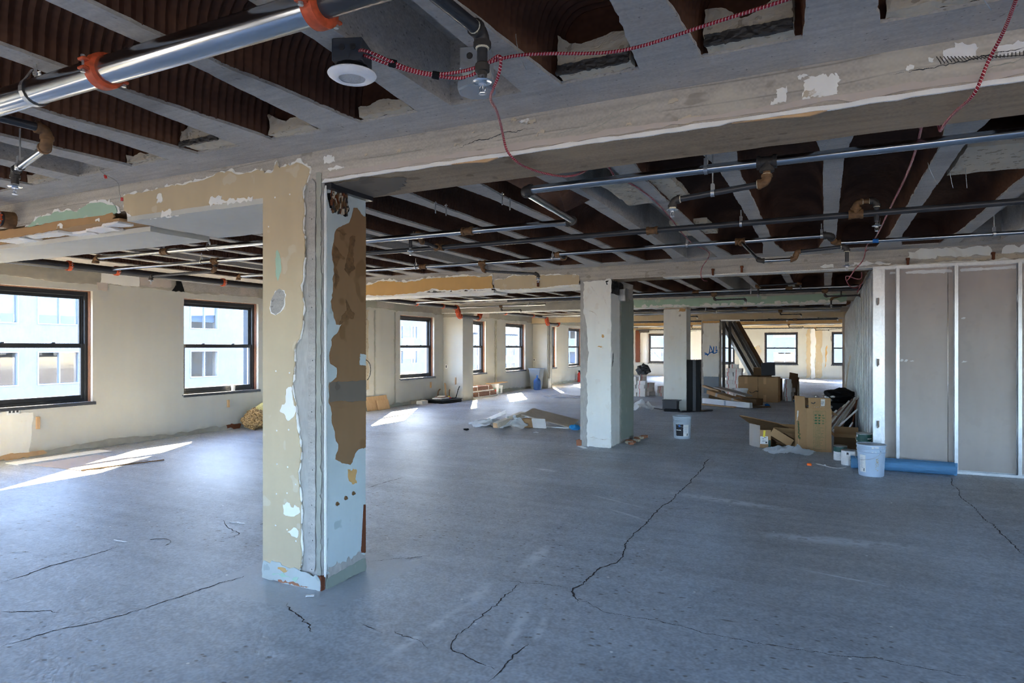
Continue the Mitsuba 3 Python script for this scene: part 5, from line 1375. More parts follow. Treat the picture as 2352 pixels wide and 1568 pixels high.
c = cable('tangle of red cable ends at the corner of the partition', [(.42, 9.35, 2.46), (.35, 9.5, 2.40), (.25, 9.6, 2.44), (.33, 9.75, 2.30), (.45, 9.9, 2.38), (.40, 10.1, 2.26)], .006)
k = thing('loose_wire', 'thin grey wire with two red connectors hanging from a rib', 'wire')
part(k, 'wire', tube(spline([(-4.41, 2.70, CZ + .02), (-4.40, 2.72, 2.68), (-4.36, 2.78, 2.64), (-4.42, 2.84, 2.60), (-4.45, 2.88, 2.55)], 6), .0022, 5), 'm_band', True)
for p, q in [((-4.40, 2.73, 2.672), (-4.395, 2.735, 2.650)), ((-4.45, 2.88, 2.556), (-4.452, 2.882, 2.532))]:
    part(k, 'connector', tube([p, q], .009, 8), 'm_red', label='red wire connector')
for i, (x, y, a, l) in enumerate([(.62, 5.1, .5, .13), (.48, 7.1, -.3, .16), (.77, 5.3, .2, .12), (.87, 5.35, .1, .12), (-1.1, 2.3, .3, .12), (.45, 2.6, .4, .1)]):
    solo('tie_wire', tube(spline([(x, y, CZ + .02), (x + a * .04, y, CZ - .05), (x + a * .12, y + .02, CZ - l)], 5), .0016, 4), 'm_galv', 'thin bent tie wire hanging from the ceiling', 'wire', 'loose tie wires')
# ------------------------------------------------------------------ loose things on the floor
def placed(m, x, y, z=0.0, yaw=0.0, pitch=0.0, axis=(0, 1, 0)):
    m = m.copy()
    if pitch:
        m = rot(m, pitch, axis)
    m = rot(m, yaw)
    m.apply_translation((x, y, z))
    return m


def shell(r0, r1, a0, a1, z0, z1, n=14, x=0, y=0):
    """a label wrapped round a (slightly conical) pail"""
    a = np.linspace(a0, a1, n)
    v = np.vstack([np.stack([r0 * np.cos(a) + x, r0 * np.sin(a) + y, np.full(n, z0)], 1), np.stack([r1 * np.cos(a) + x, r1 * np.sin(a) + y, np.full(n, z1)], 1)])
    i = np.arange(n - 1)
    f = np.vstack([np.stack([i, i + 1, n + i + 1], 1), np.stack([i, n + i + 1, n + i], 1)])
    return trimesh.Trimesh(v, f, process=False)


def wrap_text(txt, h, r, ang, z, x, y, dz=0.0):
    """lettering bent round a pail; reads from outside"""
    m = meshkit.text_mesh(txt, h, .0012)
    v = np.array(m.vertices)
    c = (v[:, 0].min() + v[:, 0].max()) / 2
    a = ang + (v[:, 0] - c) / r
    rr = r + v[:, 2]
    m.vertices = np.stack([x + rr * np.cos(a), y + rr * np.sin(a), z + v[:, 1]], 1)
    m.invert() if False else None
    return m


def to_cam(x, y):
    return math.atan2(-y, -x)


def rz(z):
    return .1338 + .046 * z


def pail(label, x, y, bsdf, rt=.15, rb=.132, h=.37, handle_side=0.0, lid=None, cat='bucket'):
    k = thing('bucket', label, cat)
    t = .004
    prof = [(.0001, 0), (rb - .006, 0), (rb, .006), (rb + (rt - rb) * .70, h * .74), (rt + .003, h * .745), (rt + .003, h * .76), (rt - .004, h * .765), (rt - .002, h * .85), (rt + .004, h * .855), (rt + .004, h * .87), (rt - .002, h * .875),
            (rt - .001, h * .94), (rt + .007, h * .95), (rt + .007, h * .99), (rt + .003, h), (rt - t, h), (rt - t - .004, h * .9), (rb - t, .01), (.0001, .01)]
    part(k, 'body', lathe(prof, 40, (x, y, 0)), bsdf, 50)
    a0 = to_cam(x, y) + handle_side
    hp = []
    for i in range(15):
        q = math.pi * i / 14
        rr = rt + .012
        # bail hanging down against the side
        hp.append((x + rr * math.cos(a0 + math.pi / 2 * math.cos(q)) * 1.01, y + rr * math.sin(a0 + math.pi / 2 * math.cos(q)) * 1.01, h * .83 - .115 * math.sin(q)))
    part(k, 'handle', tube(hp, .0022, 6), 'm_tin', True)
    for s in (1, -1):
        ax, ay = x + (rt + .006) * math.cos(a0 + s * math.pi / 2), y + (rt + .006) * math.sin(a0 + s * math.pi / 2)
        part(k, 'ear', mv(trimesh.creation.icosphere(subdivisions=2, radius=.011), ax, ay, h * .83), bsdf, True)
    if lid:
        part(k, 'lid', lathe([(.0001, h - .012), (rt - t - .001, h - .012), (rt - t, h - .004), (.0001, h - .006)], 36, (x, y, 0)), lid, 50)
    return k


# blue bucket by the partition
bx_, by_ = 0.49, 8.66
k = pail('pale blue bucket with paint drips standing in front of the blue roll', bx_, by_, 'm_bucket_blue', handle_side=-.9, lid='m_bucket_grey')
a0 = to_cam(bx_, by_)
part(k, 'label', shell(rz(.05), rz(.25), a0 - .95, a0 - .42, .05, .25, x=bx_, y=by_), 'm_paperwhite', label='white paper label')
for i in range(7):
    part(k, 'label_print', shell(rz(.10 + .018 * i) + .0006, rz(.106 + .018 * i) + .0006, a0 - .88, a0 - .62 - .03 * (i % 3), .10 + .018 * i, .106 + .018 * i, 6, bx_, by_), 'm_bucket_grey')
part(k, 'label_print', shell(rz(.06) + .0006, rz(.095) + .0006, a0 - .60, a0 - .52, .06, .095, 5, bx_, by_), 'm_ink')
for i in range(20):
    z = R(.06, .235)
    a = a0 + .30 + R(0, .22)
    part(k, 'worn_lettering', shell(rz(z), rz(z + .01), a, a + R(.04, .12), z, z + R(.006, .014), 4, bx_, by_), 'm_stone')
for i in range(16):
    a, w_ = a0 + R(-.1, .95), R(.02, .08)
    z1_ = .352
    part(k, 'paint_drip', shell(.1585, .1585, a, a + w_, z1_ - R(.006, .022), z1_, 4, bx_, by_), 'm_white')
    if i % 2:
        part(k, 'paint_drip', shell(.1515, .1525, a, a + w_ * .5, .286 - R(0, .006), .296, 4, bx_, by_), 'm_white')
# grey bucket in the open
bx_, by_ = -2.13, 10.85
k = pail('grey bucket with a black label standing alone on the open floor', bx_, by_, 'm_bucket_grey', handle_side=.7)
a0 = to_cam(bx_, by_)
part(k, 'label', shell(rz(.05), rz(.24), a0 - .75, a0 + .12, .05, .24, x=bx_, y=by_), 'm_ink', label='black label with a pale bar')
part(k, 'label', shell(rz(.045), rz(.235), a0 + .14, a0 + .78, .045, .235, x=bx_, y=by_), 'm_paperwhite')
part(k, 'label_mark', shell(rz(.195) + .0006, rz(.232) + .0006, a0 - .42, a0 - .22, .195, .232, x=bx_, y=by_), 'm_spray')
part(k, 'label_mark', shell(rz(.14) + .0006, rz(.152) + .0006, a0 - .70, a0 - .12, .140, .152, x=bx_, y=by_), 'm_paperwhite')
for i in range(4):
    part(k, 'label_mark', shell(rz(.10 + .03 * i) + .0006, rz(.106 + .03 * i) + .0006, a0 + .22, a0 + .6, .10 + .03 * i, .106 + .03 * i, 6, bx_, by_), 'm_bucket_grey')
part(k, 'label_mark', shell(rz(.055) + .0006, rz(.09) + .0006, a0 + .55, a0 + .66, .055, .09, 5, bx_, by_), 'm_ink')


def can(label, x, y, z, side, band=None, r=.084, h=.193, marks=()):
    k = thing('paint_can', label, 'paint can')
    part(k, 'body', lathe([(.0001, z), (r - .002, z), (r, z + .003), (r, z + .007), (r - .003, z + .010), (r - .003, z + h - .012), (r, z + h - .009), (r + .001, z + h - .002), (r - .003, z + h), (r - .012, z + h - .004), (.0001, z + h - .006)], 32, (x, y, 0)), 'm_tin', 50)
    part(k, 'wrapper', lathe([(r - .0022, z + .012), (r - .0018, z + .012), (r - .0018, z + h - .014), (r - .0022, z + h - .014)], 32, (x, y, 0)), side, 50, label='printed paper wrapper')
    a0 = to_cam(x, y)
    if band:
        part(k, 'wrapper_band', lathe([(r - .0016, z + h * .60), (r - .0011, z + h * .60), (r - .0011, z + h - .013), (r - .0016, z + h - .013)], 32, (x, y, 0)), band, 50)
    for a, b, za, zb, m in marks:
        part(k, 'wrapper_print', shell(r - .0006, r - .0006, a0 + a, a0 + b, z + za, z + zb, 8, x, y), m)
    hp = [(x + (r + .006) * math.cos(a0 - .1 + 1.45 * math.cos(q)), y + (r + .006) * math.sin(a0 - .1 + 1.45 * math.cos(q)), z + h * .78 - .07 * math.sin(q)) for q in np.linspace(0, math.pi, 13)]
    part(k, 'handle', tube(hp, .0016, 5), 'm_tin', True)
    return k


can('white paint can with a dark green top band, in front of the cardboard', .185, 9.66, 0, 'm_paperwhite', 'm_dkgreen', marks=[(-.6, .5, .03, .034, 'm_bucket_grey'), (-.6, .4, .05, .054, 'm_bucket_grey'), (-.6, .45, .07, .074, 'm_bucket_grey')])
can('grey paint can with a small black emblem, nearest the blue roll', .27, 9.31, 0, 'm_white', None, marks=[(-.25, .05, .14, .165, 'm_ink'), (.35, .6, .03, .055, 'm_ink'), (.2, .5, .07, .075, 'm_ink')])
can('plain blue grey paint can under the dark green one', .46, 9.44, 0, 'm_bucket_blue', None)
k = can('dark green paint can standing on another can', .455, 9.44, .193, 'm_dkgreen', None, r=.092, h=.21, marks=[(.42, 1.2, .012, .10, 'm_paperwhite'), (.42, 1.2, .14, .15, 'm_paperwhite'), (-1.3, -.9, .16, .19, 'm_paperwhite'), (-1.3, -1.0, .10, .115, 'm_paperwhite')])
part(k, 'lettering', wrap_text('U20', .026, .0915, to_cam(.455, 9.44) + .12, .193 + .018, .455, 9.44), 'm_paperwhite')
# blue roll of sheet
k = thing('underlay_roll', 'long roll of blue sheet lying at the foot of the plasterboard partition', 'roll')
a = np.linspace(0, 5.2 * 2 * math.pi, 150)
rr = .030 + .045 * a / a[-1]
sp = np.stack([rr * np.cos(a), rr * np.sin(a)], 1)
q = LineString(sp).buffer(.0034, cap_style='flat')
m = extr(q, 1.08)
m.apply_transform(frame((0, 0, 0), (0, 1, 0), (1, 0, 0)))
part(k, 'roll', mv(m, .29, 9.06, .0785), 'm_roll_blue', 40)
part(k, 'loose_edge', placed(rough(bx(-.015, .015, -.004, .004, 0, .15), .006, 14, 4, .03), 1.375, 9.03, .002, .2), 'm_roll_blue')
k = thing('white_wire', 'loose white wire on the floor beside the blue roll', 'wire')
part(k, 'wire', tube(spline([(-.10, 9.16, .006), (-.03, 9.10, .006), (.04, 9.01, .006), (.11, 8.95, .006), (.18, 8.98, .006), (.24, 9.08, .006)], 8), .004, 6), 'm_white', True)
part(k, 'connector', mv(trimesh.creation.icosphere(subdivisions=2, radius=.012), -.0, 9.07, .012), 'm_white', True)
solo('orange_cap', rough(lathe([(.0001, 0), (.028, 0), (.03, .02), (.018, .028), (.0001, .028)], 14, (-.18, 9.03, .001)), .004, 30, 2), 'm_orange', 'small orange plastic cap on the floor near the white wire', 'cap')

# ---- cardboard boxes by the partition
t = .006
k = thing('cardboard_box', 'tall upright cardboard box with green script, black tick and a clear bag on top', 'box')
ca, cb, cc = np.array([-.40, 10.49]), np.array([-.235, 10.27]), np.array([.085, 10.29])
cd = ca + cc - cb


def wallp(p, q, z0, z1, lean=0.0, th=t):
    """an upright board from p to q"""
    d = q - p
    L = np.linalg.norm(d)
    m = bx(0, L, -th / 2, th / 2, 0, z1 - z0, .001)
    if lean:
        m = rot(m, lean, (1, 0, 0))
    return placed(m, p[0], p[1], z0, math.atan2(d[1], d[0]))


for nm, p, q in [('left_panel', ca, cb), ('front_panel', cb, cc), ('side_panel', cc, cd), ('back_panel', cd, ca)]:
    part(k, nm, rough(wallp(p, q, .002, .62), .004, 6, 31, .05), 'm_card')
part(k, 'base_panel', extr(poly_of([ca, cb, cc, cd]), .006), 'm_card')
part(k, 'flap', wallp(cb + (.02, 0), cc - (.01, 0), .62, .775, .0), 'm_card')
part(k, 'flap', wallp(ca, cb - (.02, .0), .62, .79, .06), 'm_card')
part(k, 'flap', wallp(cc, cd, .60, .73, 2.2), 'm_card')
part(k, 'flap', wallp(cd, ca, .62, .76, -.1), 'm_card')
fb_ = frame((cb[0], cb[1] - .004, 0), (1, .0625, 0) / np.linalg.norm((1, .0625, 0)), (.0625, -1, 0) / np.linalg.norm((.0625, -1, 0)))
g = np.random.default_rng(77)
part(k, 'print_frame', onface(extr(sbox(.085, .035, .245, .59).difference(sbox(.088, .038, .242, .587)), .0008), fb_), 'm_boxprint')
for i in range(27):
    z = .575 - .0195 * i
    if 3 <= i <= 9 and i % 2 == 1:
        for c in range(3):
            x = .10 + .048 * c + .006 * g.random()
            part(k, 'print_word', onface(bx(x, x + .022 + .014 * g.random(), z, z + .017, 0, .001), fb_), 'm_greenink' if c < 2 else 'm_boxprint')
    else:
        x = .10
        part(k, 'print_line', onface(bx(x, x + .07 + .06 * g.random(), z, z + .005, 0, .0008), fb_), 'm_boxprint')
part(k, 'packing_tape', onface(bx(.155, .175, .03, .60, 0, .0006), fb_), 'm_card')
ff = fb_.copy()
part(k, 'black_tick', onface(cat_(rot(bx(.055, .095, .69, .703, .0, .0012), -.35, (0, 0, 1), (.075, .7, 0)), rot(bx(.09, .118, .694, .709, 0, .0012), .95, (0, 0, 1), (.1, .7, 0))), mvf) if False else onface(mv(cat_(rot(bx(.055, .095, .69, .703, .0, .0012), -.35, (0, 0, 1), (.075, .7, 0)), rot(bx(.09, .118, .694, .709, 0, .0012), .95, (0, 0, 1), (.1, .7, 0))), 0, 0, .004), ff), 'm_ink', label='black tick mark')
part(k, 'white_label', onface(mv(rot(bx(.17, .235, .66, .76, 0, .0012), -.06, (0, 0, 1), (.2, .7, 0)), 0, 0, -.002), ff), 'm_paperwhite', label='white shipping label')
for i in range(3):
    part(k, 'label_print', onface(bx(.185, .215 + .008 * i, .685 + .016 * i, .690 + .016 * i, 0, .0012), ff), 'm_ink')
lu = (cb - ca) / np.linalg.norm(cb - ca)
fl_ = frame((ca[0] - .004, ca[1] - .003, 0), (lu[0], lu[1], 0), (-abs(lu[1]), -abs(lu[0]), 0))
part(k, 'tape_strip', onface(patch([(.045, .42), (.075, .42), (.095, .57), (.06, .57)], np.eye(4), .0012, .02, .004, 3), fl_), 'm_white', label='crinkled white tape')
part(k, 'tape_strip', onface(patch([(.085, .05), (.11, .05), (.10, .16), (.075, .16)], np.eye(4), .0012, .03, .002, 4), fl_), 'm_wood')
sc = [[(.07, .41), (.095, .40), (.075, .385), (.10, .375)], [(.075, .365), (.10, .36), (.08, .34), (.105, .33)], [(.08, .32), (.105, .315), (.085, .295), (.11, .29)], [(.085, .28), (.11, .27), (.085, .255), (.11, .245)], [(.08, .235), (.13, .22), (.09, .20), (.14, .175)], [(.10, .19), (.13, .165), (.12, .155)], [(.095, .20), (.10, .165), (.115, .16)]]
for q in sc:
    part(k, 'script_stroke', tube([(p[0], p[1], p[2]) for p in onface(trimesh.Trimesh([(a_, b_, .0015) for a_, b_ in spline(q, 5)], [(0, 1, 2)], process=False), fl_).vertices], .0042, 5), 'm_greenink', True)
solo('plastic_bag', placed(crumple(.34, .26, .13, 11, 22, 6), -.07, 10.40, .62), 'm_film', 'clear crumpled plastic bag with silver bits on top of the tall cardboard box', 'bag', smooth=40)
for i in range(8):
    solo('foil_scrap', placed(rough(blob(.028, .02, .018, 40 + i, .5, 3, 2), .004, 20, i), -.15 + .045 * i * .8, 10.36 + .04 * (i % 3), .74 + .025 * ((i * 5) % 3)), 'm_chrome', 'crumpled silver foil scrap inside the clear bag', 'foil', 'foil scraps in the clear bag')
solo('plastic_bag', placed(crumple(.68, .34, .20, 5, 26, 5), -.47, 9.93, .001, .15), 'm_film', 'clear plastic bag lying flat on the floor before the open cartons', 'bag', smooth=40)
# carton with the shipping label, its flap leaning out
k = thing('cardboard_box', 'low open carton with a yellow sticker and white label, left of the tall box', 'box')
p0, p1, p2 = np.array([-1.02, 10.32]), np.array([-.90, 10.40]), np.array([-.60, 10.75])
p1 = np.array([-.875, 10.30])
p0 = np.array([-1.045, 10.52])
p3 = np.array([-.56, 10.66])
p4 = p0 + p3 - p1
part(k, 'side_panel', wallp(p0, p1, .002, .335), 'm_drywall', label='pale end panel')
part(k, 'front_panel', wallp(p1, p1 + np.array([.15, .03]), .002, .27), 'm_card')
part(k, 'flap', placed(bx(0, .34, -.003, .003, 0, .12, .001), p1[0] + .13, p1[1] + .03, .20, .35, .55), 'm_card')
part(k, 'back_panel', wallp(p0, p4, .002, .30), 'm_card_dark')
part(k, 'base_panel', extr(poly_of([p0, p1, p3, p4]), .006), 'm_card_dark')
fq = frame((p1[0], p1[1] - .005, 0), (.98, .196, 0), (.196, -.98, 0))
part(k, 'white_label', onface(bx(.005, .115, .06, .175, 0, .0012), fq), 'm_paperwhite', label='white shipping label')
for i, (a_, b_, w_) in enumerate([(.03, .10, .05), (.03, .135, .03), (.075, .075, .02), (.06, .155, .03)]):
    part(k, 'label_print', onface(bx(a_, a_ + w_, b_, b_ + .006, .0012, .002), fq), 'm_ink')
part(k, 'label_print', onface(mv(lathe([(.0001, 0), (.013, 0), (.013, .002), (.0001, .002)], 14), .09, .085, .001), fq), 'm_ink')
part(k, 'yellow_sticker', onface(rot(bx(.045, .075, .165, .265, .0015, .0027), -.08, (0, 0, 1), (.06, .2, 0)), fq), 'm_yellow', label='yellow sticker')
part(k, 'green_strip', onface(bx(.118, .15, .005, .12, .0, .0012), fq), 'm_dkgreen')
k = thing('cardboard_sheet', 'long dark cardboard flap sticking up out of the cartons to a sharp tip', 'cardboard')
part(k, 'sheet', trimesh.Trimesh([(-1.20, 10.58, .44), (-1.20, 10.585, .445), (-.66, 10.42, .10), (-.44, 10.46, .012), (-.40, 10.95, .20), (-.66, 10.9, .31), (-1.19, 10.6, .43)], [(0, 2, 5), (2, 3, 4), (2, 4, 5), (0, 5, 2), (2, 4, 3), (2, 5, 4)], process=False), 'm_card_dark')
part(k, 'folded_edge', tube([(-1.20, 10.58, .44), (-.66, 10.42, .10), (-.47, 10.44, .02)], .008, 4), 'm_card_dark')
part(k, 'folded_edge', tube([(-1.19, 10.59, .44), (-.66, 10.9, .31), (-.40, 10.95, .22)], .010, 4), 'm_card')
k = thing('cardboard_box', 'dark open carton lying on its side behind the long flap', 'box')
q0, q1 = np.array([-.80, 11.0]), np.array([-.32, 10.95])
part(k, 'back_panel', wallp(q0, q1, .002, .30), 'm_card')
part(k, 'side_panel', wallp(q0, q0 + np.array([.10, -.26]), .002, .27), 'm_card_dark')
part(k, 'front_panel', wallp(q0 + np.array([.12, -.24]), q1 + np.array([.0, -.26]), .002, .19), 'm_card')
part(k, 'flap', wallp(q0 + np.array([.10, -.25]), q1 + np.array([-.02, -.26]), .19, .33, .9), 'm_card')
part(k, 'base_panel', extr(poly_of([q0, q1, q1 + np.array([0, -.26]), q0 + np.array([.12, -.24])]), .006), 'm_card_dark')
# open carton between the tall box and the stud wall
k = thing('cardboard_box', 'open carton with spread flaps between the tall box and the paint cans', 'box')
r0, r1, r2, r3 = np.array([.13, 10.75]), np.array([.46, 10.75]), np.array([.46, 11.15]), np.array([.13, 11.15])
for nm, a_, b_ in [('front_panel', r0, r1), ('side_panel', r1, r2), ('back_panel', r2, r3), ('left_panel', r3, r0)]:
    part(k, nm, wallp(a_, b_, .002, .17), 'm_card_dark')
part(k, 'base_panel', extr(poly_of([r0, r1, r2, r3]), .006), 'm_card_dark')
part(k, 'flap', wallp(r0, r1, .17, .28, 1.0), 'm_card')
part(k, 'flap', wallp(r2, r3, .17, .29, .5), 'm_card')
part(k, 'flap', wallp(r3, r0, .17, .30, .8), 'm_card')
part(k, 'flap', wallp(r1 + np.array([-.1, .02]), r2, .17, .28, .9), 'm_white', label='flap with its white side up')
# leaning boards and black bag against the studs
g = np.random.default_rng(31)
bl_mats = ['m_gypsum', 'm_brownslat', 'm_greywood', 'm_gypsum', 'm_brownslat', 'm_white', 'm_greywood', 'm_gypsum', 'm_brownslat', 'm_white', 'm_rustplate']
bl_say = ['short white offcut board, lowest of the leaning boards', 'brown board second in the leaning row', 'grey board third in the leaning row', 'whitish board fourth in the leaning row', 'dark brown board in the middle of the leaning row', 'bright white edged board right of the middle of the leaning row', 'grey board leaning past the middle of the row', 'tall whitish board leaning near the studs', 'tall brown board leaning near the studs', 'white strip crossing the leaning boards', 'red brown board standing nearest the studs']
for i in range(11):
    yy = 12.25 + .105 * i
    L = [.55, .60, .64, .70, .72, .74, .72, .74, .70, .62, .60][i]
    a_ = [.72, .70, .66, .62, .60, .57, .54, .50, .46, .75, .16][i]
    x0_ = -.16 + .052 * i if i < 9 else [.1, .42][i - 9]
    m = bx(-.012, .012, -.033, .033, 0, L, .002)
    z0_ = .012 * math.sin(a_) + .002
    solo('leaning_board', placed(m, x0_ - .02, 12.42 + .07 * i if i < 9 else [12.35, 12.6][i - 9], z0_, 0, a_, (0, 1, 0)), bl_mats[i], bl_say[i], 'board', 'boards leaning against the stud wall')
k = solo('bin_bag', placed(rough(blob(.25, .34, .13, 8, .35, 2.2, 4), .015, 9, 3), .25, 13.65, .60), 'm_black', 'black plastic bag lying on the leaning boards by the stud wall', 'bag', smooth=True)
solo('support_crate', bx(.02, .50, 13.35, 13.95, 0, .48, .01), 'm_black', 'black crate under the black bag beside the stud wall', 'crate')
for i, (x, y, l, a_) in enumerate([(.44, 14.6, 1.35, .14), (.43, 15.0, 1.2, .10), (.40, 12.05, .3, .5)]):
    solo('scrap_strip', placed(bx(-.01, .01, -.025, .025, 0, l, .002), x - l * math.sin(a_) * .9, y, .003, .0, a_, (0, 1, 0)), ['m_greywood', 'm_greywood', 'm_white'][i], ['thin grey strip leaning on the studs behind the black bag', 'second thin grey strip leaning on the studs', 'small white offcut sticking up beside the leaning boards'][i], 'strip')

# ---- black panels and box round the white column
for i, (x0, x1, y, h, m, s) in enumerate([(-2.94, -2.78, 15.50, 1.215, 'm_black', 'tall black panel leaning on the white column, left of three'), (-2.79, -2.70, 15.45, 1.21, 'm_charcoal', 'narrow dark grey panel between the two black ones'), (-2.71, -2.61, 15.40, 1.22, 'm_black', 'tall black panel, right of three by the white column')]):
    k = thing('black_sheet', s, 'panel')
    part(k, 'sheet', bx(x0, x1, y, y + .03, .002, h, .004), m)
    part(k, 'return_edge', bx(x1 - .012, x1, y + .03, y + .16, .002, h, .003), m)
k = thing('black_box', 'low black metal box at the foot of the white column', 'box')
part(k, 'body', bx(-3.46, -3.12, 15.28, 15.52, .03, .25, .006), 'm_charcoal')
part(k, 'lid', bx(-3.47, -3.06, 15.27, 15.53, .25, .265, .003), 'm_charcoal')
part(k, 'foot', bx(-3.40, -3.05, 15.18, 15.27, .002, .06, .004), 'm_black')
for i, (x0, y0_, x1_, y1_, s) in enumerate([(-3.86, 15.86, -3.02, 15.14, 'long flat black bar on the floor left of the black box'), (-3.0, 15.12, -2.40, 15.72, 'flat black bar on the floor right of the black panels'), (-3.0, 15.30, -2.42, 15.95, 'second flat black bar beside the black panels')]):
    d = np.array([x1_ - x0, y1_ - y0_])
    L = np.linalg.norm(d)
    solo('flat_bar', placed(bx(0, L, -.03, .03, 0, .018, .002), x0, y0_, .001, math.atan2(d[1], d[0])), 'm_black_metal', s, 'bar')
solo('plastic_bag', placed(crumple(.62, .52, .36, 19, 26, 4), -3.98, 15.4, .001, .4), 'm_whitefilm', 'white plastic sack slumped on the floor behind the second column', 'bag', smooth=40)

# ---- stacks of small tile cartons
ORD = ['bottom', 'second', 'third', 'fourth', 'fifth', 'sixth', 'seventh', 'eighth', 'top']


def carton(x, y, z, w, d, h, yaw, label, group, side='m_white'):
    k = thing('tile_carton', label, 'carton', group)
    part(k, 'body', placed(bx(-w / 2, w / 2, -d / 2, d / 2, 0, h, .004), x, y, z, yaw), side)
    c = math.cos(yaw), math.sin(yaw)
    part(k, 'red_strap', placed(cat_(bx(-w * .18 - .007, -w * .18 + .007, -d / 2 - .0015, -d / 2, 0, h), bx(-w * .18 - .007, -w * .18 + .007, -d / 2, d / 2, h, h + .0012)), x, y, z, yaw), 'm_red')


g = np.random.default_rng(12)
for r in range(9):
    z = .113 * r
    for c in range(2 if r < 8 else 1):
        if r == 8:
            c = .6
        off = .05 * ((r % 2) - .5)
        carton(-2.47 + .22 * c + off * .4 + .008 * g.normal(), 19.55 + .01 * g.normal(), z, .212, .30, .112, .03 * g.normal(), f'white strapped tile carton, tall stack by the big box, {ORD[r]} row, {"window" if c == 0 else "box" if c == 1 else "top"} side', 'tile cartons in the tall stack')
for r in range(5):
    for c in range(2 if r < 4 else 1):
        carton(-5.33 + .25 * c + .02 * (r % 2) + .008 * g.normal(), 19.6 + .01 * g.normal(), .121 * r, .24, .30, .12, .04 * g.normal(), f'white tile carton, stack behind the second column, {ORD[r]} row, {"outer" if c == 0 else "inner"} one', 'tile cartons behind the second column')
for r in range(3):
    carton(-4.98 + .02 * r, 20.1, .131 * r, .26, .34, .13, .3 * g.normal(), f'grey dusty carton in the ragged stack behind the second column, {ORD[r]} from the floor', 'dusty cartons behind the second column', 'm_drywall')
for r in range(3):
    for c in range(2):
        carton(-4.50 + .27 * c + .01 * g.normal(), 20.0, .101 * r, .26, .32, .10, .05 * g.normal(), f'grey strapped carton, low pile by the white column, {ORD[r]} layer, {["outer", "column"][c]} side', 'cartons in the low pile', 'm_drywall')
solo('black_wrap', placed(rough(blob(.2, .18, .16, 61, .5, 3, 3), .02, 9, 4), -5.12, 19.95, .80), 'm_charcoal', 'crumpled dark wrap on top of the ragged carton stack behind the second column', 'wrap')
for i in range(3):
    carton(-5.12, 19.95, .393 + .09 * i if i else .393, .2, .25, .085, .2, f'narrow grey carton under the dark wrap, {ORD[i]} from below', 'cartons under the dark wrap', 'm_drywall')
for r in range(5):
    carton(-.93 + .012 * g.normal(), 19.75, .121 * r, .17, .34, .12, .04 * g.normal(), f'white tile carton right of the big cardboard box, {ORD[r]} from the floor', 'tile cartons right of the big box')
for r in range(3):
    carton(-.98 + .03 * r, 20.3, .61 + .111 * r if False else .111 * r, .3, .3, .11, .06, f'grey carton low behind the big cardboard box, {ORD[r]} from the floor', 'cartons behind the big box', 'm_drywall')
k = thing('cardboard_box', 'big wide cardboard box with tape strips, standing by the tile cartons', 'box')
m = bx(-.52, .52, 0, .5, .003, .69, .006)
part(k, 'body', placed(m, -1.66, 18.93, 0, -.06), 'm_card')
part(k, 'seam', placed(bx(-.004, .004, -.004, 0, .01, .68), -1.66, 18.93, 0, -.06), 'm_card_dark')
for x, z0_, z1_ in [(-.31, .50, .69), (.18, .50, .69), (.18, .01, .20)]:
    part(k, 'packing_tape', placed(bx(x - .035, x + .035, -.003, .0, z0_, z1_), -1.66, 18.93, 0, -.06), 'm_wood')
part(k, 'packing_tape', placed(bx(.10, .28, .0, .14, .69, .692), -1.66, 18.93, 0, -.06), 'm_wood')
part(k, 'dark_flap', placed(bx(-.5, .0, .02, .48, .69, .715, .004), -1.66, 18.93, 0, -.06), 'm_card_dark')
for i, q in enumerate([[(-.22, .28), (-.12, .26), (-.06, .30), (0, .28)], [(-.05, .31), (.0, .30), (.03, .32)]]):
    part(k, 'printed_mark', placed(tube([(a_, -.002, b_) for a_, b_ in spline(q, 4)], .006, 4), -1.66, 18.93, 0, -.06), 'm_ink')
solo('dark_sheet', placed(bx(-.18, .18, -.02, .02, 0, .36, .003), -1.42, 19.3, .725, .15, -.30, (1, 0, 0)), 'm_charcoal', 'dark grey panel standing tilted on the big cardboard box', 'panel')
k = thing('cardboard_box', 'dusty carton on top behind the big box, below the far window', 'box')
part(k, 'body', placed(bx(-.24, .24, -.2, .2, 0, .30, .005), -1.62, 19.85, .62, .1), 'm_card_dark')
part(k, 'flap', placed(bx(-.24, .24, -.2, .0, .30, .306), -1.62, 19.85, .62, .1), 'm_card')
solo('base_crate', bx(-2.0, -1.1, 19.55, 20.1, 0, .615, .008), 'm_card_dark', 'dark crate behind the big cardboard box', 'crate')
for i in range(4):
    solo('cardboard_sheet', placed(rough(bx(-.22, .22, -.008, .008, 0, .75 - .05 * i), .012, 6, 20 + i, .12), -.86 + .05 * i, 20.5 + .17 * i, .01, 1.1 + .2 * i, .12, (0, 1, 0)), ['m_card_dark', 'm_card', 'm_card_dark', 'm_stone'][i], ['torn dark cardboard sheet upright right of the tile cartons', 'brown torn cardboard sheet in the upright bunch', 'second dark torn sheet in the upright bunch', 'pale torn sheet at the outer end of the upright bunch'][i], 'cardboard')

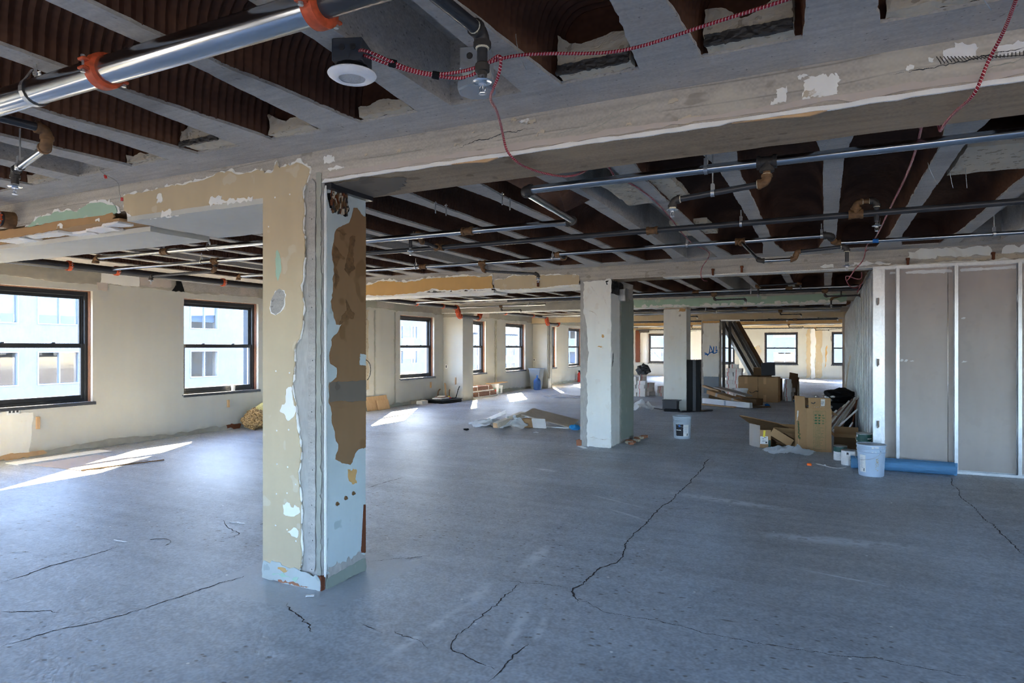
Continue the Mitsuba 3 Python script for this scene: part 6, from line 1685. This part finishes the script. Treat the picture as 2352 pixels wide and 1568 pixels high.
# ---- leaning bundle of framing members
names = [('m_galv', 'bright galvanised stud, outermost of the leaning bundle'), ('m_iron_dark', 'dark stud second in the leaning bundle'), ('m_galv', 'bright stud third in the leaning bundle'), ('m_greywood', 'weathered stud in the middle of the leaning bundle'), ('m_iron_dark', 'dark stud right of the weathered one in the leaning bundle'), ('m_galv', 'dull galvanised stud near the right of the bundle'), ('m_iron_dark', 'dark stud near the right of the bundle'), ('m_card_dark', 'wide dark brown board, rightmost of the leaning bundle')]
for i, (m_, s) in enumerate(names):
    tx, tz = -3.16 + .075 * i, 2.36 - .008 * i
    ang = math.radians(27.5 + .5 * (i % 3))
    L = tz / math.cos(ang)
    w = .085 if i < 7 else .17
    p = sbox(-w / 2, -.03, w / 2, .03).difference(sbox(-w / 2 + .004, -.026, w / 2 - .004, .04)) if m_ in ('m_galv', 'm_iron_dark') else sbox(-w / 2, -.02, w / 2, .02)
    m = extr(p, L)
    m = placed(m, 0, 0, 0, .3 * (i % 2), 0)
    m = rot(m, -ang, (0, 1, 0))
    solo('framing_member', mv(m, tx + L * math.sin(ang), 22.45 + .10 * (i % 3), .05), m_, s, 'stud', 'framing members leaning as a bundle')
# ---- long cartons and planks in the pile
k = thing('long_carton', 'long white carton lying on the floor right of the black panels', 'carton')
d = np.array([-1.645, 16.62]) - np.array([-2.94, 17.66])
L = float(np.linalg.norm(d))
part(k, 'body', placed(rot(bx(0, L, 0, .10, 0, .135, .004), .0, (0, 1, 0)), -2.94, 17.66, .02, math.atan2(d[1], d[0])), 'm_white_plastic')
part(k, 'strap', placed(bx(L * .5 - .03, L * .5 + .03, -.003, .0, .0, .135), -2.94, 17.66, .02, math.atan2(d[1], d[0])), 'm_bucket_grey')
for i, (x0, y0_, z0_, x1_, y1_, z1_, w, h, m_, s) in enumerate([
        (-2.80, 18.05, .26, -1.80, 17.45, .02, .30, .10, 'm_card', 'long flat brown carton sloping down behind the white one'),
        (-2.64, 18.22, .40, -1.78, 17.82, .22, .34, .035, 'm_drywall', 'flat grey board resting on the long brown carton'),
        (-1.86, 17.75, .02, -1.50, 17.60, .02, .34, .17, 'm_card_dark', 'small brown carton with a round mark at the end of the pile'),
        (-3.02, 18.3, .42, -2.55, 18.05, .30, .12, .05, 'm_wood', 'short brown plank propped up behind the black panels'),
        (-3.0, 17.3, .01, -2.0, 16.75, .01, .10, .03, 'm_wood', 'pinkish timber strip on the floor under the white carton'),
        (-1.75, 17.0, .005, -1.25, 17.35, .005, .16, .025, 'm_card_dark', 'dark scrap board on the floor by the pile')]):
    d = np.array([x1_ - x0, y1_ - y0_, z1_ - z0_])
    L = float(np.linalg.norm(d))
    m = rot(bx(0, L, -w / 2, w / 2, 0, h, .004), -math.asin(d[2] / L), (0, 1, 0))
    k = thing('pile_carton', s, 'carton' if 'carton' in s else 'board')
    part(k, 'body', placed(m, x0, y0_, z0_, math.atan2(d[1], d[0])), m_)
    if i == 0:
        for q in (.25, .68):
            part(k, 'packing_tape', placed(rot(bx(L * q, L * q + .07, -w / 2 - .002, w / 2, -.001, h + .002), -math.asin(d[2] / L), (0, 1, 0)), x0, y0_, z0_, math.atan2(d[1], d[0])), 'm_drywall')
solo('pile_prop', bx(-2.85, -2.45, 18.12, 18.4, 0, .20, .008), 'm_card_dark', 'dark carton at the bottom of the pile of long cartons', 'carton')
k = thing('white_tub', 'white round tub standing on the pile of long cartons', 'tub')
part(k, 'body', lathe([(.0001, .22), (.125, .22), (.145, .34), (.158, .345), (.158, .385), (.15, .39), (.142, .385), (.12, .23), (.0001, .23)], 30, (-2.03, 18.52, 0)), 'm_white_plastic', 50)
part(k, 'rim', lathe([(.158, .362), (.162, .364), (.162, .372), (.158, .374)], 30, (-2.03, 18.52, 0)), 'm_white_plastic', 50)
solo('tub_stand', bx(-2.17, -1.89, 18.38, 18.66, .0, .22, .006), 'm_card', 'brown carton under the white tub', 'carton')
solo('blue_scrap', placed(blob(.06, .05, .035, 3, .5, 3, 2), -1.32, 17.6, .034), 'm_spray', 'small blue scrap on the floor right of the carton pile', 'scrap')
solo('blue_scrap', placed(blob(.06, .05, .035, 9, .5, 3, 2), -.72, 19.3, .034), 'm_spray', 'small blue scrap beside the big cardboard box', 'scrap')

# ---- debris heap in the middle: laminate sheet, timber, white bags
k = thing('laminate_sheet', 'wood grain laminate sheet sloping down to the floor on the debris heap', 'panel')
A, B_, C_, D_ = np.array([-5.16, 11.02, .225]), np.array([-4.24, 11.20, .012]), np.array([-4.40, 12.0, .012]), np.array([-5.33, 11.95, .262])
nrm = np.cross(B_ - A, D_ - A)
nrm /= np.linalg.norm(nrm)
Cc = B_ + D_ - A
v = np.array([A, B_, Cc, D_])
v = np.vstack([v, v + nrm * .014])
part(k, 'sheet', trimesh.Trimesh(v, [(0, 2, 1), (0, 3, 2), (4, 5, 6), (4, 6, 7), (0, 1, 5), (0, 5, 4), (1, 2, 6), (1, 6, 5), (2, 3, 7), (2, 7, 6), (3, 0, 4), (3, 4, 7)], process=False), 'm_greywood')
for i in range(1, 7):
    q = i / 7
    part(k, 'plank_joint', tube([A + (D_ - A) * q + nrm * .0143, B_ + (Cc - B_) * q + nrm * .0143], .0014, 4), 'm_wood')
k = thing('timber_post', 'squared timber propped from the floor up to the laminate sheet', 'timber')
p, q = np.array([-5.44, 10.50, .075]), np.array([-5.26, 11.30, .215])
d = q - p
L = float(np.linalg.norm(d))
part(k, 'body', placed(rot(bx(0, L, -.055, .055, -.05, .045, .004), -math.asin(d[2] / L), (0, 1, 0)), p[0], p[1], p[2], math.atan2(d[1], d[0])), 'm_greywood')
part(k, 'end_grain', placed(rot(bx(-.004, .0, -.053, .053, -.048, .043), -math.asin(d[2] / L), (0, 1, 0)), p[0], p[1], p[2], math.atan2(d[1], d[0])), 'm_wood', label='pale sawn end')
solo('gypsum_offcut', trimesh.Trimesh([(-5.86, 10.72, .06), (-5.46, 10.98, .235), (-5.85, 11.75, .22), (-6.15, 11.5, .06), (-5.86, 10.72, .072), (-5.46, 10.98, .247), (-5.85, 11.75, .232), (-6.15, 11.5, .072)], [(0, 2, 1), (0, 3, 2), (4, 5, 6), (4, 6, 7), (0, 1, 5), (0, 5, 4), (1, 2, 6), (1, 6, 5), (2, 3, 7), (2, 7, 6), (3, 0, 4), (3, 4, 7)], process=False), 'm_gypsum', 'white plasterboard offcut tilted on the debris heap', 'plasterboard')
solo('plastic_bag', placed(crumple(.80, .66, .22, 23, 26, 4), -5.80, 10.95, .001, .5), 'm_whitefilm', 'crumpled white plastic sheet under the tilted plasterboard offcut', 'bag', smooth=40)
solo('plastic_bag', placed(crumple(.56, .42, .36, 29, 24, 4), -5.25, 10.90, .001, .2), 'm_whitefilm', 'bunched white plastic bag below the peak of the laminate sheet', 'bag', smooth=40)
k = thing('cardboard_box', 'small brown carton under the laminate sheet of the debris heap', 'box')
part(k, 'body', placed(bx(-.16, .13, 0, .22, .003, .16, .004), -4.98, 10.98, 0, .15), 'm_card')
solo('gypsum_offcut', placed(rot(bx(-.13, .13, 0, .012, 0, .20, .001), .45, (1, 0, 0)), -4.74, 10.93, .012, .1), 'm_gypsum', 'white offcut leaning under the edge of the laminate sheet', 'plasterboard')
solo('white_strip', placed(bx(0, .46, -.02, .02, 0, .022, .002), -4.72, 11.16, .001, .06), 'm_white', 'white strip on the floor along the laminate sheet', 'strip')
solo('blue_gloves', placed(rough(blob(.10, .07, .05, 77, .5, 3.5, 3), .02, 12, 3, .02), -4.10, 11.06, .045), 'm_bluebits', 'bright blue bunched rag at the end of the laminate sheet', 'rag')
solo('black_scrap', placed(rough(blob(.055, .03, .018, 5, .5, 3, 2), .006, 20, 2), -5.85, 10.15, .018), 'm_black', 'small black scrap on the floor left of the debris heap', 'scrap')
solo('paper_scrap', placed(crumple(.11, .06, .04, 6, 10, 4), -4.57, 10.38, .001), 'm_paperwhite', 'small white paper scrap in front of the debris heap', 'paper')
solo('paper_scrap', placed(rot(bx(-.10, .10, -.035, .035, 0, .004), .04, (0, 1, 0)), -3.27, 9.15, .006, -.75), 'm_paperwhite', 'white card strip at the foot of the second column', 'paper')
for i in range(10):
    solo('brick_chunk', placed(rough(bx(-.05, .05, -.03, .03, 0, .035), .012, 20, 90 + i, .03), -2.78 + R(-.02, .10), 9.75 + .09 * i + R(-.03, .03), .008, R(0, 3)), ['m_brick', 'm_stone', 'm_brick'][i % 3], 'broken brick bit along the green half of the second column', 'rubble', 'brick bits by the second column')
solo('paper_scrap', placed(crumple(.10, .05, .05, 16, 10, 4), -2.72, 10.62, .001), 'm_paperwhite', 'white paper scrap behind the green half of the second column', 'paper')

# ---- along the window wall
k = thing('paper_cup', 'white paper cup standing on the window sill', 'cup')
part(k, 'body', lathe([(.0001, .701), (.029, .701), (.041, .812), (.044, .815), (.0425, .819), (.0395, .815), (.028, .706), (.0001, .706)], 24, (-9.80, 8.43, 0)), 'm_white', 50)
solo('insulation_batt', placed(rough(rough(blob(.21, .20, .19, 33, .3, 1.6, 5), .05, 9, 5), .018, 34, 15), -9.48, 8.62, .17), 'm_batt', 'tan fibrous insulation batt heaped at the wall below the cup', 'insulation')
solo('insulation_batt', placed(rough(blob(.16, .24, .24, 35, .3, 1.6, 4), .02, 9, 6), -9.60, 9.02, .22), 'm_paleyellow', 'pale yellow insulation bag behind the tan batt', 'insulation')
solo('gypsum_board', bx(-9.53, -9.24, 4.63, 5.83, .001, .014, .002), 'm_gypsum', 'long white plasterboard strip lying along the window wall', 'plasterboard')
solo('hardboard_sheet', placed(bx(-.52, .52, -.42, .42, 0, .006, .001), -8.60, 5.16, .001, .06), 'm_drywall', 'thin pinkish brown sheet lying in the sun patch', 'sheet')
solo('wood_batten', placed(bx(0, .95, -.012, .012, 0, .012, .001), -8.12, 4.75, .007, 1.32), 'm_iron_brown', 'thin dark batten at the edge of the sun patch', 'batten')
for i, (y0_, y1_, h, x, m_, s) in enumerate([(12.13, 12.97, .34, -9.66, 'm_wood', 'larger plywood offcut leaning on the window wall'), (12.46, 12.92, .23, -9.60, 'm_wood', 'smaller plywood offcut leaning in front of the larger one')]):
    m = rot(bx(-.006, .006, y0_, y1_, 0, h, .001), -.28, (0, 1, 0))
    solo('plywood_offcut', mv(m, x, 0, .003), m_, s, 'plywood')
k = thing('black_tray', 'flat black tray of junk at the foot of the first white pier', 'tray')
part(k, 'tray', placed(rough(bx(-.28, .28, -.42, .42, 0, .085, .01), .008, 8, 3, .08), -9.40, 15.1, .002, -.15), 'm_black')
part(k, 'rim', placed(cat_(bx(-.29, .29, -.43, -.40, .08, .10), bx(-.29, .29, .40, .43, .08, .10), bx(-.29, -.26, -.4, .4, .08, .10), bx(.26, .29, -.4, .4, .08, .10)), -9.40, 15.1, .002, -.15), 'm_charcoal')
for i, (x, y, w, d_, h, m_, s) in enumerate([(-9.42, 15.0, .3, .5, .03, 'm_white', 'white flat part lying in the black tray'), (-9.50, 15.15, .26, .42, .03, 'm_brownslat', 'brown board lying across the black tray'), (-9.36, 14.9, .2, .25, .025, 'm_greywood', 'grey offcut on top of the black tray'), (-9.30, 15.2, .1, .12, .03, 'm_red', 'small red piece in the black tray'), (-9.44, 15.32, .12, .1, .05, 'm_yellow', 'small yellow piece at the back of the black tray')]):
    solo('tray_scrap', placed(bx(-w / 2, w / 2, -d_ / 2, d_ / 2, 0, h, .003), x, y, .105 + .03 * (i if i < 3 else 0), .2 * i), m_, s, 'scrap')
solo('white_box', placed(bx(-.09, .09, -.16, .16, 0, .09, .004), -9.62, 14.35, .001, .1), 'm_white', 'low white box beside the black tray', 'box')
for i, (x, y, pts, r, m_, s) in enumerate([(-9.62, 15.5, [(0, 0, 0), (.01, .01, .25), (-.01, .0, .5)], .022, 'm_wood', 'wood stub standing against the first pier'), (-9.70, 15.3, [(0, 0, 0), (.0, .0, .30), (.04, .02, .34)], .018, 'm_iron_brown', 'rusty pipe stub behind the black tray'), (-9.5, 15.55, [(0, 0, 0), (-.01, 0, .2), (.0, 0, .32)], .016, 'm_iron_brown', 'second rusty pipe stub by the pier'), (-9.42, 15.6, [(0, 0, .0), (.10, .0, .12), (.16, 0, .3), (.22, 0, .42)], .012, 'm_black', 'bent black hose end rising by the pier')]):
    solo('pipe_stub', mv(tube(spline(pts, 5), r, 8), x, y, .002), m_, s, 'pipe stub', smooth=40)
solo('wood_cleat', onface(bx(-9.40, -9.36, .46, .66, 0, .02, .003), face_my(15.68)), 'm_wood', 'pale wood strip fixed low on the first white pier', 'wood strip')
for b_ in range(2):
    k = thing('slat_bundle', ['lower strapped bundle of brown and white slats behind the first pier', 'upper strapped bundle of brown and white slats behind the first pier'][b_], 'bundle')
    x0_, z0_ = (-9.66, .002) if b_ == 0 else (-9.70, .175)
    n_ = 0
    for lv in range(4):
        for c in range(4):
            z = z0_ + .041 * lv
            y0_ = (16.35 if b_ else 16.5) + .04 * ((lv * 3 + c * 5) % 4)
            part(k, 'slat', bx(x0_ + .105 * c, x0_ + .105 * c + .10, y0_, y0_ + 1.35, z, z + .038, .002), ['m_brownslat', 'm_brownslat', 'm_white', 'm_brownslat'][(lv + c * 2) % 4])
    for y in (16.75, 17.45):
        part(k, 'strap', cat_(bx(x0_ - .003, x0_ + .42, y, y + .03, z0_ + .163, z0_ + .167), bx(x0_ + .418, x0_ + .422, y, y + .03, z0_, z0_ + .167)), 'm_white')
for i, (x, y, rt, h, s) in enumerate([(-9.58, 18.42, .15, .34, 'white pail under a board beside the strapped slats'), (-9.60, 18.80, .12, .27, 'smaller white pail right of the first under the board')]):
    k = pail(s, x, y, 'm_white_plastic', rt, rt * .88, h)
    a0 = to_cam(x, y)
    part(k, 'label', shell(rt * .92, rt * .955, a0 - .6, a0 + .5, h * .15, h * .62, x=x, y=y), 'm_green')
    part(k, 'label', shell(rt * .935, rt * .945, a0 + .1, a0 + .45, h * .2, h * .5, x=x, y=y), 'm_red' if i == 0 else 'm_bucket_grey')
solo('wood_plank', placed(bx(-.10, .10, -.62, .62, 0, .022, .002), -9.58, 18.62, .345, .03), 'm_wood', 'wood plank lying across the two white pails', 'plank')
k = thing('grey_bin', 'large grey rubbish bin against the second white pier', 'bin')
p = []
for z, w in ((.002, .165), (.70, .225), (.705, .24), (.75, .24)):
    p.append((z, w))
vs, fs = [], []
m = trimesh.Trimesh()
rings = []
for z, w in p:
    q = sbox(-w, -w * 1.0, w, w * 1.0).buffer(-.04).buffer(.04, quad_segs=3)
    c = np.array(q.exterior.coords)[:-1]
    rings.append(np.c_[c, np.full(len(c), z)])
n_ = min(len(r) for r in rings)
v = np.vstack([r[:n_] for r in rings])
f = []
for i in range(len(rings) - 1):
    for j in range(n_):
        j2 = (j + 1) % n_
        a_, b2_, c_, d_ = i * n_ + j, i * n_ + j2, (i + 1) * n_ + j2, (i + 1) * n_ + j
        f += [(a_, b2_, c_), (a_, c_, d_)]
body = trimesh.Trimesh(v, f, process=False)
part(k, 'body', placed(body, -9.47, 21.55, 0, .05), 'm_grey_plastic', 40)
part(k, 'inner_floor', placed(bx(-.16, .16, -.16, .16, .003, .02), -9.47, 21.55, 0, .05), 'm_grey_plastic')
k = thing('water_jug', 'blue translucent water bottle standing in front of the grey bin', 'water bottle')
prof = [(.0001, .002), (.115, .002), (.132, .02), (.132, .09), (.124, .105), (.132, .12), (.132, .20), (.124, .215), (.132, .23), (.132, .31), (.10, .37), (.045, .42), (.028, .44), (.028, .49), (.0001, .49)]
part(k, 'body', lathe(prof, 28, (-9.18, 20.95, 0)), 'm_jug', 30)
part(k, 'cap', lathe([(.0001, .49), (.031, .49), (.031, .515), (.0001, .518)], 16, (-9.18, 20.95, 0)), 'm_spray', 40)
k = thing('fire_extinguisher', 'red fire extinguisher with a yellow tag by the window wall', 'fire extinguisher')
part(k, 'cylinder', lathe([(.0001, .002), (.07, .002), (.075, .02), (.075, .32), (.06, .38), (.028, .41), (.028, .44), (.0001, .44)], 20, (-9.66, 26.62, 0)), 'm_red', 40)
part(k, 'valve', cat_(bx(-9.69, -9.63, 26.58, 26.66, .44, .48, .005), bx(-9.67, -9.65, 26.52, 26.72, .48, .50, .003)), 'm_black')
part(k, 'hose', tube(spline([(-9.62, 26.58, .46), (-9.56, 26.5, .38), (-9.56, 26.52, .2), (-9.57, 26.54, .1)], 6), .012, 6), 'm_black', True)
part(k, 'tag', bx(-9.585, -9.58, 26.60, 26.78, .30, .48, .002), 'm_yellow', label='yellow inspection tag')
solo('plastic_sheet', placed(crumple(1.5, .8, .12, 41, 28, 5), -7.0, 18.2, .001, .2), 'm_film', 'crumpled clear plastic sheet on the sunlit floor left of the second column', 'sheet', smooth=40)
# small litter on the near floor
for i, (x, y, l, a_, w, m_, s) in enumerate([(-4.52, 3.93, .16, .2, .008, 'm_white', 'thin white strip on the floor behind the nearest column'), (-4.9, 3.16, .14, .1, .008, 'm_white', 'thin white strip in the middle of the pitted floor'), (-5.35, 2.5, .10, -.3, .012, 'm_white', 'short white strip at the left of the near floor'), (-2.79, 2.96, .05, .7, .02, 'm_paperwhite', 'white chip of plaster at the foot of the nearest column'), (-3.3, 3.35, .03, .3, .02, 'm_stone', 'tan chip left of the nearest column')]):
    solo('floor_scrap', placed(rough(bx(-l / 2, l / 2, -w / 2, w / 2, 0, .005), .003, 30, i, .02), x, y, .004, a_), m_, s, 'scrap')
for i, (x, y, r_) in enumerate([(-4.62, 3.22, .13), (-4.2, 3.92, .12)]):
    a = np.linspace(.2, 2.6, 12)
    solo('wire_loop', tube([(x + r_ * math.cos(q), y + r_ * math.sin(q), .004) for q in a], .002, 4), 'm_iron_dark', ['thin wire loop on the pitted floor, nearer one', 'thin wire loop on the floor, nearer the column'][i], 'wire')

if 'm_stub' in scene:
    pass
